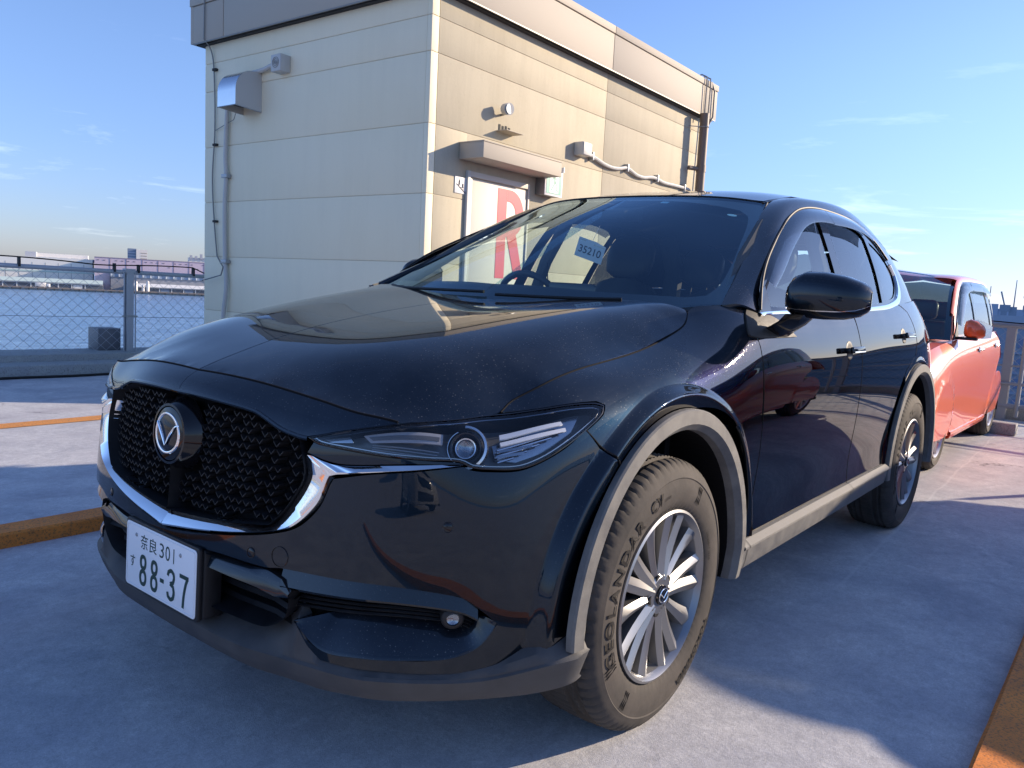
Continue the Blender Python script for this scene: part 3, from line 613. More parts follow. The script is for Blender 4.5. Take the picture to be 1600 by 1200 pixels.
    b = MB(); b.lathe([(.10, -.06), (.165, -.06), (.17, -.065), (.17, -.12), (.10, -.12)], (0, 0, 0), n=14, a0=radians(20), a1=radians(80)); parts.append(b.obj('brake_caliper', M['liner'], w, auto=.5))
    b = MB(); b.lathe([(0, -.125), (.20, -.13)], (0, 0, 0), n=32); parts.append(b.obj('dust_shield', M['liner'], w))
    cache[key] = [(p.name.split('.')[0], p.data) for p in parts]
    return w
# ---------------------------------------------------------------- the black SUV
suv = thing('suv', 'black five-door SUV with chrome grille surround, parked nose-on beside the stair house', 'car')
P_ = M['paint']
def O3(k): return np.array(OL[k])
def sg(side): return 1 if side == 'L' else -1
# --- skin
hood = np.array([(.800,0,.883),(.786,.221,.881),(.757,.418,.861),(.740,.525,.847),(.700,.616,.835),(.610,.663,.84),(.505,.700,.848),(.484,.705,.854),(.433,.697,.876),(.350,.722,.912),(.186,.736,.950),(-.041,.748,.984),(-.235,.750,1.034),(-.300,.744,1.057),(-.348,.726,1.088),(-.365,.708,1.108),(-.352,.55,1.11),(-.33,.35,1.11),(-.305,0,1.10)])
uv = onto(HOOD, hood, .02, True, 30, (0, 1), half=True)
panel('hood', HOOD, uv, P_, suv, grid=.03, side='B', half=True, rim=.02, gap=.005)
uv = onto(SIDE, O3('front_panel'), .02, half=True); panel('grille_top_panel', SIDE, uv, P_, suv, side='B', half=True, rim=.03, gap=.002)
uv = onto(SIDE, O3('bumper'), .015, half=True, corner=30); panel('front_bumper', SIDE, uv, P_, suv, side='B', half=True, rim=.03, gap=.001, grid=.022, extra=ARCH_PTS)
fend = onto(SIDE, O3('fender'), .015, corner=28)
def v0(x0, x1, n=8, dz=-.003):   # the belt line between two stations
    xs = np.linspace(x0, x1, n); u, v = SIDE.inv(np.stack([xs, 0*xs+.84, 0*xs+1.13], 1), (0, 2)); r = NB[0]; o = np.argsort(-r[:, 0]);
    yy = np.interp(-xs, -r[o, 0], r[o, 1]); zz = np.interp(-xs, -r[o, 0], r[o, 2])+dz; return [(x, y, z) for x, y, z in zip(xs, yy, zz)]
fd = [(-.565,.897,.386),(-.588,.895,.60),(-.570,.904,.785),(-.548,.89,.95),(-.545,.88,1.0),(-.540,.868,1.03),(-.555,.835,1.085)]+v0(-.60, -1.545)+[(-1.56,.88,1.06),(-1.59,.90,.93),(-1.608,.905,.72),(-1.603,.90,.39)]
rd = [(-1.610,.90,.39),(-1.615,.905,.72),(-1.597,.90,.93),(-1.567,.88,1.06)]+v0(-1.552, -2.385)+[(-2.46,.83,1.162),(-2.555,.84,1.13),(-2.585,.87,1.06),(-2.60,.89,.985),(-2.57,.9,.93),(-2.50,.9,.90),(-2.36,.905,.84),(-2.255,.905,.72),(-2.205,.9,.60),(-2.192,.9,.50),(-2.192,.9,.40)]
arc = [(-2.70+.49*cos(a), .905, .36+.50*sin(a)) for a in np.linspace(radians(12), radians(172), 16)]
rq = v0(-2.40, -3.1)+[(-3.42,.60,1.167),(-3.49,.33,1.157),(-3.50,0,1.15),(-3.57,0,1.0),(-3.60,0,.80),(-3.64,0,.5),(-3.61,0,.41),(-3.60,.41,.41),(-3.53,.75,.41),(-3.25,.84,.41)]+arc[::-1][0:12]+[(-2.37,.905,.832),(-2.505,.9,.893),(-2.577,.9,.923),(-2.608,.89,.983),(-2.593,.87,1.062),(-2.562,.84,1.136),(-2.465,.83,1.169)]
for s in ('L', 'R'):
    panel('front_fender', SIDE, fend, P_, suv, side=s, gap=.002, extra=ARCH_PTS)
    panel('front_door', SIDE, onto(SIDE, fd, .02, corner=28), P_, suv, side=s, gap=.001, extra=ARCH_PTS)
    panel('rear_door', SIDE, onto(SIDE, rd, .02, corner=35), P_, suv, side=s, gap=.001, extra=ARCH_PTS)
    panel('rear_quarter_panel', SIDE, onto(SIDE, rq, .03, corner=35), P_, suv, side=s, rim=.01, extra=ARCH_PTS)
# arch panel strip behind the door gap, above the cladding, is part of the quarter; rear glass and tailgate top
rg = Surf([[(-3.42,.595,1.165),(-3.49,.3,1.16),(-3.50,0,1.15)], [(-3.43,.575,1.21),(-3.47,.28,1.28),(-3.48,0,1.29)], [(-3.42,.44,1.365),(-3.43,.22,1.45),(-3.43,0,1.47)]])
for s in ('L', 'R'): panel('rear_window', rg, [(0, 0), (rg.tu[-1], 0), (rg.tu[-1], rg.tv[-1]), (0, rg.tv[-1])], M['dark_glass'], suv, side=s, rim=0)
# --- pillars, roof
RU = RAIL.tu[-1]; RV = RAIL.tv[-1]
def uvrect(S, u0, u1, v0_, v1, n=24):
    a = [(u, v0_) for u in np.linspace(u0, u1, n)]; b = [(u1, v) for v in np.linspace(v0_, v1, n)]; c = [(u, v1) for u in np.linspace(u1, u0, n)]; d = [(u0, v) for v in np.linspace(v1, v0_, n)]
    return np.array(a[:-1]+b[:-1]+c[:-1]+d[:-1])
for s in ('L', 'R'): panel('body_side_frame', RAIL, uvrect(RAIL, 0, RU, 0, RV, 30), P_, suv, side=s, rim=.015, grid=.025)
panel('roof', ROOF, uvrect(ROOF, ROOF.u0, ROOF.tu[-1], 0, ROOF.tv[-1], 24), P_, suv, side='B', rim=0, grid=.06)
for s in ('L', 'R'):  # roof gutter strips
    b = MB(); b.tube([(x, y*sg(s), z) for x, y, z in [(-1.285,.548,1.528),(-1.42,.543,1.557),(-1.60,.541,1.590),(-2.10,.53,1.622),(-2.5,.523,1.614),(-2.9,.513,1.582),(-3.25,.495,1.535)]], .006, 8, flat=.6); b.obj('roof_moulding', M['gloss_black'], suv, smooth=True)
# --- windscreen
wsl = [(u, 0.) for u in np.linspace(WS.u0, WS.tu[-1], 16)]+[(WS.tu[-1], v) for v in np.linspace(0, WS.tv[-1], 16)][1:]+[(u, WS.tv[-1]) for u in np.linspace(WS.tu[-1], WS.u0, 16)][1:]
wsl = np.array(wsl)
inner = onto(WS, [(-.312,0,1.140),(-.36,.40,1.143),(-.47,.64,1.142),(-.526,.698,1.150),(-.605,.703,1.183),(-.723,.681,1.240),(-.887,.637,1.327),(-1.13,.560,1.462),(-1.172,.505,1.490),(-1.155,.25,1.509),(-1.145,0,1.512)], .02, corner=40, half=True)
panel('windscreen_border', WS, wsl, M['frit'], suv, off=-.004, rim=0, side='B', half=True, holes=[inner])
panel('windscreen', WS, wsl, M['ws_glass'], suv, off=.001, rim=0, side='B', half=True)
for s in ('L', 'R'): # rubber edge
    e = WS.ev(np.full(30, WS.tu[-1]), np.linspace(0, WS.tv[-1], 30)); b = MB(); b.tube([(x, (y+.002)*sg(s), z+.001) for x, y, z in e], .0045, 6); b.obj('windscreen_seal', M['rubber'], suv, smooth=True)
e = WS.ev(np.linspace(WS.u0, WS.tu[-1], 24), np.full(24, WS.tv[-1])); e = [tuple(q) for q in e]; b = MB(); b.tube([(x, -y, z) for x, y, z in e[::-1]][:-1]+e, .005, 6); b.obj('windscreen_seal', M['rubber'], suv, smooth=True)
# --- side glass
def gloop(k, corner=40): return onto(GLS, O3(k), .012, corner=corner)
GU, GV = GLS.tu[-1], GLS.tv[-1]
gf = [(-.66,.843,1.112),(-.69,.822,1.17),(-.99,.755,1.322),(-1.11,.725,1.385),(-1.22,.700,1.435),(-1.35,.682,1.475),(-1.47,.672,1.495),(-1.575,.67,1.505),(-1.515,.76,1.34),(-1.468,.845,1.128)]
gr = [(-1.662,.672,1.505),(-1.90,.68,1.508),(-2.12,.69,1.487),(-2.17,.70,1.463),(-2.135,.78,1.31),(-2.098,.835,1.170),(-1.56,.848,1.140),(-1.60,.76,1.34)]
gq = [(-2.235,.70,1.452),(-2.36,.71,1.425),(-2.47,.73,1.385),(-2.535,.75,1.33),(-2.50,.77,1.262),(-2.38,.80,1.20),(-2.165,.83,1.180),(-2.195,.78,1.31)]
wo = [(-.595,.845,1.104),(-.655,.825,1.175),(-.78,.79,1.265),(-.95,.745,1.347),(-1.09,.715,1.409),(-1.24,.68,1.468),(-1.40,.655,1.510),(-1.60,.65,1.535),(-1.85,.655,1.538),(-2.05,.66,1.528),(-2.25,.67,1.495),(-2.42,.69,1.448),(-2.54,.72,1.385),(-2.585,.745,1.325),(-2.55,.77,1.255),(-2.44,.80,1.195),(-2.32,.815,1.178),(-2.10,.842,1.157),(-1.64,.85,1.137),(-1.09,.845,1.120)]
Lf, Lr, Lq, Lo = [onto(GLS, q, .015, corner=c) for q, c in ((gf, 45), (gr, 40), (gq, 45), (wo, 50))]
for s in ('L', 'R'):
    whole = uvrect(GLS, 0, GU, 0, GV, 30)
    panel('window_pillar_trim', GLS, Lo, M['gloss_black'], suv, off=-.002, rim=0, side=s, holes=[Lf, Lr, Lq], grid=.02)
    panel('upper_body_side', GLS, whole, P_, suv, off=-.0005, rim=0, side=s, holes=[Lo], grid=.03)
    panel('front_door_window', GLS, inset(Lf, -.004), M['side_glass'], suv, off=-.009, rim=0, side=s)
    panel('rear_door_window', GLS, inset(Lr, -.004), M['side_glass'], suv, off=-.009, rim=0, side=s)
    panel('quarter_window', GLS, inset(Lq, -.004), M['dark_glass'], suv, off=-.006, rim=0, side=s)
    # chrome line under and behind the windows
    ch = [(-.60,.853,1.098),(-.80,.853,1.106),(-1.09,.855,1.114),(-1.64,.858,1.131),(-2.10,.850,1.150),(-2.32,.828,1.168),(-2.45,.810,1.190),(-2.55,.783,1.245),(-2.585,.758,1.315),(-2.56,.742,1.372)]
    u, v = GLS.inv(smooth_loop(ch, .03, False)); p, n = orient(GLS, u, v); k = len(p); w_ = np.interp(np.arange(k)/(k-1), [0, .6, .8, .92, 1], [.007, .009, .013, .022, .006])
    t = np.gradient(p, axis=0); t /= np.linalg.norm(t, axis=1)[:, None]; bi = np.cross(n, t); rows = [p+bi*w_[:, None]*q+n*h for q, h in ((-1, -.004), (-.9, .006), (0, .008), (.9, .006), (1, -.004))]
    R = np.array([1, sg(s), 1]); b = MB(); b.grid([[tuple(x*R) for x in r] for r in rows]); b.obj('window_chrome', M['chrome'], suv, smooth=True, auto=.6)
    tr = smooth_loop([(-.60,.845,1.112),(-.655,.825,1.178),(-.78,.79,1.267),(-.95,.745,1.350),(-1.09,.715,1.412),(-1.24,.68,1.471),(-1.40,.655,1.513),(-1.60,.65,1.538),(-1.85,.655,1.541),(-2.05,.66,1.531),(-2.25,.67,1.498),(-2.42,.69,1.451),(-2.54,.72,1.388)], .03, False)
    u, v = GLS.inv(tr); p, n = orient(GLS, u, v); b = MB(); b.tube([tuple((q+m_*.004)*R) for q, m_ in zip(p, n)], .0045, 6); b.obj('window_seal', M['rubber'], suv, smooth=True)
    # smoked rain visors over the side windows
    vf_o = [(-.70,.80,1.205),(-.80,.785,1.272),(-.96,.74,1.350),(-1.09,.71,1.410),(-1.24,.68,1.468),(-1.40,.655,1.508),(-1.58,.65,1.528),(-1.655,.65,1.531)]
    vf_i = [(-.715,.815,1.165),(-.86,.79,1.235),(-1.00,.755,1.300),(-1.12,.73,1.352),(-1.25,.705,1.405),(-1.38,.69,1.438),(-1.53,.685,1.455),(-1.635,.685,1.457)]
    vr_o = [(-1.66,.65,1.531),(-1.85,.655,1.531),(-2.05,.66,1.521),(-2.23,.68,1.487)]; vr_i = [(-1.64,.69,1.457),(-1.85,.69,1.462),(-2.03,.69,1.455),(-2.19,.705,1.435)]
    for o_, i_ in ((vf_o, vf_i), (vr_o, vr_i)):
        k = 26; a_ = resample(smooth_loop(o_, .03, False), k); c_ = resample(smooth_loop(i_, .03, False), k); rows = []
        for t_, h in ((0, .004), (.08, .016), (.5, .026), (.92, .032), (1, .030)):
            u, v = GLS.inv(a_*(1-t_)+c_*t_); p, n = orient(GLS, u, v); rows.append((p+n*h)*R)
        strip('window_visor', rows, M['visor'], suv, auto=1.2)
# --- headlights
hl = onto(SIDE, O3('headlight'), .012, corner=30)
def on_side(p3, off, side, S=SIDE):
    u, v = S.inv(p3); p, n = orient(S, u, v); return (p+n*off)*np.array([1, sg(side), 1]), n*np.array([1, sg(side), 1])
def frame_at(c, n, side):
    z = Vector(n); x = Vector((0, 0, 1)).cross(z).normalized(); y = z.cross(x); return Matrix(((x.x, y.x, z.x, c[0]), (x.y, y.y, z.y, c[1]), (x.z, y.z, z.z, c[2]), (0, 0, 0, 1)))
for s in ('L', 'R'):
    h = panel('headlight', SIDE, hl, M['lens'], suv, off=.001, rim=0, side=s)
    # bowl behind the lens
    panel('lamp_housing', SIDE, hl, M['lamp_dark'], h, off=-.050, rim=0, side=s, grid=.02)
    u, v = hl[:, 0], hl[:, 1]; p, n = orient(SIDE, u, v); R = np.array([1, sg(s), 1]); pin = p.mean(0)
    rows = [np.concatenate([q, q[:1]]) for q in ((p+n*.0015)*R, (p-n*.008)*R, (p-n*.05)*R)]
    strip('lamp_wall', rows, M['gloss_black'], h, auto=1.)
    e_ = inset(hl, .010); p2, n2 = orient(SIDE, e_[:, 0], e_[:, 1]); rows = [np.concatenate([q, q[:1]]) for q in ((p+n*.002)*R, (p2+n2*.0025)*R)]
    strip('lamp_edge', rows, M['gloss_black'], h, auto=1.)
    for key, mt_, of_ in (('drl', 'drl_grey', -.018), ('drl_in', 'lamp_dark', -.0165), ('bar1', 'lamp_white', -.014), ('bar2', 'lamp_white', -.014), ('bar3', 'dark_chrome', -.018), ('bar4', 'dark_chrome', -.018), ('amber', 'dark_chrome', -.022)):
        lp = onto(SIDE, O3(key), .01, corner=20); panel({'drl': 'running_light', 'drl_in': 'running_light_slot', 'amber': 'side_reflector'}.get(key, 'light_bar'), SIDE, lp, M[mt_], h, off=of_, rim=.006 if key != 'drl_in' else .002, side=s, grid=.02)
    c, n = on_side([(.598, .716, .803)], -.034, s); T = frame_at(c[0], (Vector(n[0])*.5+Vector((1, .25*sg(s), -.05)).normalized()*.5).normalized(), s)
    def ring(prof, nm, mt_):
        b = MB(); b.lathe(prof, (0, 0, 0), 'Z', 40); b.V = [tuple(T @ Vector(q)) for q in b.V]; b.obj(nm, M[mt_], h, smooth=True, auto=.8)
    ring([(.0, .012), (.008, .011), (.015, .006), (.018, -.002), (.0185, -.01)], 'projector_lens', 'lens')
    ring([(.0, -.010), (.010, -.008), (.019, -.003)], 'projector_reflector', 'dark_chrome')
    ring([(.018, -.012), (.020, .003), (.0225, .004), (.0235, -.012)], 'projector_ring', 'satin_chrome')
    ring([(.0235, -.006), (.031, .006), (.034, .007), (.036, -.012)], 'projector_shroud', 'gloss_black')
    b = MB(); b.lathe([(.040, -.01), (.0405, .012), (.043, .016), (.048, .014), (.0495, -.006)], (0, 0, 0), 'Z', 26, a0=radians(-95) if s == 'L' else radians(85), a1=radians(95) if s == 'L' else radians(275)); b.V = [tuple(T @ Vector(q)) for q in b.V]; b.obj('projector_bezel', M['satin_chrome'], h, smooth=True, auto=.8)
    b = MB(); b.lathe([(.037, -.008), (.038, .006), (.0395, .006), (.040, -.008)], (0, 0, 0), 'Z', 26, a0=radians(120) if s == 'L' else radians(-60), a1=radians(240) if s == 'L' else radians(60)); b.V = [tuple(T @ Vector(q)) for q in b.V]; b.obj('projector_bezel', M['satin_chrome'], h, smooth=True, auto=.8)
    for q in range(5):  # fine ribs of the inner reflector
        A0 = (.556, .768, .797-.009*q); A1 = (.395+.032*q, .823-.009*q, .824-.013*q); cc, nn = on_side([tuple(np.array(A0)*(1-t)+np.array(A1)*t) for t in np.linspace(0, 1, 6)], -.022, s); b = MB(); b.tube([tuple(k_) for k_ in cc], .0021, 5); b.obj('reflector_rib', M['satin_chrome'], h)
    for q in range(4):
        cc, nn = on_side([tuple(np.array((.755, .575, .790-.006*q))*(1-t)+np.array((.655+.006*q, .690, .785-.008*q))*t) for t in np.linspace(0, 1, 6)], -.030, s); b = MB(); b.tube([tuple(k_) for k_ in cc], .0014, 5); b.obj('reflector_rib', M['drl_grey'], h)
    ei = inset(hl, .028); cc, nn = orient(SIDE, ei[:, 0], ei[:, 1]); b = MB(); b.tube([tuple(k_) for k_ in (cc-nn*.006)*R], .0016, 5, closed=True); b.obj('lamp_trim', M['dark_chrome'], h, smooth=True)
    # reflector wedge outboard of the projector
    wd = onto(SIDE, [(.56,.76,.835),(.42,.80,.86),(.33,.83,.868),(.37,.84,.825),(.45,.825,.785),(.52,.80,.765),(.56,.77,.77)], .015, corner=25)
    panel('lamp_reflector', SIDE, wd, M['dark_chrome'], h, off=-.034, rim=.01, side=s, grid=.02)
# --- grille
k = 90
gi = O3('grille'); gl = onto(SIDE, gi, .015, corner=30, half=True)
panel('grille_backing', SIDE, gl, M['liner'], suv, off=-.060, rim=0, side='B', half=True)
p, n = orient(SIDE, gl[:, 0], gl[:, 1]); b = MB()
for sgn in (1, -1):
    R = np.array([1, sgn, 1]); b.grid([[tuple(q) for q in (p-n*.001)*R], [tuple(q) for q in (p-n*.02)*R], [tuple(q) for q in (p-n*.062)*R]])
b.obj('grille_surround', M['black_plastic'], suv, smooth=True, auto=.8)
gl_in = inset(gl, .022); mb = MB(); dy, dz = .0245, .0185
for iz in range(-2, 20):
    for iy in range(0, 22):
        y = (iy+(.5 if iz % 2 else 0))*dy; z = .535+iz*dz
        uv_ = SIDE.inv([(.85, y, z)], (1, 2)); q = np.array([[uv_[0][0], uv_[1][0]]])
        if not inpoly(q, gl_in)[0] and not (y < .01 and .56 < z < .82): continue
        if y < .092 and abs(z-.731) < .095: continue
        pp, nn = orient(SIDE, uv_[0], uv_[1]); c = pp[0]-nn[0]*.030
        for sgn in ((1, -1) if y > .001 else (1,)):
            a = dy*.48; h_ = dz*.42; lean = .35
            pts = [(-a, h_*.9), (0, -h_*.5), (a, h_*.9)]; V = []
            for yy, zz in pts:
                for dx, dzz in ((0.004, -.0015), (.004, .0015), (-.024, .003), (-.024, -.004)): V.append((c[0]+dx-.02*abs(yy)/a*0, sgn*(c[1]+yy), c[2]+zz+dzz))
            mb.add(V, [(0, 4, 5, 1), (1, 5, 6, 2), (3, 7, 4, 0), (4, 8, 9, 5), (5, 9, 10, 6), (7, 11, 8, 4), (0, 1, 2, 3), (8, 11, 10, 9)])
g = mb.obj('grille_mesh', M['black_plastic'], suv); g['kind'] = 'stuff'
# badge
bd = bpy.data.objects.new('front_badge', None); COL.objects.link(bd); bd.parent = suv; bd.location = (.872, 0, .731); bd.rotation_euler = (0, radians(-3), 0)
b = MB(); b.lathe([(0, .008), (.05, .0065), (.064, .002), (.0655, -.008)], (0, 0, 0), 'X', 56); b.obj('badge_face', M['gloss_black'], bd, smooth=True, auto=.8)
b = MB(); b.lathe([(.0655, -.006), (.067, .0035), (.073, .003), (.0755, -.004), (.085, -.02), (.090, -.04)], (0, 0, 0), 'X', 56); b.obj('badge_bezel', M['gloss_black'], bd, smooth=True, auto=.8)
ov = [(.0085-.004*(abs(cos(a))), .0505*cos(a)*(1-.05*sin(a)), .0405*sin(a)*1.16+.002) for a in np.linspace(0, 2*pi, 49)[:-1]]
b = MB(); b.tube(ov, [.0032+.0016*abs(cos(a)) for a in np.linspace(0, 2*pi, 49)[:-1]], 8, closed=True, flat=.7); b.obj('badge_ring', M['chrome'], bd, smooth=True)
wing = [(.004,-.0485,.026),(.0075,-.040,.024),(.0085,-.028,.013),(.0095,-.014,-.004),(.0105,0,-.027),(.0095,.014,-.004),(.0085,.028,.013),(.0075,.040,.024),(.004,.0485,.026)]
wg = smooth_loop(wing, .003, False, corner=60); b = MB(); b.tube([tuple(q) for q in wg], [.0020+.0032*sin(pi*min(1, abs(q[1])/.0485)) for q in wg], 8, flat=.6); b.obj('badge_wing', M['chrome'], bd, smooth=True)
# chrome wing round the grille
ci = O3('chrome_in'); co = O3('chrome_out'); K = len(ci)
rows = []
for t_, o_in in ((-.12, None), (0, None), (.10, None), (.62, None), (.92, None), (1.0, None), (1.02, None)): rows.append([])
for i in range(K):
    a, c = ci[i], co[i]; wing_part = i >= 8; f_ = 1 if not wing_part else max(0, 1-(i-7)/5.)
    for r_, (t_, off) in enumerate(((0, -.045), (0, -.014), (.06, -.009), (.84, .009), (.94, .007), (1, -.003), (1, -.02))):
        q = a*(1-t_)+c*t_; u, v = SIDE.inv([q]); p, n = orient(SIDE, u, v)
        o2 = off*(.25+.75*f_) if off < 0 else off*(.6+.4*f_)
        if wing_part and r_ in (1, 2): o2 = (-.003, .001)[r_-1]*1
        rows[r_].append(p[0]+n[0]*o2)
dense = [smooth_loop(np.array(r), .012, False, 30) for r in rows]; nn = max(len(d) for d in dense); 
# resample every row with the same parameter so that they stay matched
def dens(r):
    r = np.array(r); out = []
    for i in range(K-1):
        for j in range(6):
            t = j/6; p0 = r[max(i-1, 0)]; p1 = r[i]; p2 = r[i+1]; p3 = r[min(i+2, K-1)]
            if i in (6, 7): q = p1*(1-t)+p2*t
            else: q = .5*((2*p1)+(-p0+p2)*t+(2*p0-5*p1+4*p2-p3)*t*t+(-p0+3*p1-3*p2+p3)*t**3)
            out.append(q)
    out.append(r[-1]); return np.array(out)
rows = [dens(r) for r in rows]
b = MB()
for sgn in (1, -1): b.grid([[tuple(q*np.array([1, sgn, 1])) for q in r] for r in rows])
b.obj('chrome_grille_wing', M['chrome'], suv, smooth=True, auto=.75)
fp = onto(SIDE, [(.812,.443,.756),(.798,.452,.778),(.796,.466,.775),(.775,.535,.771),(.735,.615,.766),(.682,.677,.763),(.632,.721,.761),(.622,.729,.757),(.711,.649,.755),(.781,.529,.742),(.795,.484,.745),(.804,.455,.752)], .012, corner=30)
for s in ('L', 'R'): panel('bumper_infill', SIDE, fp, P_, suv, off=-.004, rim=.01, side=s, grid=.02)
# --- lower grille, slot with fog lamp, blade, lip
op = [(.885,0,.480),(.877,.199,.480),(.850,.370,.487),(.840,.414,.475),(.834,.433,.450),(.833,.428,.412),(.832,.417,.385),(.835,.390,.365),(.841,.351,.349),(.857,.243,.349),(.864,.1,.345),(.866,0,.343)]
opl = onto(SIDE, op, .015, corner=35, half=True)
panel('lower_grille_backing', SIDE, opl, M['liner'], suv, off=-.11, rim=0, side='B', half=True)
p, n = orient(SIDE, opl[:, 0], opl[:, 1]); b = MB()
for sgn in (1, -1):
    R = np.array([1, sgn, 1]); b.grid([[tuple(q) for q in (p-n*d)*R] for d in (.0, .012, .12)])
b.obj('lower_grille_surround', M['black_plastic'], suv, smooth=True, auto=.8)
for s in ('L', 'R'):   # the painted bars over the lower opening, with blunt outer ends
    R = np.array([1, sg(s), 1])
    A = np.array([(.858,.10,.486),(.848,.25,.486),(.834,.355,.484),(.826,.405,.473),(.830,.435,.452)]); Bq = np.array([(.880,.10,.450),(.869,.25,.446),(.853,.34,.440),(.842,.392,.430),(.836,.432,.437)]); Cq = Bq-np.array([.02, 0, .008]); D = A-np.array([.075, 0, -.004])
    rows = [dq*R for dq in (D, A-[.03,0,-.002], A, (A*.5+Bq*.5)+[.004,0,0], Bq, Cq, Cq-[.03,0,-.01])]
    strip('bumper_bar', [smooth_loop(r, .02, False) if False else r for r in rows], P_, suv, auto=.9)
    for z0, d0 in ((.398, .0), (.362, -.01)):
        b = MB(); pts = [(.80+d0,0,z0),(.795+d0,.2,z0),(.785+d0,.33,z0+.002),(.80+d0,.415,z0+.006)]
        rows = [[(x+a_, y*sg(s), z+c_) for x, y, z in pts] for a_, c_ in ((-.06, .006), (.012, .004), (.020, -.004), (.010, -.012), (-.06, -.008))]; b.grid(rows); b.obj('lower_grille_slat', M['black_plastic'], suv, smooth=True, auto=.6)
    # slot floor, ribs, gloss bar, fog lamp
    top = O3('slot')[:6]; tp = resample(smooth_loop(top, .02, False), 30)
    bt = O3('blade_top'); bb = O3('blade_bot'); bt_ = resample(smooth_loop(bt, .015, False, 60), 40); bb_ = resample(smooth_loop(bb, .015, False, 60), 40)
    u, v = SIDE.inv(bt_); pt, nt_ = orient(SIDE, u, v); u, v = SIDE.inv(bb_); pb, nb_ = orient(SIDE, u, v)
    dpt = np.clip(np.minimum(np.arange(40)/6., (39-np.arange(40))/7.), 0, 1)[:, None]
    rows = [(pt-nt_*(.030+.075*dpt)+np.array([0,0,-.004]))*R, (pt-nt_*(.062*dpt))*R, (pb*.35+pt*.65-nt_*.040*dpt)*R, (pb*.88+pt*.12-nb_*.003)*R, (pb+nb_*.001)*R, (pb-nb_*.008-np.array([0,0,.010])*dpt)*R, (pb-nb_*.03-np.array([0,0,.010])*dpt)*R]
    strip('bumper_blade', rows, P_, suv, auto=.8)
    # gloss bar: slanted strip under the cheek edge
    tp2 = resample(smooth_loop(np.array([(.842,.405,.500),(.786,.573,.502),(.735,.652,.499),(.665,.723,.486),(.628,.757,.474),(.606,.777,.458)]), .02, False), 30)
    u, v = SIDE.inv(tp2); pt, nt_ = orient(SIDE, u, v); tt = np.linspace(0, 1, 30)[:, None]; hh = .042-.012*tt
    rows = [(pt-nt_*.002)*R, (pt-nt_*(.016-.004*tt)-np.array([0,0,1.])*.003)*R, (pt-nt_*.003-np.array([0,0,1.])*hh)*R, (pt-nt_*.006-np.array([0,0,1.])*(hh+.005))*R, (pt-nt_*.06-np.array([0,0,1.])*(hh+.004))*R]
    strip('bumper_gloss_bar', rows, P_, suv, auto=.8)
    base = pt-nt_*.045-np.array([0,0,1.])*(hh+.004)
    for r_ in range(5):
        o_ = base-np.array([0,0,1.])*(.0105*r_)*(1-.25*tt); b = MB(); rows = [(o_+nt_*a_-np.array([0,0,1.])*c_)*R for a_, c_ in ((-.03, 0), (.006, 0), (.010, .003), (.006, .006), (-.03, .006))]
        b.grid([[tuple(q) for q in r] for r in rows]); b.obj('fog_trim_rib', M['black_plastic'], suv, smooth=True, auto=.6)
    bk = [(base-nt_*.02)*R, (base-nt_*.02-np.array([0,0,.075]))*R]; strip('fog_recess_backing', bk, M['liner'], suv)
    c, n = on_side([(.645,.742,.424)], -.018, s); T = frame_at(c[0], n[0], s) @ Matrix.Scale(.72, 4)
    fl = bpy.data.objects.new('fog_lamp', None); COL.objects.link(fl); fl.parent = suv
    for prof, nm, mt_ in (([(0, -.004), (.012, -.002), (.020, .004)], 'fog_reflector', 'dark_chrome'), ([(0, .010), (.010, .009), (.0185, .005)], 'fog_lens', 'lens'), ([(.0185, .004), (.020, .009), (.030, .006), (.036, -.004), (.037, -.03)], 'fog_surround', 'black_plastic')):
        b = MB(); b.lathe(prof, (0, 0, 0), 'Z', 28); b.V = [tuple(T @ Vector(q)) for q in b.V]; b.obj(nm, M[mt_], fl, smooth=True, auto=.8)
# lip
top = np.array([(.79,0,.345),(.785,.2,.345),(.775,.33,.352),(.800,.405,.375),(.820,.447,.385),(.812,.466,.352),(.799,.502,.306),(.777,.561,.303),(.734,.634,.303),(.638,.730,.300),(.563,.799,.316),(.502,.872,.354),(.434,.908,.360),(.395,.912,.362)])
E1 = np.array([(.872,0,.297),(.868,.2,.297),(.856,.32,.297),(.836,.40,.298),(.828,.44,.298),(.820,.470,.298),(.808,.51,.297),(.785,.568,.294),(.742,.641,.294),(.645,.737,.291),(.567,.808,.300),(.503,.882,.330),(.436,.922,.340),(.393,.924,.342)])
E2 = np.array([(.856,0,.236),(.852,.2,.236),(.840,.31,.234),(.822,.38,.234),(.812,.42,.234),(.803,.45,.233),(.792,.49,.232),(.765,.55,.231),(.722,.622,.230),(.628,.717,.230),(.553,.783,.233),(.490,.838,.240),(.430,.892,.258),(.385,.900,.268)])
E3 = E2-np.array([.10, .0, -.02]); E3[-3:, 0] += .06; E3[-3:, 1] -= .08
def dn(a): return np.array([q for q in smooth_loop(a, .5, False)]) if False else np.stack([np.interp(np.linspace(0, len(a)-1, 73), np.arange(len(a)), a[:, i]) for i in range(3)], 1)
def csp(a):
    t = np.arange(len(a)); D = _nat(t.astype(float)); W = _basis(t.astype(float), D, np.linspace(0, len(a)-1, 97)); return W @ a
mid = [dn(top), csp(E1)*.5+dn(top)*.5-np.array([0, 0, .002]), csp(E1)-np.array([.006, 0, -.0015]), csp(E1)-np.array([-.001, 0, .005]), csp(E2)*.5+csp(E1)*.5+np.array([.001, 0, 0]) , csp(E2)+np.array([.000, 0, .006]), csp(E2)-np.array([.008, 0, 0]), csp(E3)] if False else None
def rs(a, k=97): t = np.arange(len(a)).astype(float); return _basis(t, _nat(t), np.linspace(0, len(a)-1, k)) @ a
rt = np.stack([np.interp(np.linspace(0, len(top)-1, 97), np.arange(len(top)), top[:, i]) for i in range(3)], 1)
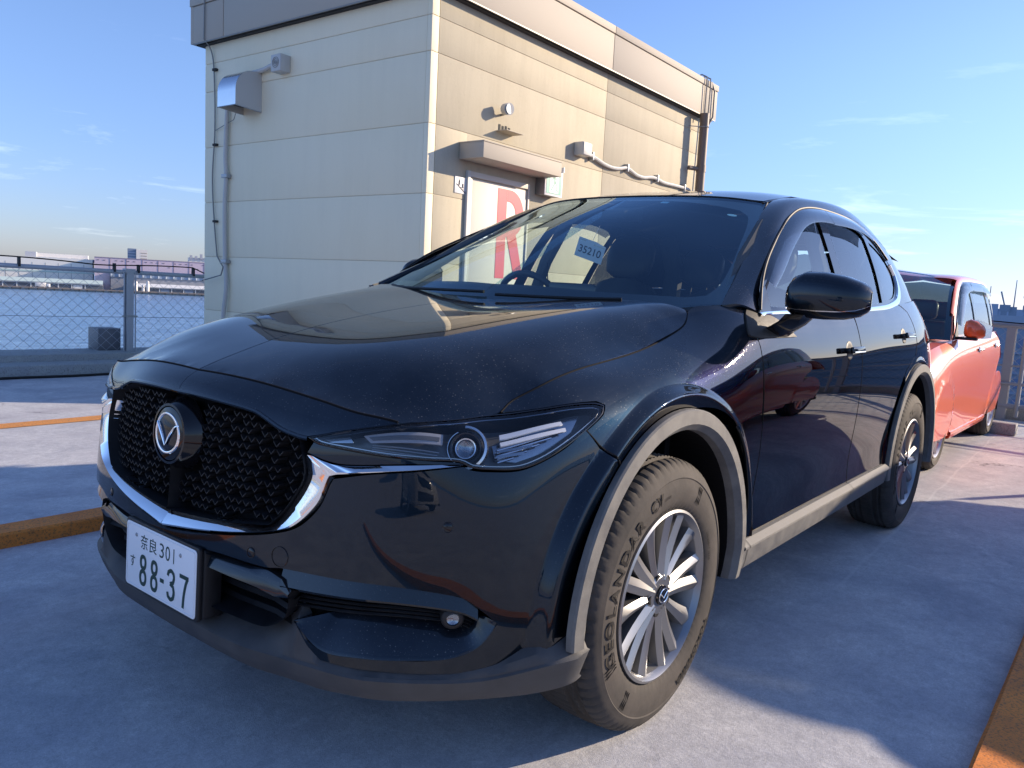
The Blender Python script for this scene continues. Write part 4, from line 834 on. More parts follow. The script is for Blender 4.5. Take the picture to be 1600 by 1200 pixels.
r1, r2, r3 = rs(E1), rs(E2), rs(E3)
lr = [rt+np.array([-.035, -.02, .035]), rt, rt*.35+r1*.65-np.array([0, 0, .002]), r1-np.array([.005, 0, -.001]), r1-np.array([-.001, 0, .005]), r2*.5+r1*.5+np.array([.002, 0, 0]), r2+np.array([.001, 0, .007]), r2-np.array([.008, 0, 0]), r3]
b = MB()
for sgn in (1, -1): b.grid([[tuple(q*np.array([1, sgn, 1])) for q in r] for r in lr])
b.obj('bumper_lip', M['cladding_dark'], suv, smooth=True, auto=.55)
# parking sensors and washer cap
for nm, c3, r_ in (('parking_sensor', (.858,.325,.516), .011), ('parking_sensor', (.657,.723,.628), .011), ('tow_hook_cover', (.840,.405,.523), .022)):
    for s in ('L', 'R'):
        if nm == 'tow_hook_cover' and s == 'R': continue
        c, n = on_side([c3], .0006, s); T = frame_at(c[0], n[0], s); b = MB(); b.tube([tuple(T @ Vector((r_*cos(a), r_*sin(a), 0))) for a in np.linspace(0, 2*pi, 29)[:-1]], .0009, 6, closed=True)
        if nm == 'parking_sensor': b2 = MB(); b.lathe([(0, .0012), (r_*.7, .001), (r_*.85, 0)], (0, 0, 0), 'Z', 24); b.V[-(24*3):] = [tuple(T @ Vector(q)) for q in b.V[-(24*3):]]
        b.obj(nm, M['gloss_black'], suv, smooth=True)
# --- wheel arch cladding
def arch_path(cx, cz, rx, rz, xf, zf, xr, zr, n=40):
    pts = [(xf, zf, (1, 0)), (xf+.001, zf+(.36-zf)*.5, (1, 0))]
    for a in np.linspace(radians(4), radians(176), n): pts.append((cx+rx*cos(a), cz+rz*sin(a), (cos(a), sin(a))))
    pts += [(xr, zr+(.36-zr)*.45, (-1, 0)), (xr+.012, zr, (-1, 0))]; return pts
for s in ('L', 'R'):
    for cx, rx, rz, xf, xr, zf, zr in ((-.015, .471, .490, .452, -.470, .352, .300), (-2.70, .500, .512, -2.203, -3.195, .33, .30)):
        pth = arch_path(cx, .36, rx, rz, xf, zf, xr, zr); rows = []
        wd = [.075]*len(pth)
        for din, y in ((-.001, .903), (.0, .917), (.004, .922), (.038, .925), (.042, .921), (.055, .908), (.058, .885)):
            rows.append([(x-d_[0]*din, y*sg(s), z-d_[1]*din) for (x, z, d_) in pth])
        strip('arch_cladding', rows, M['cladding'], suv, auto=.35)
        # well liner
        b = MB(); r0 = rows[-1]; b.grid([[tuple(q) for q in r0], [(x-(x-cx)*.02, .50*sg(s), z) for x, _, z in r0]]); b.add([(cx-.43, .52*sg(s), .29), (cx+.43, .52*sg(s), .29), (cx+.43, .52*sg(s), .85), (cx-.43, .52*sg(s), .85)], [(0, 1, 2, 3)])
        b.obj('wheel_well', M['liner'], suv)
    # corner piece below the front arch joins the lip
    rows = [[(x, y*sg(s), z) for x, y, z in r] for r in ([(.436,.909,.345),(.452,.915,.345),(.470,.905,.342)], [(.432,.912,.333),(.452,.918,.333),(.474,.903,.33)], [(.415,.890,.250),(.437,.893,.248),(.460,.876,.245)])]
    # rocker cladding
    xs = np.linspace(-.478, -2.200, 30); rows = []
    for y, z in ((.893, .398), (.907, .396), (.926, .380), (.927, .374), (.918, .366), (.914, .330), (.908, .305), (.900, .296), (.80, .285)): rows.append([(x, y*sg(s), z+.004+.014*max(0, (-x-.5)/1.7)) for x in xs])
    b = MB(); b.grid([[tuple(q) for q in r] for r in rows])
    for e_ in (0, -1): b.add([r[e_] for r in rows], [tuple(range(len(rows)))])
    b.obj('rocker_cladding', M['cladding'], suv, smooth=True, auto=.35)
    prof_ = [(y+.0012*(1 if y > .85 else 0), z) for y, z in ((.893, .399), (.907, .397), (.926, .381), (.927, .374), (.918, .366), (.914, .330), (.908, .305), (.900, .295))]
    for xj in (-.510, -1.603):
        dz_ = .004+.014*max(0, (-xj-.5)/1.7); b = MB(); b.grid([[(x, y*sg(s), z+dz_) for y, z in prof_] for x in (xj, xj-.0035)]); b.obj('rocker_joint', M['rubber'], suv)
    # inner door skins, sills: keep the cabin closed
    xs = np.linspace(.42, -3.5, 40); 
    b = MB(); xs = [-.48, -.6, -1.1, -1.6, -2.1, -2.22]; b.grid([[(x, y*sg(s), z) for x in xs] for y, z in ((.80, .27), (.83, .5), (.83, .9), (.80, 1.07), (.775, 1.095))]); b.obj('door_lining', M['interior'], suv, auto=.5)
for a_, c_ in (((-3.4, -.55, .27), (.45, .55, .30)), ((-2.2, -.79, .305), (-.5, .79, .32))): b = MB(); b.box(a_, c_); b.obj('underbody', M['liner'], suv)
for a_, c_ in (((-.2, -.78, .27), (-.17, .78, 1.0)), ((-3.45, -.55, .30), (-3.40, .55, 1.0)), ((.55, -.62, .28), (.58, .62, .80))): b = MB(); b.box(a_, c_); b.obj('bulkhead', M['liner'], suv)
# --- wheels
for x in (0., -2.70):
    for sd in (1, -1): make_wheel(suv, sd, 'grey', .905, (x, .355), rot=0 if x == 0 else .0)
# --- mirrors
def mirror_obj(s):
    m_ = bpy.data.objects.new('door_mirror', None); COL.objects.link(m_); m_.parent = suv
    sec = [(.918,1.128,1.172,.02),(.922,1.112,1.196,.05),(.940,1.100,1.222,.075),(.975,1.094,1.238,.088),(1.03,1.093,1.237,.092),(1.085,1.097,1.227,.085),(1.125,1.108,1.212,.066),(1.145,1.122,1.199,.045),(1.153,1.135,1.187,.02)]
    def loft(f0, f1):
        rows = []
        for y, z0, z1, d in sec:
            zc = (z0+z1)/2; hz = (z1-z0)/2; xb = -.655-(y-.92)*.16; r = []
            for a in np.linspace(f0, f1, 15):
                ca, sa = cos(a), sin(a); r.append((xb+d*abs(ca)**.7, y*sg(s), zc+hz*np.sign(sa)*abs(sa)**.75))
            rows.append(r)
        return rows
    al = -.62
    strip('mirror_shell', loft(al+.05, pi/2), M['paint'], m_, auto=1.)
    strip('mirror_lower_shell', loft(-pi/2, al-.01), M['gloss_black'], m_, auto=1.)
    rows = []
    strip('turn_signal_strip', [[(x+.001, y, z) for x, y, z in r] for r in loft(al-.01, al+.05)], M['satin_chrome'], m_, auto=1.)
    b = MB()
    for y, z0, z1, d in sec: pass
    k = [(-.652-(y-.92)*.16, y*sg(s), z0+.004) for y, z0, z1, d in sec]; k2 = [(-.652-(y-.92)*.16, y*sg(s), z1-.004) for y, z0, z1, d in sec]; b.grid([k, k2]); b.obj('mirror_glass', M['chrome'], m_)
    arm = [[(-.60,.985,1.104),(-.60,.93,1.104),(-.66,.925,1.100),(-.72,.985,1.100),(-.66,1.00,1.102)], [(-.615,.965,1.075),(-.60,.91,1.080),(-.665,.90,1.075),(-.735,.93,1.075),(-.69,.965,1.072)], [(-.66,.925,1.048),(-.60,.888,1.065),(-.68,.875,1.05),(-.77,.885,1.045),(-.73,.915,1.044)], [(-.68,.890,1.030),(-.60,.862,1.05),(-.68,.86,1.03),(-.79,.862,1.028),(-.75,.888,1.026)]]
    strip('mirror_arm', [[(x, y*sg(s), z) for x, y, z in r+[r[0]]] for r in arm], M['gloss_black'], m_, auto=.9)
    panel('mirror_base', SIDE, onto(SIDE, O3('sail'), .012, corner=45), M['sail'], m_, off=.006, rim=.008, side=s, grid=.02)
    tri = onto(GLS, [(-.60,.845,1.104),(-.66,.825,1.175),(-.705,.82,1.19),(-.70,.845,1.108)], .02, corner=30)
    panel('mirror_quarter_trim', GLS, tri, M['gloss_black'], m_, off=.004, rim=.004, side=s, grid=.03)
for s in ('L', 'R'): mirror_obj(s)
_pv = Vector((-.64, -.93, 0)); _fold = Matrix.Translation((-.11, .065, 0)) @ Matrix.Translation(_pv) @ Matrix.Rotation(radians(-72), 4, 'Z') @ Matrix.Translation(-_pv)
for o in [o for o in bpy.data.objects if o.parent and o.parent.name == 'door_mirror.001' and o.name.split('.')[0] in ('mirror_shell', 'mirror_lower_shell', 'turn_signal_strip', 'mirror_glass')]: o.matrix_local = _fold
# --- door handles
for s in ('L', 'R'):
    R = np.array([1, sg(s), 1])
    for x0, z0 in ((-1.425, .970), (-2.315, 1.022)):
        h = bpy.data.objects.new('door_handle', None); COL.objects.link(h); h.parent = suv
        c, n = on_side([(x0, .9, z0)], 0, s); T = frame_at(c[0], n[0], s)
        b = MB(); prof = [(0, -.001), (.6, .0008), (.9, .0012), (1.0, .0)]
        for a in range(28):
            pass
        rows = [[tuple(T @ Vector((.044*r*cos(a), .036*r*sin(a), q))) for a in np.linspace(0, 2*pi, 29)] for r, q in prof]; b.grid(rows); b.obj('handle_cup', M['black_plastic'], h, smooth=True)
        kx = 1 if s == 'L' else -1
        b = MB(); b.box((-.062, -.0125, .020), (.098, .0125, .034)); b.box((-.058, -.010, -.004), (-.040, .010, .022)); b.box((.074, -.012, -.004), (.096, .012, .022)); b.V = [tuple(T @ Vector((x*kx, y, z))) for x, y, z in b.V]
        if kx < 0: b.F = [f[::-1] for f in b.F]
        b.obj('handle_bar', P_, h, bevel=.005, seg=3)
        b = MB(); b.box((-.050, -.0105, .0342), (.088, -.006, .0355)); b.V = [tuple(T @ Vector((x*kx, y, z))) for x, y, z in b.V]; b.obj('handle_trim', M['chrome'], h)
# --- number plate
pl = bpy.data.objects.new('number_plate', None); COL.objects.link(pl); pl.parent = suv
pl.matrix_world = Matrix(((0, 0, 1, .8945), (1, 0, 0, 0), (0, 1, 0, .4023), (0, 0, 0, 1))) @ Matrix.Rotation(-.022, 4, 'X')
def rrect(w, h, r, n=5): return [(sx_*(w-r)+r*cos(a), sy*(h-r)+r*sin(a)) for sx_, sy, a0 in ((1, 1, 0), (-1, 1, pi/2), (-1, -1, pi), (1, -1, 3*pi/2)) for a in np.linspace(a0, a0+pi/2, n)]
def slab(out, z0, z1, b=None):
    b = b or MB(); n = len(out); b.add([(x, y, z0) for x, y in out]+[(x, y, z1) for x, y in out], [tuple(range(n))[::-1], tuple(range(n, 2*n))]+[(i, (i+1) % n, n+(i+1) % n, n+i) for i in range(n)]); return b
slab(rrect(.165, .0825, .010), -.002, 0).obj('plate_face', M['plate'], pl, bevel=.0006)
b = MB(); b.tube([(x, y, .0008) for x, y in rrect(.1595, .077, .009, 6)], .0012, 6, closed=True, flat=.7); b.obj('plate_rim', M['plate'], pl, smooth=True)
b = MB(); slab(rrect(.172, .089, .008), -.014, -.0025, b); slab(rrect(.178, .085, .01), -.06, -.014, b); b.obj('plate_bracket', M['black_plastic'], pl, bevel=.003)
def put_text(txt, cx, cy, w, h, bold=0.):
    V, F = text_mesh(txt, 1, 0, bold); V = np.array(V); lo, hi = V.min(0), V.max(0); V[:, 0] = (V[:, 0]-lo[0])/(hi[0]-lo[0])*w+cx-w/2; V[:, 1] = (V[:, 1]-lo[1])/(hi[1]-lo[1])*h+cy-h/2; V[:, 2] = .0004; return V, F
def X(u_): return -.165+.33*u_
def pch(): pch.b.obj('plate_character', M['plate_green'], pl); pch.b = MB()
pch.b = MB()
for ch, u_, v_, w, h, bo in (('奈', .275, .235, .036, .037, .004), ('良', .405, .235, .036, .037, .004), ('3', .53, .235, .020, .036, .0), ('0', .615, .235, .021, .036, .0), ('す', .105, .60, .024, .030, .008)): pch.b.add(*put_text(ch, X(u_), .0825-.165*v_, w, h, bo)); pch()
pch.b.box((X(.700)-.0018, .0825-.165*.235-.018, .0003), (X(.700)+.0018, .0825-.165*.235+.018, .0006)); pch()
def digit8(cx, cy, w, h, b, st=.0098):
    for c, hh, ww in ((cy+h*.255, h*.245, w*.46), (cy-h*.235, h*.265, w*.5)):
        o = [(cx+ww*cos(a)*(abs(cos(a))**-.25 if abs(cos(a)) > .1 else 1), c+hh*sin(a)) for a in np.linspace(0, 2*pi, 33)[:-1]]; i_ = [(cx+(ww-st)*cos(a)*(abs(cos(a))**-.2 if abs(cos(a)) > .1 else 1), c+(hh-st)*sin(a)) for a in np.linspace(0, 2*pi, 33)[:-1]]
        k = len(o); b.add([(x, y, .0004+(.0001 if c > cy else 0)) for x, y in o+i_], [(j, (j+1) % k, k+(j+1) % k, k+j) for j in range(k)])
def stroke(pts, st, b, z=.0005):
    p = smooth_loop(np.array(pts, float), .004, False, 50); t = np.gradient(p, axis=0); t /= np.linalg.norm(t, axis=1)[:, None]; n = np.stack([-t[:, 1], t[:, 0]], 1)*st/2; k = len(p)
    b.add([(x, y, z) for x, y in p+n]+[(x, y, z) for x, y in p-n], [(j, j+1, k+j+1, k+j) for j in range(k-1)])
cy = .0825-.165*.675; h = .080
digit8(X(.265), cy, .036, h, pch.b); pch(); digit8(X(.430), cy, .036, h, pch.b); pch()
pch.b.box((X(.545)-.009, cy-.006, .0003), (X(.545)+.009, cy+.004, .0006)); pch()
c = X(.672); stroke([(c-.0148, cy+.020), (c-.012, cy+.030), (c, cy+.0352), (c+.011, cy+.030), (c+.0135, cy+.020), (c+.010, cy+.008), (c-.004, cy+.002)], .0098, pch.b); stroke([(c-.004, cy+.003), (c+.010, cy-.002), (c+.0142, cy-.016), (c+.011, cy-.030), (c, cy-.0352), (c-.012, cy-.030), (c-.0148, cy-.020)], .0098, pch.b, .0006); pch()
c = X(.848); stroke([(c-.020, cy+.0352), (c+.020, cy+.0352)], .0098, pch.b); stroke([(c+.0150, cy+.034), (c+.008, cy+.018), (c+.001, cy-.010), (c-.002, cy-.040)], .0098, pch.b, .0006); pch()
for u_ in (.155, .790):
    b = MB(); b.lathe([(0, .0022), (.0035, .002), (.0052, .0004)], (X(u_), .0825-.165*.17, 0), 'Z', 16); b.obj('plate_bolt', M['steel'], pl, smooth=True)
# --- dark tubes drawn along the shut lines as the shade in the gaps
def seam(pts, S, sides=('L', 'R'), ax=None, r=.0024, closed=False):
    q = smooth_loop(np.array(pts), .02, closed, 30); u, v = S.inv(q, ax); p, n = orient(S, u, v)
    for s in sides: b = MB(); R = np.array([1, sg(s), 1]); b.tube([tuple((a-m_*.0009)*R) for a, m_ in zip(p, n)], r, 6); b.obj('panel_gap_line', M['liner'], suv)
seam([(.800,.0,.883),(.786,.221,.881),(.757,.418,.861),(.740,.525,.847),(.705,.610,.837)], SIDE, r=.0032)
seam([(.484,.705,.854),(.433,.697,.876),(.350,.722,.912),(.186,.736,.950),(-.041,.748,.984),(-.235,.750,1.034),(-.300,.744,1.057),(-.352,.724,1.09)], SIDE, r=.0030)
seam([(.350,.848,.822),(.322,.88,.79),(.285,.908,.745)], SIDE, r=.0022)
seam([(-.5625,.897,.386),(-.586,.895,.60),(-.568,.904,.785),(-.546,.89,.95),(-.543,.88,1.0)], SIDE, r=.0022)
seam([(-1.560,.87,1.10),(-1.565,.88,1.06),(-1.594,.90,.93),(-1.612,.905,.72),(-1.606,.90,.39)], SIDE, r=.0022)
seam([(-2.392,.82,1.183),(-2.462,.83,1.165),(-2.558,.84,1.133),(-2.588,.87,1.061),(-2.604,.89,.984),(-2.573,.9,.926)], SIDE, r=.0022)
q = smooth_loop(np.array([(.851,.0,.837),(.849,.058,.838),(.841,.181,.835),(.825,.283,.826),(.822,.315,.816),(.816,.366,.798),(.806,.415,.789),(.802,.437,.788)]), .02, False, 30); u, v = SIDE.inv(q); p, n = orient(SIDE, u, v)
for s in ('L', 'R'): b = MB(); R = np.array([1, sg(s), 1]); b.tube([tuple((a-m_*.002+np.array([0, 0, -.003]))*R) for a, m_ in zip(p, n)], .0058, 8); b.obj('panel_lip', P_, suv, smooth=True)
# --- things on the glass
def ws_patch(name, pts, m, off, parent=suv, label=None): return panel(name, WS, onto(WS, pts, .012, corner=30), m, parent, off=off, rim=0, side='L', grid=.02, label=label)
ws_patch('inspection_sticker', [(-1.150,.180,1.500),(-1.150,.212,1.500),(-1.128,.212,1.488),(-1.128,.180,1.488)] , M['sticker'], -.0055)
c0 = np.array([(-1.152, .510, 1.479)]); 
ws_patch('maintenance_sticker', [(-1.120+.017*cos(a), .497+.019*sin(a), 1.462+.012*cos(a)) for a in np.linspace(0, 2*pi, 17)[:-1]], M['sticker'], -.0055)
# camera pod and rear view mirror
u, v = WS.inv([(-1.02,0,1.47)]); b = MB(); b.box((-1.18,-.10,1.47),(-.98,.10,1.505)); b.box((-1.10,-.12,1.43),(-1.07,.12,1.49)); b.V = [(x, y, z+(0.0 if x < -1.05 else -.035)) for x, y, z in b.V]; b.obj('camera_pod', M['interior'], suv, bevel=.01)
# cowl between bonnet and glass
cw_ = np.array([(-.303,0,1.088),(-.328,.35,1.098),(-.350,.55,1.100),(-.365,.705,1.095),(-.40,.75,1.098)]); cg = np.array([(-.20,0,1.070),(-.235,.35,1.072),(-.34,.58,1.085),(-.46,.735,1.108),(-.50,.77,1.112)])
cg = cg+np.array([-.03,0,.012]); b = MB(); a1, a2 = resample(cw_, 14), resample(cg, 14)
for sgn in (1, -1): b.grid([[tuple(q*np.array([1, sgn, 1])) for q in r] for r in (a1-[0,0,.03], a1, a1*.5+a2*.5-[0,0,.012], a2)])
b.obj('cowl', M['black_plastic'], suv, smooth=True, auto=.8)
# wipers
for y0, y1 in ((-.55, .02), (.08, .50)):
    pts = []
    for t in np.linspace(0, 1, 12):
        y = y0+(y1-y0)*t; u, v = WS.inv([(-.25-.2*abs(y), y if y > 0 else -y, 1.09)]); vv = .055+.02*t; q, n = orient(WS, u, np.array([vv])); q = q[0]+n[0]*.014; pts.append((q[0], q[1]*(1 if y > 0 else -1), q[2]))
    b = MB(); b.tube(pts, .006, 6); b.obj('wiper', M['rubber'], suv, smooth=True)
# --- cabin
b = MB(); rows = []
for x, z in ((-.33, 1.05), (-.45, 1.085), (-.62, 1.088), (-.78, 1.075), (-.86, 1.04), (-.88, .95), (-.86, .70)):
    rows.append([(x, y, z-(.015*(abs(y)/.75)**4)+.035*math.exp(-((y+.37)/.17)**2)*(1 if -.80 < x < -.5 else .4)) for y in np.linspace(-.76, .76, 25)])
b.grid(rows); b.obj('dashboard', M['dash'], suv, smooth=True, auto=.9)
b = MB(); b.box((-.80,-.11,1.10),(-.785,.11,1.165)); b.obj('centre_screen', M['screen_black'], suv, bevel=.008)
stw = bpy.data.objects.new('steering_wheel', None); COL.objects.link(stw); stw.parent = suv; stw.location = (-1.03, -.37, 1.03); stw.rotation_euler = (0, radians(-66), 0)
b = MB(); b.tube([(.185*cos(a), .185*sin(a), 0) for a in np.linspace(0, 2*pi, 41)[:-1]], .015, 10, closed=True); b.obj('wheel_rim', M['seat'], stw, smooth=True)
b = MB(); b.lathe([(0, .03), (.05, .028), (.07, .01), (.06, -.02)], (0, 0, 0), 'Z', 24); b.box((-.17,-.02,-.008),(.03,.02,.008)); b.box((-.02,-.17,-.008),(.02,.17,.008)); b.obj('wheel_hub', M['interior'], stw, smooth=True, auto=.7)
def seat(y, x0, w, nm='seat', hr=True):
    st_ = bpy.data.objects.new(nm, None); COL.objects.link(st_); st_.parent = suv; st_.location = (x0, y, 0)
    b = MB(); b.box((-.25, -w, .45), (.30, w, .64)); b.obj('seat_cushion', M['seat'], st_, bevel=.06, seg=4)
    T = Matrix.Translation((-.25, 0, .62)) @ Matrix.Rotation(radians(-16), 4, 'Y'); b = MB(); rows = []
    for z, f_ in ((0, .9), (.15, 1), (.35, 1.), (.50, .86), (.58, .62), (.60, .35)): rows.append([tuple(T @ Vector((.075*np.sign(cos(a))*abs(cos(a))**.6, w*f_*np.sign(sin(a))*abs(sin(a))**.5, z))) for a in np.linspace(0, 2*pi, 25)])
    b.grid(rows); b.obj('seat_back', M['seat'], st_, smooth=True)
    for yy in ((0,) if hr is True else hr):
        b = MB(); rows = []
        for z, f_ in ((.62, .55), (.65, .9), (.72, 1.), (.79, .95), (.83, .75), (.845, .4), (.85, .05)): rows.append([tuple(T @ Vector((.015+.05*f_*np.sign(cos(a))*abs(cos(a))**.6, yy+.135*f_*np.sign(sin(a))*abs(sin(a))**.55, z))) for a in np.linspace(0, 2*pi, 25)])
        b.grid(rows); b.tube([tuple(T @ Vector((.01, yy-.05, .5))), tuple(T @ Vector((.01, yy-.05, .66)))], .006, 8); b.tube([tuple(T @ Vector((.01, yy+.05, .5))), tuple(T @ Vector((.01, yy+.05, .66)))], .006, 8); b.obj('headrest', M['seat'], st_, smooth=True)
seat(-.37, -1.42, .25); seat(.37, -1.42, .25); seat(0, -2.35, .62, 'rear_seat', (-.40, .40))
b = MB(); b.grid([[(x, y, z-.035) for y, z in zip(np.linspace(-.56, .56, 9), (-.07, -.03, -.01, 0, 0, 0, -.01, -.03, -.07))] for x, z in ()] or [[(x, y, zc-.045-.08*(abs(y)/.58)**2.5) for y in np.linspace(-.60, .60, 11)] for x, zc in ((-1.24, 1.545), (-1.6, 1.61), (-2.1, 1.645), (-2.6, 1.635), (-3.3, 1.56))]); b.obj('headliner', M['headliner'], suv, smooth=True)
for s in ('L', 'R'):
    b = MB(); b.tube([(-1.62, .61*sg(s), 1.52), (-1.57, .71*sg(s), 1.28), (-1.55, .765*sg(s), 1.08), (-1.58, .77*sg(s), .6)], .032, 8); b.tube([(-.52, .74*sg(s), 1.09), (-.85, .675*sg(s), 1.285), (-1.12, .62*sg(s), 1.42), (-1.33, .58*sg(s), 1.50), (-2.2, .58*sg(s), 1.54)], .026, 8)
    b.tube([(-2.62, .56*sg(s), 1.48), (-2.80, .60*sg(s), 1.30), (-2.85, .64*sg(s), 1.05)], .06, 8); b.obj('pillar_lining', M['headliner'], suv, smooth=True)
b = MB(); b.tube([(-1.56,-.70,1.36),(-1.54,-.66,1.1),(-1.5,-.55,.75)], .003, 6); b.obj('seat_belt', M['interior'], suv)
b = MB(); b.add([(-.9,-.8,.30),(-3.3,-.8,.30),(-3.3,.8,.30),(-.9,.8,.30)], [(0,1,2,3)]); b.obj('cabin_floor', M['interior'], suv)
# paper lot tag hanging inside the windscreen: a thing of its own
tagm = tag(bpy.data.objects.new('lot_tag', None), 'white paper tag reading 35210 hanging behind the SUV windscreen', 'tag'); COL.objects.link(tagm)
pp = [np.array(q) for q in ((-.72,.079,1.343),(-.72,.202,1.309),(-.72,.150,1.232),(-.72,.047,1.277))]
xa = Vector(pp[1]-pp[0]); ya = Vector(pp[0]-pp[3]); n_ = xa.cross(ya).normalized(); ctr = Vector(sum(pp)/4); xa.normalize(); ya = n_.cross(xa)
tagm.matrix_world = Matrix(((xa.x, ya.x, n_.x, ctr.x), (xa.y, ya.y, n_.y, ctr.y), (xa.z, ya.z, n_.z, ctr.z), (0, 0, 0, 1)))
w_, h_ = (Vector(pp[1])-Vector(pp[0])).length/2, (Vector(pp[0])-Vector(pp[3])).length/2
slab([(-w_, -h_), (w_, -h_), (w_, h_*.8), (w_*.25, h_), (-w_, h_)], -.0006, 0).obj('paper', M['paper'], tagm)
b = MB(); b.add(*put_text('35210', 0, -h_*.1, w_*1.62, h_*.78, .01)); b.obj('tag_number', M['ink'], tagm)
b = MB(); b.box((w_*.15, h_*.55, .0002), (w_*.9, h_*.72, .0005)); b.box((-w_*.92, h_*.72, .0002), (-w_*.45, h_*.92, .0005)); b.obj('tag_print', M['steel'], tagm)
b = MB(); b.tube([(0, h_, 0), (.01, h_+.06, 0)], .0008, 5); b.obj('tag_string', M['white'], tagm)
# ---------------------------------------------------------------- deck, kerbs, painted lines
def deck_mat():
    m = mat('worn_deck_coating', (.25, .25, .25), .8, 0, .3); g = G(m); v = g.pos(obj=False)
    big = g.noise(v, .55, 6, .6); mid = g.noise(v, 2.6, 8, .7, .4); fine = g.noise(v, 60, 4, .7); grit = g.noise(v, 330, 2, .6)
    c = g.mix(g.rng(big, .32, .68), (.60, .605, .615), (.70, .695, .685)); c = g.mix(g.rng(mid, .40, .62, 0, .85), c, (.41, .42, .46))
    c = g.mix(g.rng(g.noise(v, 1.1, 7, .75, 1.2), .56, .70, 0, .75), c, (.80, .79, .77))
    c = g.mix(g.rng(fine, .40, .62, .35, 0), c, (.40, .40, .42)); c = g.mix(g.rng(grit, .35, .65, .35, -.05), c, (.30, .30, .32)); c = g.mix(g.rng(grit, .62, .72, 0, .4), c, (.78, .77, .75))
    tone = g.math('ADD', g.rng(g.noise(v, 26, 5, .75), .3, .7, .84, 1.12), g.rng(g.noise(v, 140, 3, .7), .3, .7, -.14, .14)); c = g.mix(1., c, g.n('ShaderNodeCombineColor', {0: tone, 1: tone, 2: tone}).outputs[0], 'MULTIPLY')
    sp = g.n('ShaderNodeTexVoronoi', {'Vector': v, 'Scale': 5.5, 'Randomness': 1.}); c = g.mix(g.math('MULTIPLY', g.rng(sp.outputs['Distance'], .018, .034, .9, 0), g.math('GREATER_THAN', g.n('ShaderNodeSeparateColor', {0: sp.outputs['Color']}).outputs[0], .80)), c, (.06, .06, .07))
    ox = g.noise(g.pos((.35, 1.3, 1), obj=False), .9, 7, .72, 1.6); c = g.mix(g.rng(ox, .50, .66, 0, .45), c, (.36, .33, .36)); c = g.mix(g.rng(g.noise(v, 7, 8, .8, .8), .62, .72, 0, .35), c, (.86, .85, .83))
    # hairline cracks
    vv = g.n('ShaderNodeVectorMath', {0: v, 1: g.n('ShaderNodeVectorMath', {0: g.n('ShaderNodeTexNoise', {'Vector': v, 'Scale': 1.6, 'Detail': 6}).outputs[1], 'Scale': .9}, operation='SCALE').outputs[0]}, operation='ADD').outputs[0]
    vo = g.n('ShaderNodeTexVoronoi', {'Vector': vv, 'Scale': .42}, feature='DISTANCE_TO_EDGE').outputs[0]
    ck = g.math('MULTIPLY', g.rng(vo, .0005, .0035, 1, 0), g.rng(g.noise(v, 1.3, 3), .54, .62)); c = g.mix(g.math('MULTIPLY', ck, .65), c, (.05, .05, .06))
    # old marking scar running beside the cars, and a fainter one across
    s_ = g.n('ShaderNodeSeparateXYZ', {0: v}); wob = g.math('MULTIPLY', g.math('SUBTRACT', g.noise(v, 2.2, 3), .5), .05)
    d = g.math('ABSOLUTE', g.math('SUBTRACT', g.math('ADD', s_.outputs[1], wob), g.math('ADD', g.math('MULTIPLY', s_.outputs[0], .032), .985)))
    c = g.mix(g.math('MULTIPLY', g.rng(d, .003, .012, .3, 0), g.math('LESS_THAN', s_.outputs[0], -1.5)), c, (.72, .71, .70))
    d2 = g.math('ABSOLUTE', g.math('SUBTRACT', g.math('ADD', s_.outputs[1], wob), g.math('ADD', g.math('MULTIPLY', s_.outputs[0], .512), 3.27)))
    c = g.mix(g.math('MULTIPLY', g.rng(d2, .004, .012, .25, 0), g.math('GREATER_THAN', s_.outputs[1], .85)), c, (.44, .43, .42))
    g.set('Base Color', c); g.set('Roughness', g.rng(mid, .3, .7, .62, .9))
    g.bump(g.math('ADD', g.math('MULTIPLY', grit, .7), g.math('MULTIPLY', fine, 1.2)), .5, .0025); return m
M['deck'] = deck_mat()
def sheet(name, x0, y0, x1, y1, z, m, nx=1, ny=1, kind='structure'):
    b = MB(); b.grid([[(x0+(x1-x0)*i/nx, y0+(y1-y0)*j/ny, z) for j in range(ny+1)] for i in range(nx+1)]); o = b.obj(name, m)
    if kind: o['kind'] = kind
    return o
sheet('parking_deck', 60, -7.25, -9.3, 70, 0, M['deck'])
sheet('deck_aisle', 12, -7.25, -9.3, -7.25, 0, M['deck']) if False else None
def kerb_mat(name, a, b_):
    m = mat(name, a, .75, 0, .3); g = G(m); v = g.pos(obj=False); n = g.noise(v, 6, 8, .7); n2 = g.noise(v, 120, 4, .7)
    c = g.mix(g.rng(n, .35, .65), a, b_); c = g.mix(g.rng(n2, .36, .5, .6, 0), c, (.06, .055, .05)); c = g.mix(g.rng(g.noise(v, 22, 6, .7), .62, .74, 0, .7), c, (.12, .11, .10)); g.set('Base Color', c); g.bump(n2, .5, .003); return m
M['orange_kerb'] = kerb_mat('worn_orange_kerb_paint', (.85, .28, .05), (.60, .20, .05))
M['orange_line'] = kerb_mat('orange_line_paint', (.72, .30, .07), (.62, .27, .08))
M['concrete'] = kerb_mat('grey_concrete', (.30, .30, .29), (.38, .375, .36))
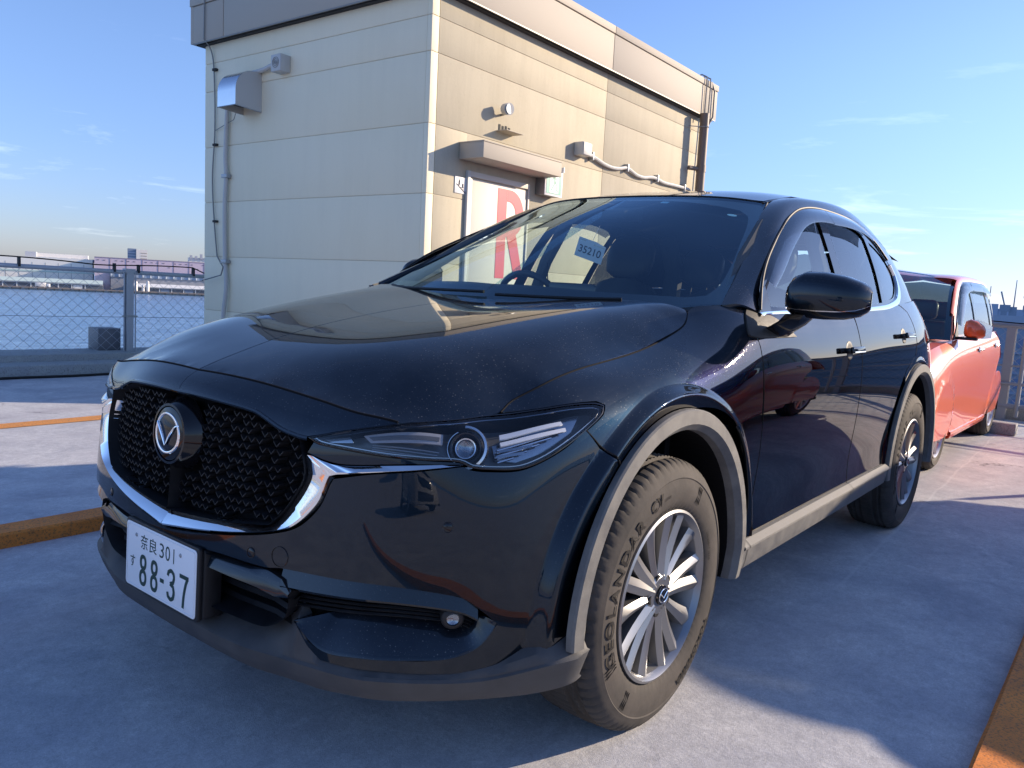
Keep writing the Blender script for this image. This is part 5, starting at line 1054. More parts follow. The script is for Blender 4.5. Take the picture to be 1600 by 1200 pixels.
def kerb(x0, x1, y0, y1, h, label):
    b = MB(); n = 60; rows = []
    xs = np.linspace(x0, x1, n)
    for y, z in ((y0, -.01), (y0, h*.86), (y0+.010, h), (y1-.010, h), (y1, h*.86), (y1, -.01)): rows.append([(x, y+random.uniform(-.0016, .0016), z+random.uniform(-.0014, .0014)*(z > 0)) for x in xs])
    b.grid(rows); b.add([rows[i][0] for i in range(6)], [(0, 1, 2, 3, 4, 5)]); b.add([rows[i][-1] for i in range(6)], [(5, 4, 3, 2, 1, 0)]); return tag(b.obj('bay_kerb', M['orange_kerb']), label, 'kerb', 'low orange kerbs between the parking bays')
kerb(7, -2.3, -1.712, -1.570, .060, 'low orange kerb along the bay edge, left of the black SUV')
kerb(7, -2.3, 1.597, 1.740, .060, 'low orange kerb at the bottom right, beside the open deck')
b = MB(); b.add([(9, -4.03, .004), (-3.0, -4.245, .004), (-3.0, -4.075, .004), (9, -3.86, .004)], [(0, 1, 2, 3)]); tag(b.obj('painted_line', M['orange_line']), kind='structure')
# ---------------------------------------------------------------- stair house
def wall_mat(name, a, b_, stain):
    m = mat(name, a, .75, 0, .25); g = G(m); v = g.pos(obj=False); n = g.noise(v, 1.3, 7, .62); n2 = g.noise(v, 40, 5, .7); n3 = g.noise(g.pos((1, 1, .12), obj=False), 7, 6, .65)
    c = g.mix(g.rng(n, .3, .7), a, b_); c = g.mix(g.rng(n3, .45, .75, 0, stain), c, (.20, .17, .13)); c = g.mix(g.rng(n2, .58, .70, 0, stain*.8), c, (.60, .56, .46)); c = g.mix(g.rng(n2, .30, .42, stain, 0), c, (.24, .21, .17))
    g.set('Base Color', c); g.bump(n2, .35, .003); return m
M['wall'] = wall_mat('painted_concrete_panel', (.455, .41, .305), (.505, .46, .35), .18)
M['wall_side'] = wall_mat('painted_concrete_panel_shade_lifted', (.84, .77, .57), (.86, .79, .60), .05)  # same cream paint as the wall, colour lightened to offset the side's shade
M['joint'] = mat('cream_sealant', (.62, .55, .42), .7)
M['fascia'] = mat('beige_painted_fascia', (.45, .41, .345), .7, 0, .2)
M['grey_trim'] = mat('grey_metal_trim', (.24, .24, .23), .5, .4)
M['grey_paint'] = mat('light_grey_enamel', (.50, .50, .48), .5)
M['duct_steel'] = mat('stainless_sheet', (.62, .64, .67), .24, 1.)
M['brown_pipe'] = mat('brown_drainpipe', (.17, .125, .10), .5)
M['door'] = mat('off_white_door', (.56, .52, .46), .55)
M['red_print'] = mat('red_film', (.66, .03, .065), .5)
M['dark_gap'] = mat('dark_gap', (.03, .03, .03), .8)
A_ = radians(181.366)
house = thing('stair_house', 'beige concrete panel stair house with metal fascia behind the black SUV', 'building', (-3.234, -3.2536, 0), A_, env=True)
rows_z = [-.12, .131, .731, 1.331, 1.931, 2.531, 3.131, 3.430, 3.75]
def block(name, a, b_, m, parent, bev=.0, label=None): q = MB(); q.box(a, b_); return q.obj(name, m, parent, bevel=bev, label=label)
block('core', (.007, .007, -.1), (5.61, 3.41, 4.0), M['joint'], house)
T_ = .06; gp = .0035
for i in range(len(rows_z)-1):
    z0, z1 = rows_z[i]+gp, rows_z[i+1]-gp
    # sunlit wall: corner strip, door bay, right bay
    segs = [(T_*.0+.0, .092-gp)]
    if z1 < 1.95: segs += [(.092+gp, .520), (1.500, 2.92-gp), (2.92+gp, 5.62)]
    elif z0 < 2.2 and z1 < 2.6: segs += [(.092+gp, .520), (1.500, 2.92-gp), (2.92+gp, 5.62)]; block('wall_panel', (.520, .0, 2.20), (1.500, .055, z1), M['wall'], house)
    else: segs += [(.092+gp, 2.92-gp), (2.92+gp, 5.62)]
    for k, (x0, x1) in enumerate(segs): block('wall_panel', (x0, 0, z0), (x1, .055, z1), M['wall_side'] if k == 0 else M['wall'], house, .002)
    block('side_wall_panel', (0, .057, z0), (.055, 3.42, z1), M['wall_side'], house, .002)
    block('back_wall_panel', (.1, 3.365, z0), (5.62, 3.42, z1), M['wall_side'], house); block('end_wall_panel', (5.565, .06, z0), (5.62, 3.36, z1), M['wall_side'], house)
# fascia and coping
for x0, x1 in ((-.1, 2.843), (2.855, 5.28), (5.292, 5.72)): block('fascia_panel', (x0, -.10, 3.64), (x1, -.02, 4.025), M['fascia'], house, .003)
for y0, y1 in ((-.017, 2.925), (2.937, 3.50)): block('fascia_panel', (-.1, y0, 3.64), (-.02, y1, 4.025), M['fascia'], house, .003)
block('fascia_panel', (-.1, 3.50, 3.64), (5.72, 3.55, 4.03), M['fascia'], house); block('fascia_panel', (5.66, -.02, 3.64), (5.72, 3.5, 4.03), M['fascia'], house)
block('fascia_soffit', (-.06, -.06, 3.625), (5.69, 3.5, 3.642), M['dark_gap'], house)
block('fascia_soffit', (-.102, -.102, 3.628), (5.7, -.085, 3.638), M['grey_trim'], house); block('fascia_soffit', (-.102, -.08, 3.628), (-.085, 3.5, 3.638), M['grey_trim'], house)
for x0, x1 in ((-.11, 2.845), (2.853, 5.285), (5.290, 5.73)): block('coping', (x0, -.112, 4.033), (x1, .12, 4.112), M['fascia'], house, .004)
block('coping', (-.11, .125, 4.033), (.12, 3.56, 4.112), M['fascia'], house, .004); block('roof_slab', (.12, .12, 3.95), (5.7, 3.5, 4.0), M['concrete'], house)
# door with the big red letter
dr = bpy.data.objects.new('door', None); COL.objects.link(dr); dr.parent = house
block('door_leaf', (.60, -.005, -.05), (1.475, .03, 2.135), M['door'], dr, .002)
block('door_frame', (.520, -.030, -.05), (.560, .05, 2.20), M['grey_paint'], dr, .003); block('door_frame', (.562, -.018, -.05), (.598, .045, 2.185), M['grey_trim'], dr, .002); block('door_frame', (1.478, -.020, -.05), (1.500, .05, 2.20), M['door'], dr, .002); block('door_frame', (.560, -.02, 2.150), (1.478, .05, 2.20), M['door'], dr, .002)
b = MB(); zt, zb = 2.105, 1.235; xl, xs_ = 1.005, .145
def poly(b, pts, y): b.add([(x, y, z) for x, z in pts], [tuple(range(len(pts)))])
yR = -.0075
poly(b, [(xl, zb-.9+.9), (xl+xs_, zb), (xl+xs_, zt), (xl, zt)], yR)
# bowl of the letter: outer and inner arcs
def arcpts(cx, cz, rx, rz, a0, a1, n): return [(cx+rx*cos(a), cz+rz*sin(a)) for a in np.linspace(a0, a1, n)]
o_ = [(xl+xs_, zt)]+arcpts(1.20, 1.875, .230, .230, pi/2, -pi/2, 22)+[(xl+xs_, 1.645)]; i_ = [(xl+xs_, 1.990)]+arcpts(1.185, 1.875, .115, .115, pi/2, -pi/2, 22)+[(xl+xs_, 1.760)]
k = len(o_); b.add([(x, yR-.0005, z) for x, z in o_+i_], [(j, j+1, k+j+1, k+j) for j in range(k-1)])
poly(b, [(1.165, 1.66), (1.310, 1.70), (1.470, zb), (1.325, zb)], yR-.001)
b.obj('letter_r', M['red_print'], dr)
b = MB(); b.tube([(1.44, -.03, 1.00), (1.33, -.05, 1.00)], .011, 8); b.box((1.405, -.02, .93), (1.455, -.004, 1.07)); b.obj('door_handle', M['steel'], dr, smooth=True, auto=.7)
# canopy over the door
cn = bpy.data.objects.new('door_canopy', None); COL.objects.link(cn); cn.parent = house
block('canopy_slab', (.412, -.29, 2.285), (1.66, -.002, 2.425), M['fascia'], cn, .004); block('canopy_flashing', (.408, -.295, 2.425), (1.664, -.002, 2.436), M['fascia'], cn, .002)
# bits on the sunlit wall, each a thing
def on_house(name, label, cat, group=None):
    o = bpy.data.objects.new(name, None); COL.objects.link(o); o.matrix_world = ENV @ Matrix.Translation((-3.234, -3.2536, 0)) @ Matrix.Rotation(A_, 4, 'Z'); return tag(o, label, cat, group)
sg_ = on_house('stair_sign', 'small white stair pictogram plate left of the red letter door', 'sign')
block('sign_plate', (.366, -.008, 1.980), (.535, -.0005, 2.128), M['white'], sg_, .001)
b = MB(); yy = -.0095
for k in range(4): b.box((.392+.030*k, yy, 2.05-.017*k), (.430+.030*k, yy+.001, 2.055-.017*k))
b.tube([(.388, yy, 2.062), (.515, yy, 1.988)], .0028, 5)
for cx, cz in ((.425, 2.078), (.475, 2.052)): b.tube([(cx, yy, cz+.020), (cx, yy, cz-.004)], .006, 6); b.tube([(cx, yy, cz), (cx-.010, yy, cz-.022)], .003, 5); b.tube([(cx, yy, cz), (cx+.010, yy, cz-.020)], .003, 5); b.lathe([(0, -.001), (.006, 0)], (cx, yy, cz+.030), n=12)
b.obj('pictogram', M['ink'], sg_)
ex = on_house('exit_sign', 'green and white running man emergency exit light under the canopy end', 'sign')
M['exit_green'] = mat('exit_green', (.035, .27, .22), .4); M['exit_white'] = mat('exit_white', (.55, .62, .60), .4)
block('exit_case', (1.615, -.118, 2.118), (1.925, -.001, 2.372), M['grey_trim'], ex, .006); block('exit_frame', (1.612, -.128, 2.112), (1.930, -.118, 2.380), M['white'], ex, .004); block('exit_panel', (1.635, -.1305, 2.135), (1.905, -.128, 2.358), M['exit_green'], ex)
b = MB(); y = -.132
poly(b, [(1.690, 2.145), (1.850, 2.145), (1.850, 2.350), (1.690, 2.350)], y); b.obj('exit_doorway', M['exit_white'], ex)
b = MB(); 
def limb(pts, w, y=y-.001):
    p = np.array(pts, float); t = np.gradient(p, axis=0); t /= np.linalg.norm(t, axis=1)[:, None]; n = np.stack([-t[:, 1], t[:, 0]], 1)*w/2; k = len(p); b.add([(x, y, z) for x, z in p+n]+[(x, y, z) for x, z in p-n], [(j, j+1, k+j+1, k+j) for j in range(k-1)])
limb([(1.765, 2.305), (1.785, 2.25)], .034); limb([(1.785, 2.255), (1.755, 2.215), (1.715, 2.165)], .017); limb([(1.785, 2.255), (1.820, 2.225), (1.812, 2.180), (1.840, 2.170)], .016); limb([(1.765, 2.300), (1.725, 2.275), (1.705, 2.250)], .012); limb([(1.775, 2.300), (1.812, 2.285), (1.830, 2.260)], .012); poly(b, [(1.755+.014*cos(a), 2.332+.014*sin(a)) for a in np.linspace(0, 2*pi, 13)[:-1]], y-.001)
b.obj('running_man', M['exit_green'], ex)
block('exit_bracket', (1.908, -.150, 2.372), (1.922, -.110, 2.425), M['white'], ex)
lp = on_house('wall_lamp', 'small round grey lamp head high above the door canopy', 'lamp')
b = MB(); b.tube([(1.0, -.002, 2.79), (.985, -.05, 2.79), (.965, -.075, 2.815)], .012, 8); b.obj('lamp_arm', M['grey_trim'], lp, smooth=True)
b = MB(); b.tube([(.968, -.07, 2.83), (.945, -.14, 2.822)], [.052, .056], 24); b.obj('lamp_head', M['grey_paint'], lp, smooth=True, auto=.7)
b = MB(); b.lathe([(0, -.004), (.045, -.002), (.047, .004)], (.944, -.142, 2.822), n=24); b.obj('lamp_glass', M['exit_white'], lp, smooth=True)
sp = on_house('metal_shelf', 'thin buckled metal plate sticking out of the wall below the round lamp', 'bracket')
b = MB(); b.box((.93, -.135, 2.628), (1.20, -.002, 2.634)); b.obj('plate', M['fascia'], sp); b = MB()
for k in range(4): b.box((.97+.05*k+.0*k, -.006, 2.642), (.995+.05*k, -.001, 2.70-.008*(k % 2)))
b.obj('dark_smudge', M['dark_gap'], sp)  # short dark strips on the wall just above the plate
jb = on_house('junction_box', 'grey junction box with wavy conduit on the sunlit wall', 'box')
block('box_body', (2.30, -.12, 2.625), (2.475, -.001, 2.765), M['grey_paint'], jb, .006); block('box_lid', (2.305, -.127, 2.630), (2.470, -.120, 2.760), M['grey_paint'], jb, .003)
b = MB(); pts = [(2.47,-.06,2.69),(2.56,-.05,2.665),(2.70,-.035,2.650),(2.90,-.035,2.615),(3.08,-.035,2.605),(3.25,-.035,2.62),(3.40,-.035,2.650),(3.50,-.035,2.640),(3.66,-.035,2.605),(3.85,-.035,2.600),(4.00,-.035,2.625),(4.15,-.035,2.635),(4.40,-.035,2.612),(4.70,-.035,2.618),(5.0,-.035,2.622),(5.16,-.035,2.615),(5.24,-.035,2.56)]
b.tube(smooth_loop(np.array(pts), .05, False), .021, 8); b.obj('conduit', M['grey_paint'], jb, smooth=True)
for x, z in ((2.62, 2.66), (3.42, 2.651), (4.2, 2.634), (5.0, 2.622)): b = MB(); b.box((x-.012, -.062, z-.045), (x+.012, -.001, z+.045)); b.obj('pipe_clip', M['steel'], jb, bevel=.003)
dp = on_house('drainpipe', 'brown vertical drainpipe at the far end of the stair house wall', 'pipe')
b = MB(); b.tube([(5.25, -.15, 3.64), (5.25, -.15, -.02)], .062, 16); b.obj('pipe', M['brown_pipe'], dp, smooth=True, auto=.8)
b = MB(); b.tube([(5.25, -.15, 2.95), (5.25, -.15, 2.86)], .068, 16); b.tube([(5.25, -.15, 2.9), (5.05, -.06, 2.9)], .03, 8); b.obj('pipe_collar', M['brown_pipe'], dp, smooth=True, auto=.8)
for z in (3.46, 2.2, .9): b = MB(); b.tube([(5.25+.066*cos(a), -.15+.066*sin(a), z) for a in np.linspace(0, 2*pi, 21)[:-1]], .006, 6, closed=True); b.tube([(5.08, -.005, z), (5.19, -.13, z)], .006, 6); b.obj('pipe_band', M['steel'], dp, smooth=True)
cb = on_house('roof_cable', 'thin grey cables looping over the fascia above the drainpipe', 'cable')
for dx in (0, .12): b = MB(); b.tube([(5.27+dx, -.13, 3.60), (5.27+dx, -.135, 4.02), (5.27+dx, -.13, 4.13), (5.27+dx, -.05, 4.17), (5.30+dx, .1, 4.14)], .010, 6); b.obj('cable', M['grey_trim'], cb, smooth=True)
b = MB(); b.tube([(5.50, -.10, 4.12), (5.56, -.125, 4.0), (5.56, -.125, 3.66), (5.50, -.08, 3.5), (5.47, -.08, 2.8), (5.45, -.08, 1.5)], .012, 6); b.obj('cable', M['grey_trim'], cb, smooth=True)
# bits on the shaded wall
vh = on_house('vent_hood', 'stainless quarter-round vent hood on the shaded wall', 'vent')
prof = [(0, 3.215)]+[(-.10-.21*sin(a), 3.00+.215*cos(a)) for a in np.linspace(0, pi/2, 10)]+[(-.31, 2.845), (0, 2.825)]
b = MB(); y0, y1 = 2.385, 2.70
b.grid([[(x, y, z) for x, z in prof[:-1]] for y in (y0, y1)]); b.obj('hood_sheet', M['duct_steel'], vh, smooth=True, auto=.6, solid=-.002)
for y in (y0, y1): b = MB(); b.add([(x, y, z) for x, z in prof], [tuple(range(len(prof)))]); b.obj('hood_cheek', M['grey_paint'], vh)
b = MB(); b.box((-.30, y0+.01, 2.90), (-.005, y1-.01, 2.93)); b.obj('hood_mesh', M['dark_gap'], vh)
b = MB(); b.tube([(-.312, y0+.002, 2.845), (-.002, y0+.002, 2.826)], .005, 6); b.tube([(-.312, y0, 2.845), (-.312, y1, 2.845)], .005, 6); b.obj('hood_rim', M['steel'], vh)
sk = on_house('siren_box', 'square grey siren box with round grille, topmost on the shaded wall', 'siren')
block('box_body', (-.125, 1.915, 3.165), (-.001, 2.07, 3.330), M['grey_paint'], sk, .008)
for r in (.018, .034, .050): b = MB(); b.tube([(-.1265, 1.992+r*cos(a), 3.25+r*sin(a)) for a in np.linspace(0, 2*pi, 29)[:-1]], .003, 6, closed=True); b.obj('grille_ring', M['grey_trim'], sk, smooth=True)
b = MB(); b.lathe([(0, -.002), (.012, 0)], (-.126, 1.992, 3.25), 'X', n=14); b.obj('grille_boss', M['grey_trim'], sk)
cd = on_house('wall_conduit', 'grey flexible conduit running down behind the vent hood', 'pipe')
b = MB(); b.tube(smooth_loop(np.array([(-.05,2.07,3.245),(-.05,2.15,3.255),(-.04,2.30,3.235),(-.04,2.50,3.225),(-.04,2.64,3.215),(-.04,2.80,3.16),(-.035,2.92,3.02),(-.035,2.95,2.80),(-.035,2.97,2.4),(-.035,2.955,2.2),(-.035,2.975,1.9),(-.035,2.96,1.3),(-.04,2.93,1.0),(-.05,2.96,.7),(-.05,2.97,.1)]), .06, False), .0235, 9); b.obj('conduit', M['grey_paint'], cd, smooth=True)
for z in (2.2, 1.28): b = MB(); b.box((-.062, 2.91, z-.02), (-.001, 3.01, z+.02)); b.obj('pipe_clip', M['steel'], cd, bevel=.004)
cw = on_house('wall_cable', 'thin dark cable clipped down the left edge of the shaded wall', 'cable')
b = MB(); b.tube(smooth_loop(np.array([(-.115,3.26,4.10),(-.115,3.27,3.66),(-.03,3.26,3.55),(-.02,3.22,3.3),(-.02,3.20,2.7),(-.02,3.24,2.2),(-.02,3.20,1.72),(-.02,3.14,1.34),(-.03,3.05,1.26),(-.06,2.96,1.22),(-.06,3.0,1.13),(-.1,3.3,1.06)]), .06, False), .0075, 6); b.tube([(-.02, 3.20, 2.70), (-.03, 2.96, 2.755), (-.05, 2.80, 2.78), (-.05, 2.76, 2.86)], .004, 5); b.obj('cable', M['grey_trim'], cw, smooth=True)
for z, y in ((3.35, 3.225), (2.55, 3.21), (1.72, 3.2)): b = MB(); b.box((-.035, y-.05, z-.012), (-.001, y+.012, z+.012)); b.obj('cable_clip', M['dark_gap'], cw)
# ---------------------------------------------------------------- parapet, fence on the left
def stepped(name, rows, x0, x1, m): b = MB(); xs = np.linspace(x0, x1, 30); b.grid([[(x, y, z) for x in xs] for y, z in rows]); return b.obj(name, m, auto=.5)
pm = kerb_mat('pale_parapet_paint', (.40, .42, .40), (.33, .35, .36)); M['parapet'] = pm
tag(stepped('parapet_wall', [(-6.44,-.02),(-6.45,.112),(-6.47,.122),(-6.72,.124),(-6.73,.185),(-6.75,.192),(-7.25,.192),(-7.26,-1.5)], 60, -9.2, pm), 'low stepped concrete parapet under the chain link fence', 'wall')
fm = M['steel']; M['fence_blue'] = mat('galvanised_fence_steel', (.45, .48, .52), .5, .3)
fn = thing('chain_link_fence', 'galvanised chain link fence at the deck edge in front of the water', 'fence', (0, -6.9, 0))
b = MB(); b.tube([(14, 0, 1.075), (-3.42, 0, 1.045)], .024, 10); b.obj('top_rail', M['fence_blue'], fn, smooth=True)
b = MB(); b.tube([(14, .0, .585), (-3.42, 0, .56)], .003, 5); b.obj('tension_wire', M['fence_blue'], fn)
for x in (-2.39, .61, 3.61, 6.61, 9.61):
    b = MB(); b.box((x-.038, -.03, .15), (x+.038, -.022, 1.08)); b.box((x-.038, .022, .15), (x+.038, .03, 1.08)); b.box((x-.004, -.022, .15), (x+.004, .022, 1.08)); b.box((x-.055, -.035, 1.045), (x+.055, .035, 1.085)); b.obj('post', M['fence_blue'], fn)
    for d in (-.062, .062): b = MB(); b.tube([(x+d, .02, .15), (x+d, .02, 1.06)], .007, 6); b.obj('stretcher_rod', M['fence_blue'], fn)
    b = MB(); b.box((x-.08, .02, .565), (x+.08, .034, .582)); b.obj('post_band', M['steel'], fn)
b = MB(); b.tube([(-3.42, 0, .1), (-3.42, 0, 1.09)], .030, 10); b.obj('end_post', M['fence_blue'], fn, smooth=True, auto=.8)
b = MB(); H = 1.055-.20; sp_ = .115; ang = sp_/.105
def wires(b, x0, x1, z0, z1, sgn, y):
    w = (z1-z0)*ang/1.0*1.0; x = x0-w
    while x < x1+w:
        a = (x, z0); c = (x+w, z1) if sgn > 0 else (x, z1); a = a if sgn > 0 else (x+w, z0)
        # clip to the bay
        (ax, az), (cx, cz) = a, c
        def cl(px): return az+(cz-az)*(px-ax)/(cx-ax)
        lo, hi = (ax, cx) if ax < cx else (cx, ax)
        l2, h2 = max(lo, x0), min(hi, x1)
        if h2-l2 > .02: b.tube([(l2, y, cl(l2)), (h2, y, cl(h2))], .0021, 3, caps=False)
        x += sp_
wires(b, -3.40, 6.5, .20, 1.055, 1, .006); wires(b, -3.40, 6.5, .20, 1.055, -1, .0095)
g = b.obj('chain_link_mesh', M['fence_blue'], fn); g['kind'] = 'stuff'
cbl = thing('rail_cable', 'black cable sagging along the top rail of the left fence', 'cable', (0, -6.86, 0))
b = MB(); pts = [(x, 0, 1.105+.035*abs(sin(x*1.7+.4))) for x in np.linspace(6, -3.1, 60)]+[(-3.25, .1, 1.06), (-3.33, .35, 1.10)]; b.tube(pts, .0075, 6); b.obj('cable', M['rubber'], cbl, smooth=True)
for x in (-1.30, -2.22, -2.48, -3.12): b = MB(); b.box((x-.007, -.045, 1.045), (x+.007, .010, 1.135)); b.obj('cable_tie', M['dark_gap'], cbl)
M['rail_dark'] = mat('dark_grey_cabinet', (.16, .17, .19), .5, .3)
bx = thing('fence_box', 'grey steel cabinet standing behind the fence post', 'box', (-2.24, -7.12, .19)); block('cabinet', (-.11, -.12, 0), (.13, .12, .24), M['rail_dark'], bx, .004); block('cabinet_door', (-.10, .121, .01), (.12, .128, .23), M['rail_dark'], bx, .003)
hs = MB(); hs.tube([(x, -6.40+.012*sin(x*3.1)+.01*sin(x*7), .014) for x in np.linspace(7, -3.1, 90)], .013, 6); tag(hs.obj('hose', M['rubber'], smooth=True), 'thin black hose lying along the foot of the parapet', 'hose')
# ---------------------------------------------------------------- fence and wheel stop at the right, beyond the orange car
ws_ = MB(); ws_.box((-7.46, .02, 0), (-7.28, .905, .118)); tag(ws_.obj('wheel_stop', M['concrete'], bevel=.012), 'grey concrete wheel stop behind the coral hatchback', 'wheel stop')
f2 = thing('deck_edge_railing', 'grey steel post and rail barrier at the deck edge beyond the coral car', 'fence', (-8.7, 0, 0))
M['rail_grey'] = mat('weathered_rail_steel', (.36, .36, .37), .55, .3)
for y in (-1.9, .60, 3.1, 5.6, 8.1):
    b = MB(); b.box((-.05, y-.045, -.01), (-.042, y+.045, 1.07)); b.box((.042, y-.045, -.01), (.05, y+.045, 1.07)); b.box((-.042, y-.004, -.01), (.042, y+.004, 1.07)); b.obj('post', M['rail_grey'], f2); b = MB(); b.tube([(.06, y+.15, .05), (.06, y+.15, 1.05)], .022, 8); b.obj('stay_pipe', M['rail_grey'], f2, smooth=True)
    b = MB(); b.tube([(.06, y-.10, .42), (.06, y+.25, .42)], .018, 8); b.obj('clamp', M['rail_grey'], f2, smooth=True)
for z, r in ((1.065, .03), (.165, .03), (.62, .012)): b = MB(); b.tube([(.03, -2.5, z), (.03, 12, z)], r, 8); b.obj('rail', M['rail_grey'], f2, smooth=True)
b = MB(); b.tube([(.1, y, 1.12-.03*abs(sin(y*1.3))) for y in np.linspace(-2, 12, 60)], .008, 6); b.obj('rail_wire', M['rubber'], f2, smooth=True)
b = MB(); wires(b, 0, 8, .2, 1.05, 1, 0); wires(b, 0, 8, .2, 1.05, -1, .003); b.V = [(y-.0, x-1.0, z) for x, y, z in b.V]; g = b.obj('chain_link_mesh', M['fence_blue'], f2); g['kind'] = 'stuff'
tag(stepped('edge_upstand', [(0, 0)], 0, 1, pm), kind='structure') if False else None
b = MB(); b.box((-9.2, -7.2, -.05), (-8.80, 60, .13)); tag(b.obj('edge_upstand', M['concrete']), 'low concrete upstand at the far deck edge under the barrier', 'wall')
# ---------------------------------------------------------------- water and the far shore
def env_obj(o): o.matrix_world = ENV @ o.matrix_world; return o
wm = mat('harbour_water', (.045, .10, .19), .22, 0, .5); g = G(wm); v = g.pos((.35, 1, 1), obj=False, rot=(0, 0, radians(25))); n = g.noise(v, .55, 8, .65, .4); n2 = g.noise(v, 3.2, 6, .65)
g.set('Base Color', g.mix(g.rng(n, .40, .62), (.06, .17, .34), (.20, .36, .56))); h_ = g.math('ADD', n, g.math('MULTIPLY', n2, .35)); g.bump(h_, .9, .6); M['water'] = wm
b = MB(); b.add([(-2500, -2500, -12), (2500, -2500, -12), (2500, 2500, -12), (-2500, 2500, -12)], [(0, 1, 2, 3)]); o = b.obj('water', wm); tag(o, kind='structure'); env_obj(o)
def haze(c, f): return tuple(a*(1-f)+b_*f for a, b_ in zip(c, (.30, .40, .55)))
# shore frame: x along the shore to the right as seen, y away, origin on the quay edge
azm = radians(-115); SH = ENV @ Matrix.Translation((1.85+535*cos(azm), 1.81+535*sin(azm), -12)) @ Matrix.Rotation(azm-pi/2, 4, 'Z')
def shore(name, label, cat, x, y, group=None): o = bpy.data.objects.new(name, None); COL.objects.link(o); o.matrix_world = SH @ Matrix.Translation((x, y, 0)); return tag(o, label, cat, group)
m_ = lambda n, c, r=.7: M.setdefault(n, mat(n, c, r))
b = MB(); b.box((-500, 0, -2), (300, 400, 1.1)); o = b.obj('far_shore', m_('quay_concrete', (.30, .28, .25))); o.matrix_world = SH; tag(o, kind='structure')
qr = shore('quay_fender', 'long brown timber fender along the quay across the water', 'quay edge', 0, -.6); b = MB(); b.box((-500, 0, 1.0), (300, .55, 1.7)); b.obj('fender_beam', m_('brown_fender', (.28, .22, .18)), qr)
for k in range(60):
    x = -110+4.2*k; q = MB(); q.box((x, -.15, -.2), (x+.5, 0, 1.2)); q.obj('fender_pile', m_('dark_pile', (.05, .05, .05)), qr)
wsh = m_('white_shed', (.75, .77, .77)); gre = m_('pale_green_roof', (.50, .62, .59)); dk = m_('shed_dark', (.13, .15, .18)); pk = m_('pink_cladding', (.58, .47, .54)); pkl = m_('pink_trim', (.30, .24, .30)); wht = m_('warehouse_white', (.80, .77, .72)); blg = m_('blue_glass', (.20, .27, .38))  # shore colours lightened to carry the distance haze
def shed(x0, x1, y, h, label, roofm):
    s_ = shore('quay_shed', label, 'shed', x0, y, 'low sheds along the far quay'); W = x1-x0
    b = MB(); b.box((0, 0, 1.1), (W, 18, 1.1+h*.5)); b.obj('wall', dk, s_)
    b = MB(); b.box((0, -.6, 1.1+h*.50), (W, .0, 1.1+h*.62)); b.obj('eaves', wsh, s_); b = MB(); b.grid([[(x, yy, z) for x in (0, W)] for yy, z in ((-1.2, 1.1+h*.62), (8, 1.1+h), (18, 1.1+h*.7))]); b.obj('roof', roofm, s_)
    for k in range(int(W/7)): b = MB(); b.box((k*7+.2, -.25, 1.1), (k*7+.7, -.05, 1.1+h*.5)); b.obj('column', wsh, s_)
    for k in range(int(W/14)):
        if random.random() < .6: b = MB(); b.box((k*14+1.2, -.12, 1.3), (k*14+6, -.02, 1.1+h*.42)); b.obj('shutter', random.choice([blg, wsh, m_('rust_door', (.30, .14, .10))]), s_)
shed(-120, -5, 12, 5.6, 'low quay shed with pale roof, in front of the long white warehouse', gre)
shed(12, 120, 14, 5.0, 'low quay shed with pale roof, in front of the pink warehouse', wsh)
# long white warehouse, rooftop blocks
def bigbox(name, label, x0, x1, y, h, m, d=40): o = shore(name, label, 'building', x0, y); q = MB(); q.box((0, 0, 1.1), (x1-x0, d, h)); q.obj('wall', m, o); return o
o = bigbox('warehouse', 'long low white warehouse across the water, left of the pink one', -150, -11, 40, 19.3, wht)
for k in range(22): q = MB(); q.box((7*k+1, -.06, 4), (7*k+1.25, -.01, 16)); q.obj('wall_joint', m_('joint_grey', (.33, .33, .33)), o)
q = MB(); q.box((0, -.3, 10.2), (158, 0, 11.2)); q.obj('band', gre, o)
o = bigbox('office_block', 'white rooftop office block at the left end of the far warehouse', -44, -14, 60, 22.0, wht, 20)
q = MB(); q.box((-5, -2, 16), (1, 8, 22.6)); q.obj('stair_core', m_('core_grey', (.42, .45, .5)), o)
for k in range(6): q = MB(); q.box((2+6*k, -.1, 17.6), (6.4+6*k, -.02, 19.6)); q.obj('window', blg, o)
o = bigbox('pink_warehouse', 'long pale pink panelled warehouse across the water', -9.8, 131, 30, 21.2, pk, 60)
for k in range(16): q = MB(); q.box((9.2*k+8.5, -.12, 2), (9.2*k+8.9, -.02, 21.1)); q.obj('wall_joint', pkl, o)
q = MB(); q.box((0, -.2, 20.9), (141, -.02, 21.35)); q.obj('parapet', pkl, o)
for k in range(40): q = MB(); q.box((3.4*k+1.3, -.12, 19.2-(2.6 if k % 5 == 2 else 0)), (3.4*k+2.6, -.02, 19.6-(2.6 if k % 5 == 2 else 0))); q.obj('vent', m_('vent_dark', (.14, .13, .17)), o)
q = MB(); q.box((8.5, -4, 9.4), (141, 0, 12.2)); q.obj('canopy', m_('canopy_blue', (.25, .32, .42)), o)
q = MB(); q.box((9, -3.5, 1.2), (140, -.3, 9.3)); q.obj('loading_bay', m_('bay_grey', (.30, .31, .34)), o)
for k in range(30): q = MB(); q.box((9+4.5*k, -4.4, 9.6), (9.6+4.5*k, -4.1, 12.4)); q.obj('truss', wsh, o)
o = bigbox('tower_block', 'white and blue glass office tower rising behind the pink warehouse', 11, 17, 160, 31, blg, 14)
for k in range(6): q = MB(); q.box((0, -.2, 17+2.1*k), (5.6, -.05, 17.8+2.1*k)); q.obj('floor_band', m_('tower_band', (.40, .46, .55)), o)
q = MB(); q.box((5.9, -1.5, 3), (13.8, 13, 30.4)); q.obj('stair_core', wht, o)
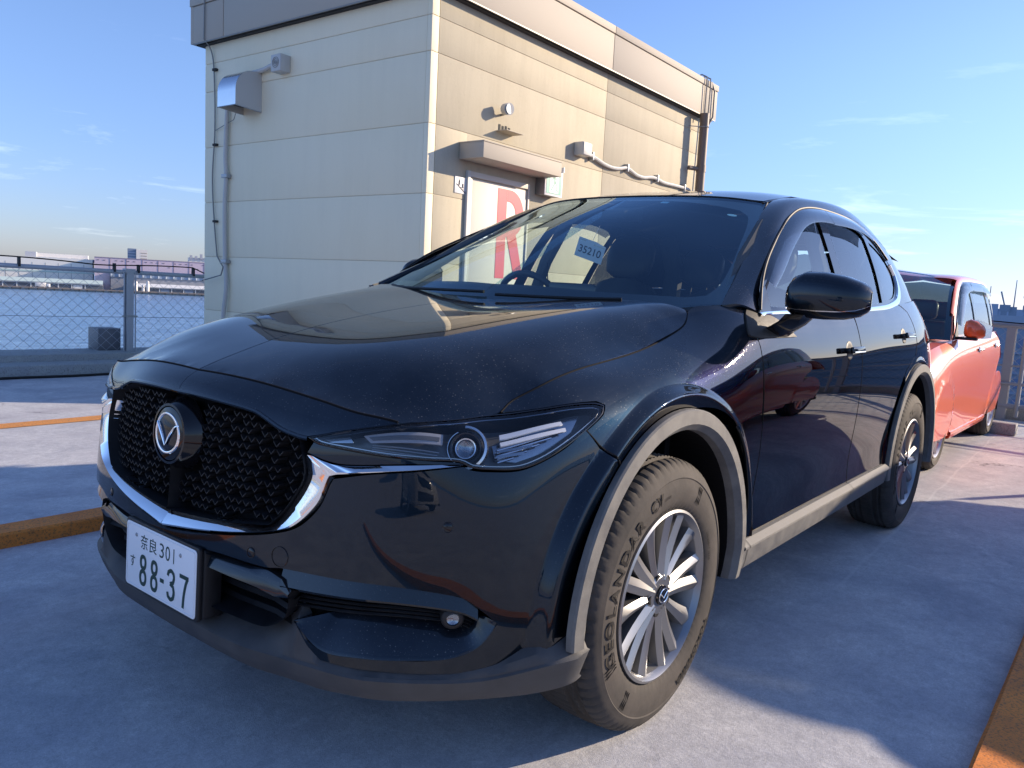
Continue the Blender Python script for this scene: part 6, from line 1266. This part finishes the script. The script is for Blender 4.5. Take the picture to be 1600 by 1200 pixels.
for k in range(6): q = MB(); q.box((9.0, -1.62, 17+2.1*k), (13.4, -1.52, 17.5+2.1*k)); q.obj('window', m_('tower_win', (.40, .36, .30)), o)
o = bigbox('rooftop_plant', 'small white plant rooms on the roof line right of the glass tower', 52, 72, 120, 26, wht, 12)
for k in range(5): q = MB(); q.box((3.6*k+.5, -1, 25), (3.6*k+2.2, 1, 27+random.random()*2)); q.obj('plant_unit', m_('core_grey', (.42, .45, .5)), o)
tr = shore('white_truck', 'small white truck parked on the far quay', 'truck', -40, 5)
q = MB(); q.box((0, 0, 1.9), (5.5, 2.2, 4.2)); q.obj('cargo_box', wht, tr, bevel=.1); q = MB(); q.box((5.7, 0, 1.7), (7.6, 2.2, 3.7)); q.obj('cab', wsh, tr, bevel=.25); 
for x in (1.2, 6.4): q = MB(); q.tube([(x, -.05, 1.65), (x, .3, 1.65)], .5, 12); q.obj('wheel', M['rubber'], tr)
for k, (x, h) in enumerate(((9, 5), (13, 6.5), (17, 4.6), (19.5, 6.8))):
    t_ = shore('silo', ('white silo on the quay, leftmost of the cluster below the pink warehouse', 'second white silo from the left on the far quay', 'third and lowest white silo from the left on the far quay', 'white silo on the quay, rightmost of the cluster')[k], 'silo', x, 6, 'white silos on the far quay'); q = MB(); q.lathe([(0, 1.1+h), (.6, h+.9), (.9, h+.4), (.9, 1.1)], (0, 0, 0), 'Z', 14); q.obj('tank', wht, t_, smooth=True, auto=.7); q = MB(); q.tube([(1.1, 0, 1.1), (1.1, 0, h+.5)], .12, 5); q.obj('ladder', M['steel'], t_)
# south-west: big grey building beyond the deck edge, cranes and masts on the skyline
az2 = radians(-173.6); S2 = ENV @ Matrix.Translation((1.85+70*cos(az2), 1.81+70*sin(az2), 0)) @ Matrix.Rotation(az2-pi/2, 4, 'Z')
gb = bpy.data.objects.new('grey_depot', None); COL.objects.link(gb); gb.matrix_world = S2; tag(gb, 'large blue-grey depot beyond the deck edge at the right', 'building')
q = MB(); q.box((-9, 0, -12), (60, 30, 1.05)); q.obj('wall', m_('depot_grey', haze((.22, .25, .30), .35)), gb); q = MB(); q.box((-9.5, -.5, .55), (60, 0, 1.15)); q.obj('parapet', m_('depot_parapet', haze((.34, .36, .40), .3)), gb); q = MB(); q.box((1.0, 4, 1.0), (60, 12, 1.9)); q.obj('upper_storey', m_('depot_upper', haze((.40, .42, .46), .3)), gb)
for r_ in range(4):
    for k in range(10): q = MB(); q.box((-7.5+2.6*k, -.15, -1.2-1.5*r_), (-6.2+2.6*k, -.02, -.5-1.5*r_)); q.obj('window', m_('depot_window', (.13, .18, .30), .2), gb)
    q = MB(); q.box((-9, -.3, -1.65-1.5*r_), (60, -.03, -1.45-1.5*r_)); q.obj('sill_band', m_('depot_band', haze((.25, .27, .32), .3)), gb)
for k, (azd, dist, h, jib, lab) in enumerate(((-172.05, 420, 13.0, 0, 'thin lattice mast on the skyline, leftmost of the group at right'), (-172.9, 420, 13.8, 1, 'harbour crane with raised jib just left of the tallest mast'), (-173.36, 420, 16.0, 0, 'tallest thin mast on the skyline at the right edge'), (-174.1, 420, 12.0, 1, 'crane with raised jib at the right edge of the picture'))):
    a = radians(azd); t_ = bpy.data.objects.new('crane' if jib else 'mast', None); COL.objects.link(t_); t_.matrix_world = ENV @ Matrix.Translation((1.85+dist*cos(a), 1.81+dist*sin(a), -12)) @ Matrix.Rotation(a-pi/2, 4, 'Z'); tag(t_, lab, 'crane' if jib else 'mast', 'cranes and masts on the skyline')
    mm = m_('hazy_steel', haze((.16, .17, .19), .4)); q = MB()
    if jib: q.box((-1.2, -1, 0), (1.2, 1, 16.5)); q.obj('tower', mm, t_); q = MB(); q.tube([(.5, 0, 16), (-1.8, 0, h+10)], .32, 4); q.obj('jib', mm, t_); q = MB(); q.box((-1.8, -1.2, 15), (2.4, 1.2, 18)); q.obj('cab', mm, t_)
    else: q.tube([(0, 0, 0), (.25, 0, h+13)], [.5, .18], 5); q.obj('pole', mm, t_); q = MB(); q.box((-1.5, -.5, 13), (1.5, .5, 17.2)); q.obj('platform', mm, t_)
o = bpy.data.objects.new('far_terminal', None); COL.objects.link(o); o.matrix_world = ENV @ Matrix.Translation((1.85+450*cos(az2), 1.81+450*sin(az2), -12)) @ Matrix.Rotation(az2-pi/2, 4, 'Z'); tag(o, 'pale hazy terminal roofs on the skyline beyond the grey depot', 'building')
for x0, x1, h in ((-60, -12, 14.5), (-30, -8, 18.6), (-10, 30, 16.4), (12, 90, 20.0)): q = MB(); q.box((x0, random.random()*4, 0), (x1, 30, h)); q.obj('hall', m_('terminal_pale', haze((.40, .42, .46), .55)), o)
# ---------------------------------------------------------------- compact hatchback (side net, greenhouse, wheels)
_H = [[(.60,0,.80),(.70,0,.70),(.73,0,.50),(.72,0,.32),(.69,0,.20)],
 [(.57,.40,.79),(.66,.40,.69),(.69,.40,.50),(.68,.40,.32),(.65,.40,.20)],
 [(.44,.64,.80),(.52,.70,.70),(.55,.72,.50),(.55,.72,.32),(.52,.70,.20)],
 [(.22,.705,.865),(.27,.79,.76),(.30,.818,.56),(.30,.82,.38),(.29,.80,.22)],
 [(-.10,.735,.915),(-.10,.805,.83),(-.10,.828,.62),(-.10,.826,.40),(-.10,.80,.20)],
 [(-.55,.755,.955),(-.55,.808,.87),(-.55,.828,.65),(-.55,.818,.40),(-.55,.812,.22)],
 [(-1.2,.765,.980),(-1.2,.812,.89),(-1.2,.830,.66),(-1.2,.816,.40),(-1.2,.812,.22)],
 [(-1.9,.765,.998),(-1.9,.812,.90),(-1.9,.832,.67),(-1.9,.822,.40),(-1.9,.812,.22)],
 [(-2.45,.752,1.01),(-2.45,.805,.91),(-2.45,.83,.68),(-2.45,.83,.45),(-2.45,.80,.22)],
 [(-2.83,.69,1.02),(-2.85,.745,.92),(-2.87,.79,.70),(-2.88,.80,.45),(-2.86,.78,.24)],
 [(-2.96,.48,1.03),(-2.99,.52,.92),(-3.02,.60,.70),(-3.04,.62,.45),(-3.02,.60,.25)],
 [(-2.98,0,1.03),(-3.01,0,.92),(-3.05,0,.70),(-3.08,0,.45),(-3.06,0,.25)]]
def make_hatch(name, label, paint_m, loc, rotz=0, sx=1., group=None, detail=True):
    SG = M['side_glass'] if detail else M['dark_glass']; WG = M['ws_glass'] if detail else M['dark_glass']  # unseen cars get dark glass added so no sun leaks through their cabins
    t = thing(name, label, 'car', loc, rotz, group)
    global CEN
    keep = CEN; CEN = np.array([-1.2*sx, 0, .7])
    N = np.array(_H).transpose(1, 0, 2).copy(); N[..., 0] *= sx
    def fl(p):
        p = p.copy()
        for cx in (0., -2.46*sx):
            e = np.hypot(p[:, 0]-cx, p[:, 2]-.30)/.40; tt = np.clip((1.0-e)/.12, 0, 1); tt = tt*tt*(3-2*tt); p[:, 1] += np.clip(.834-p[:, 1], 0, .010)*tt*np.clip((p[:, 1]-.5)/.2, 0, 1)
        return p
    S = Surf(N, fl, mirror=True)
    def arch(cx, r=.335, n=18): return [(cx+r*cos(a), .826, .30+r*sin(a)) for a in np.linspace(radians(-12), radians(192), n)]
    bx = lambda L_: [(x*sx, y, z) for x, y, z in L_]
    top = lambda x0, x1, n=6: [(x*sx, .76, np.interp(-x, [.0, .55, 1.2, 1.9, 2.45, 2.83], [.90, .952, .977, .995, 1.007, 1.017])) for x in np.linspace(x0, x1, n)]
    fenderL = [(.60*sx, 0, .797), (.57*sx, .40, .787), (.44*sx, .64, .797)]+[(.22*sx, .705, .862), (-.10*sx, .735, .912), (-.40*sx, .75, .94), (-.505*sx, .79, .90), (-.52*sx, .828, .65), (-.515*sx, .812, .24)]+arch(0.)[::-1]+[(.38*sx, .79, .22), (.52*sx, .70, .20), (.65*sx, .40, .20), (.69*sx, 0, .20)]
    panel('front_body', S, onto(S, fenderL, .03, corner=30, half=True), paint_m, t, side='B', half=True, grid=.05)
    d1 = [(-.530*sx, .812, .235), (-.535*sx, .828, .65), (-.52*sx, .79, .91)]+top(-.50, -1.42)+[(-1.425*sx, .82, .85), (-1.43*sx, .82, .235)]
    d2 = [(-1.45*sx, .82, .235), (-1.445*sx, .82, .85)]+top(-1.44, -2.42)+[(-2.50*sx, .80, .92), (-2.46*sx, .825, .78), (-2.30*sx, .828, .66), (-2.10*sx, .828, .44), (-2.06*sx, .82, .235)]
    rq_ = top(-2.44, -2.83)+[(-2.96*sx, .48, 1.028), (-2.98*sx, 0, 1.028), (-3.06*sx, 0, .25), (-3.02*sx, .60, .25), (-2.86*sx, .78, .24)]+arch(-2.46*sx)[::-1][:13]+[(-2.31*sx, .828, .648), (-2.475*sx, .825, .775), (-2.52*sx, .80, .92)]
    for s in ('L', 'R'):
        panel('front_door', S, onto(S, d1, .03, corner=30), paint_m, t, side=s, grid=.05); panel('rear_door', S, onto(S, d2, .03, corner=30), paint_m, t, side=s, grid=.05)
        panel('rear_quarter_panel', S, onto(S, [q for q in rq_], .03, corner=30, half=True), paint_m, t, side=s, grid=.05)
    belt = bx([(-.40,.752,.942),(-.8,.762,.965),(-1.2,.765,.980),(-1.9,.765,.998),(-2.45,.752,1.01),(-2.84,.69,1.02)]); tp = bx([(-.62,.71,1.13),(-.90,.665,1.33),(-1.18,.64,1.425),(-1.9,.64,1.455),(-2.45,.635,1.445),(-2.86,.61,1.40)])
    gl = Surf([belt, [tuple((np.array(a)*.5+np.array(c)*.5)+[0, .012, 0]) for a, c in zip(belt, tp)], tp]); roofc = [[(x+.0, y*.55, z+.045) for x, y, z in tp], [(x+.02, 0, z+.085) for x, y, z in tp]]
    GU_, GV_ = gl.tu[-1], gl.tv[-1]
    # edge rail and roof
    mid = [[(x, y-.035, z+.03) for x, y, z in tp]]
    rf = Surf([tp, mid[0], roofc[0], roofc[1]])
    for s in ('L', 'R'):
        R = np.array([1, sg(s), 1]); U, V_ = np.meshgrid(np.linspace(0, rf.tu[-1], 26), np.linspace(0, rf.tv[-1], 16)); u, v = U.ravel(), V_.ravel(); p, n = orient(rf, u, v)
        sel = [] ; F = [(i*26+j, i*26+j+1, (i+1)*26+j+1, (i+1)*26+j) for i in range(15) for j in range(25) if not (j < 7 and i > 1)]
        mesh('roof', p*R, F if s == 'L' else [f[::-1] for f in F], paint_m, t, normals=n*R)
    wl = lambda pts: onto(gl, bx(pts), .02, corner=45)
    wf = wl([(-.55,.75,.965),(-.78,.70,1.15),(-1.02,.66,1.31),(-1.20,.63,1.37),(-1.40,.63,1.385),(-1.395,.70,1.2),(-1.39,.765,.995)]); wr = wl([(-1.49,.62,1.39),(-2.12,.62,1.395),(-2.18,.7,1.2),(-2.21,.76,1.012),(-1.47,.765,.998)]); wq = wl([(-2.26,.62,1.385),(-2.38,.63,1.37),(-2.46,.67,1.25),(-2.48,.74,1.06),(-2.45,.75,1.02),(-2.27,.76,1.015)])
    wo_ = wl([(-.44,.75,.95),(-.67,.70,1.14),(-.94,.66,1.325),(-1.10,.63,1.39),(-1.22,.62,1.415),(-1.9,.61,1.43),(-2.40,.62,1.41),(-2.52,.66,1.30),(-2.55,.74,1.06),(-2.50,.75,1.015),(-1.9,.765,1.0),(-1.2,.765,.985)])
    for s in ('L', 'R'):
        panel('window_pillar_trim', gl, wo_, M['gloss_black'], t, off=.0, rim=0, side=s, holes=[wf, wr, wq], grid=.04); panel('upper_body_side', gl, uvrect(gl, 0, GU_, 0, GV_, 20), paint_m, t, rim=0, side=s, holes=[wo_], grid=.05)
        for q, nm in ((wf, 'front_door_window'), (wr, 'rear_door_window'), (wq, 'quarter_window')): panel(nm, gl, inset(q, -.004), SG, t, off=-.006, rim=0, side=s, grid=.08)
        R = np.array([1, sg(s), 1])
        if detail:
            a_ = resample(np.array(bx([(-.62,.72,1.06),(-.78,.70,1.20),(-.95,.66,1.315),(-1.10,.63,1.375),(-1.25,.62,1.405),(-1.43,.62,1.415)])), 16); c_ = resample(np.array(bx([(-.66,.73,1.04),(-.84,.70,1.15),(-1.02,.67,1.25),(-1.15,.65,1.30),(-1.28,.64,1.325),(-1.43,.64,1.335)])), 16)
            a2 = resample(np.array(bx([(-1.45,.62,1.415),(-1.9,.61,1.42),(-2.35,.62,1.405),(-2.46,.64,1.36)])), 16); c2 = resample(np.array(bx([(-1.45,.64,1.335),(-1.9,.63,1.34),(-2.35,.64,1.33),(-2.44,.65,1.32)])), 16)
            for aa, cc in ((a_, c_), (a2, c2)):
                rows = []
                for q, h in ((0, .003), (.1, .016), (.9, .028), (1, .026)): u, v = gl.inv(aa*(1-q)+cc*q); p, n = orient(gl, u, v); rows.append((p+n*h)*R)
                strip('window_visor', rows, M['visor'], t, auto=1.2)
        # lower arches and sill strip
        for cx in (0., -2.46*sx):
            b = MB(); b.grid([[(cx+r*cos(a), y*sg(s), .30+r*sin(a)) for a in np.linspace(radians(-12), radians(192), 26)] for r, y in ((.335, .822), (.325, .55))]); b.box((cx-.33, .50*sg(s), .1), (cx+.33, .53*sg(s), .62)); b.obj('wheel_well', M['liner'], t)
        b = MB(); b.grid([[(x*sx, y*sg(s), z) for x in (-.42, -2.02)] for y, z in ((.806, .246), (.822, .242), (.824, .222), (.812, .19), (.74, .17))]); b.obj('sill', paint_m, t, auto=.4)
        for x0, z0 in ((-1.30, .862), (-2.22, .885)):
            h = bpy.data.objects.new('door_handle', None); COL.objects.link(h); h.parent = t; u, v = S.inv([(x0*sx, .82, z0)]); p, n = orient(S, u, v); T = frame_at(p[0]*R, n[0]*R, s)
            b = MB(); b.grid([[tuple(T @ Vector((.034*r*cos(a), .026*r*sin(a), q))) for a in np.linspace(0, 2*pi, 21)] for r, q in ((0, .001), (.8, .0015), (1., 0))]); b.obj('handle_cup', M['gloss_black'], h)
            k = 1 if s == 'L' else -1; b = MB(); b.tube([tuple(T @ Vector((x*k, .002, q))) for x, q in ((-.09, .004), (-.06, .024), (.04, .026), (.075, .004))], .010, 8); b.obj('handle_bar', M['satin_chrome'], h, smooth=True)
        m2 = bpy.data.objects.new('door_mirror', None); COL.objects.link(m2); m2.parent = t; rows = []
        for y, z0, z1, d in ((.80,1.00,1.07,.02),(.81,.98,1.10,.05),(.84,.965,1.115,.07),(.89,.965,1.10,.065),(.93,.975,1.07,.045),(.945,.995,1.04,.02)): rows.append([(-.58*sx-.1*(y-.82)+d*abs(cos(a))**.7, y*sg(s), (z0+z1)/2+(z1-z0)/2*np.sign(sin(a))*abs(sin(a))**.8) for a in np.linspace(-pi/2, pi/2, 11)])
        strip('mirror_shell', rows, paint_m, m2, auto=1.); b = MB(); b.grid([[(-.582*sx-.1*(y-.82), y*sg(s), z0+.004), (-.582*sx-.1*(y-.82), y*sg(s), z1-.004)] for y, z0, z1, d in ((.822,1.0,1.09,0),(.87,.97,1.12,0),(.93,.965,1.105,0),(.985,.975,1.07,0))]); b.obj('mirror_glass', M['chrome'], m2)
        b = MB(); b.box((-.60*sx, .745*sg(s), .952), (-.52*sx, .90*sg(s), .975)); b.obj('mirror_arm', M['black_plastic'], m2, bevel=.008)
        tri = onto(gl, bx([(-.44,.75,.95),(-.62,.72,1.08),(-.60,.75,.96)]), .02, corner=30); panel('mirror_quarter_trim', gl, tri, M['black_plastic'], m2, off=.006, rim=.005, side=s)
    # windscreen
    aP = [(-.40*sx,.745,.945),(-.62*sx,.695,1.13),(-.92*sx,.64,1.33),(-1.20*sx,.60,1.44)]; cP = [(-.12*sx,0,.94),(-.36*sx,0,1.15),(-.68*sx,0,1.37),(-1.02*sx,0,1.502)]
    wsS = Surf([[c, tuple(np.array(c)*.62+np.array(a)*.38+np.array([.03,0,.01])), tuple(np.array(c)*.25+np.array(a)*.75+np.array([.02,0,.006])), a] for a, c in zip(aP, cP)], mirror=True)
    e = .06; full = uvrect(wsS, wsS.u0, wsS.tu[-1], 0, wsS.tv[-1], 14); hole = uvrect(wsS, wsS.u0, wsS.tu[-1]-.10, .06, wsS.tv[-1]-.05, 14)
    panel('windscreen_border', wsS, full, M['frit'], t, off=-.003, rim=0, side='B', half=True, holes=[hole], grid=.06); panel('windscreen', wsS, full, WG, t, off=.001, rim=0, side='B', half=True, grid=.06)
    for s in ('L', 'R'):
        b = MB(); rws = []; 
        for k in range(4): a = np.array(aP[k]); g2 = np.array([(-.40*sx,.756,.945),(-.62*sx,.704,1.135),(-.92*sx,.65,1.335),(-1.24*sx,.613,1.432)][k]); rws.append([tuple(q*np.array([1, sg(s), 1])) for q in (a+[.0, .0, .002], (a+g2)/2+[.006, .006, .006], g2)])
        b.grid(rws); b.obj('front_pillar', paint_m, t, smooth=True)
    # bonnet and rear screen, headlamps, grille, number-free nose
    hd = Surf([[(.60*sx-.02,0,.800),(.57*sx-.02,.40,.790),(.44*sx-.02,.64,.80)], [(.25*sx,0,.89),(.25*sx,.42,.885),(.22*sx,.70,.862)], [(-.15*sx,0,.935),(-.18*sx,.45,.935),(-.28*sx,.735,.925)]], mirror=False)
    U, V_ = np.meshgrid(np.linspace(0, hd.tu[-1], 14), np.linspace(0, hd.tv[-1], 14)); p, n = orient(hd, U.ravel(), V_.ravel())
    for s in ('L', 'R'): R = np.array([1, sg(s), 1]); mesh('bonnet', p*R, [(i*14+j, i*14+j+1, (i+1)*14+j+1, (i+1)*14+j) for i in range(13) for j in range(13)], paint_m, t, normals=n*R)
    for s in ('L', 'R'):
        panel('headlight', S, onto(S, bx([(.655,.42,.72),(.52,.66,.76),(.30,.77,.80),(.33,.79,.70),(.55,.68,.62),(.67,.42,.62)]), .03, corner=40), M['lamp_reflector'], t, off=.003, rim=.004, side=s, grid=.08)
        panel('grille', S, onto(S, bx([(.70,0,.66),(.675,.38,.64),(.69,.36,.50),(.73,0,.48)]), .03, corner=40, half=True), M['gloss_black'], t, off=.003, rim=.004, side=s, grid=.08)
        panel('lower_grille', S, onto(S, bx([(.72,0,.40),(.66,.45,.40),(.66,.42,.26),(.71,0,.24)]), .03, corner=40, half=True), M['black_plastic'], t, off=.003, rim=.004, side=s, grid=.08)
        rw = Surf([[(-2.84*sx,.66,1.03),(-2.96*sx,.4,1.035),(-2.98*sx,0,1.035)],[(-2.80*sx,.57,1.39),(-2.86*sx,.3,1.44),(-2.87*sx,0,1.455)]]) if False else None
        b = MB(); b.grid([[(-2.84*sx,.68*sg(s),1.02),(-2.965*sx,.42*sg(s),1.03),(-2.98*sx,0,1.03)],[(-2.80*sx,.58*sg(s),1.39),(-2.84*sx,.32*sg(s),1.435),(-2.85*sx,0,1.47)]]); b.obj('rear_window', M['dark_glass'], t, smooth=True)
        panel('tail_lamp', S, onto(S, bx([(-2.80,.72,.97),(-2.92,.60,.98),(-2.97,.60,.75),(-2.86,.77,.74)]), .03, corner=40), mat('tail_lamp_red', (.45,.02,.02), .15) if 'tail_lamp_red' not in bpy.data.materials else bpy.data.materials['tail_lamp_red'], t, off=.004, rim=.004, side=s, grid=.08)
    b = MB(); b.box((-3.0*sx, -.74, .18), (.55*sx, .74, .22)); b.obj('underbody', M['liner'], t)
    b = MB(); b.grid([[(-.3*sx,y,.90),(-.6*sx,y,.93),(-.7*sx,y,.7)] for y in (-.7, .7)]); b.obj('dashboard', M['dash'], t)
    for y in (-.35, .35):
        for x in (-1.25, -2.05): b = MB(); b.box((x*sx-.08, y-.22, .3), (x*sx+.08, y+.22, 1.08)); b.box((x*sx-.07, y-.12, 1.09), (x*sx+.02, y+.12, 1.26)); b.obj('seat', M['seat'], t, bevel=.05, seg=3)
    b = MB(); b.box((-2.7*sx, -.62, .5), (-.5*sx, .62, .52)); b.obj('cabin_floor', M['interior'], t)
    for x in (0., -2.46*sx):
        for sd in (1, -1): make_wheel(t, sd, 'silver', .812, (x, .295), R=.295, rim=.200, wid=.185)
    CEN = keep; return t
oc = make_hatch('hatchback', 'coral orange hatchback with silver alloy wheels parked right behind the black SUV', M['orange_paint'], (-4.62, -.115, 0), 0)
# neighbouring cars: one throws the shade on the deck, both show in the black paint
make_hatch('hatchback', 'dark red hatchback in the next bay, seen only reflected in the SUV doors', M['red_paint'], (-2.75, 3.30, 0), 0, 1.15, detail=False)
make_hatch('hatchback', 'silver hatchback across the aisle, seen only reflected in the SUV front bumper', M['silver_paint'], (7.3, 6.6, 0), radians(200), 1.15, detail=False)
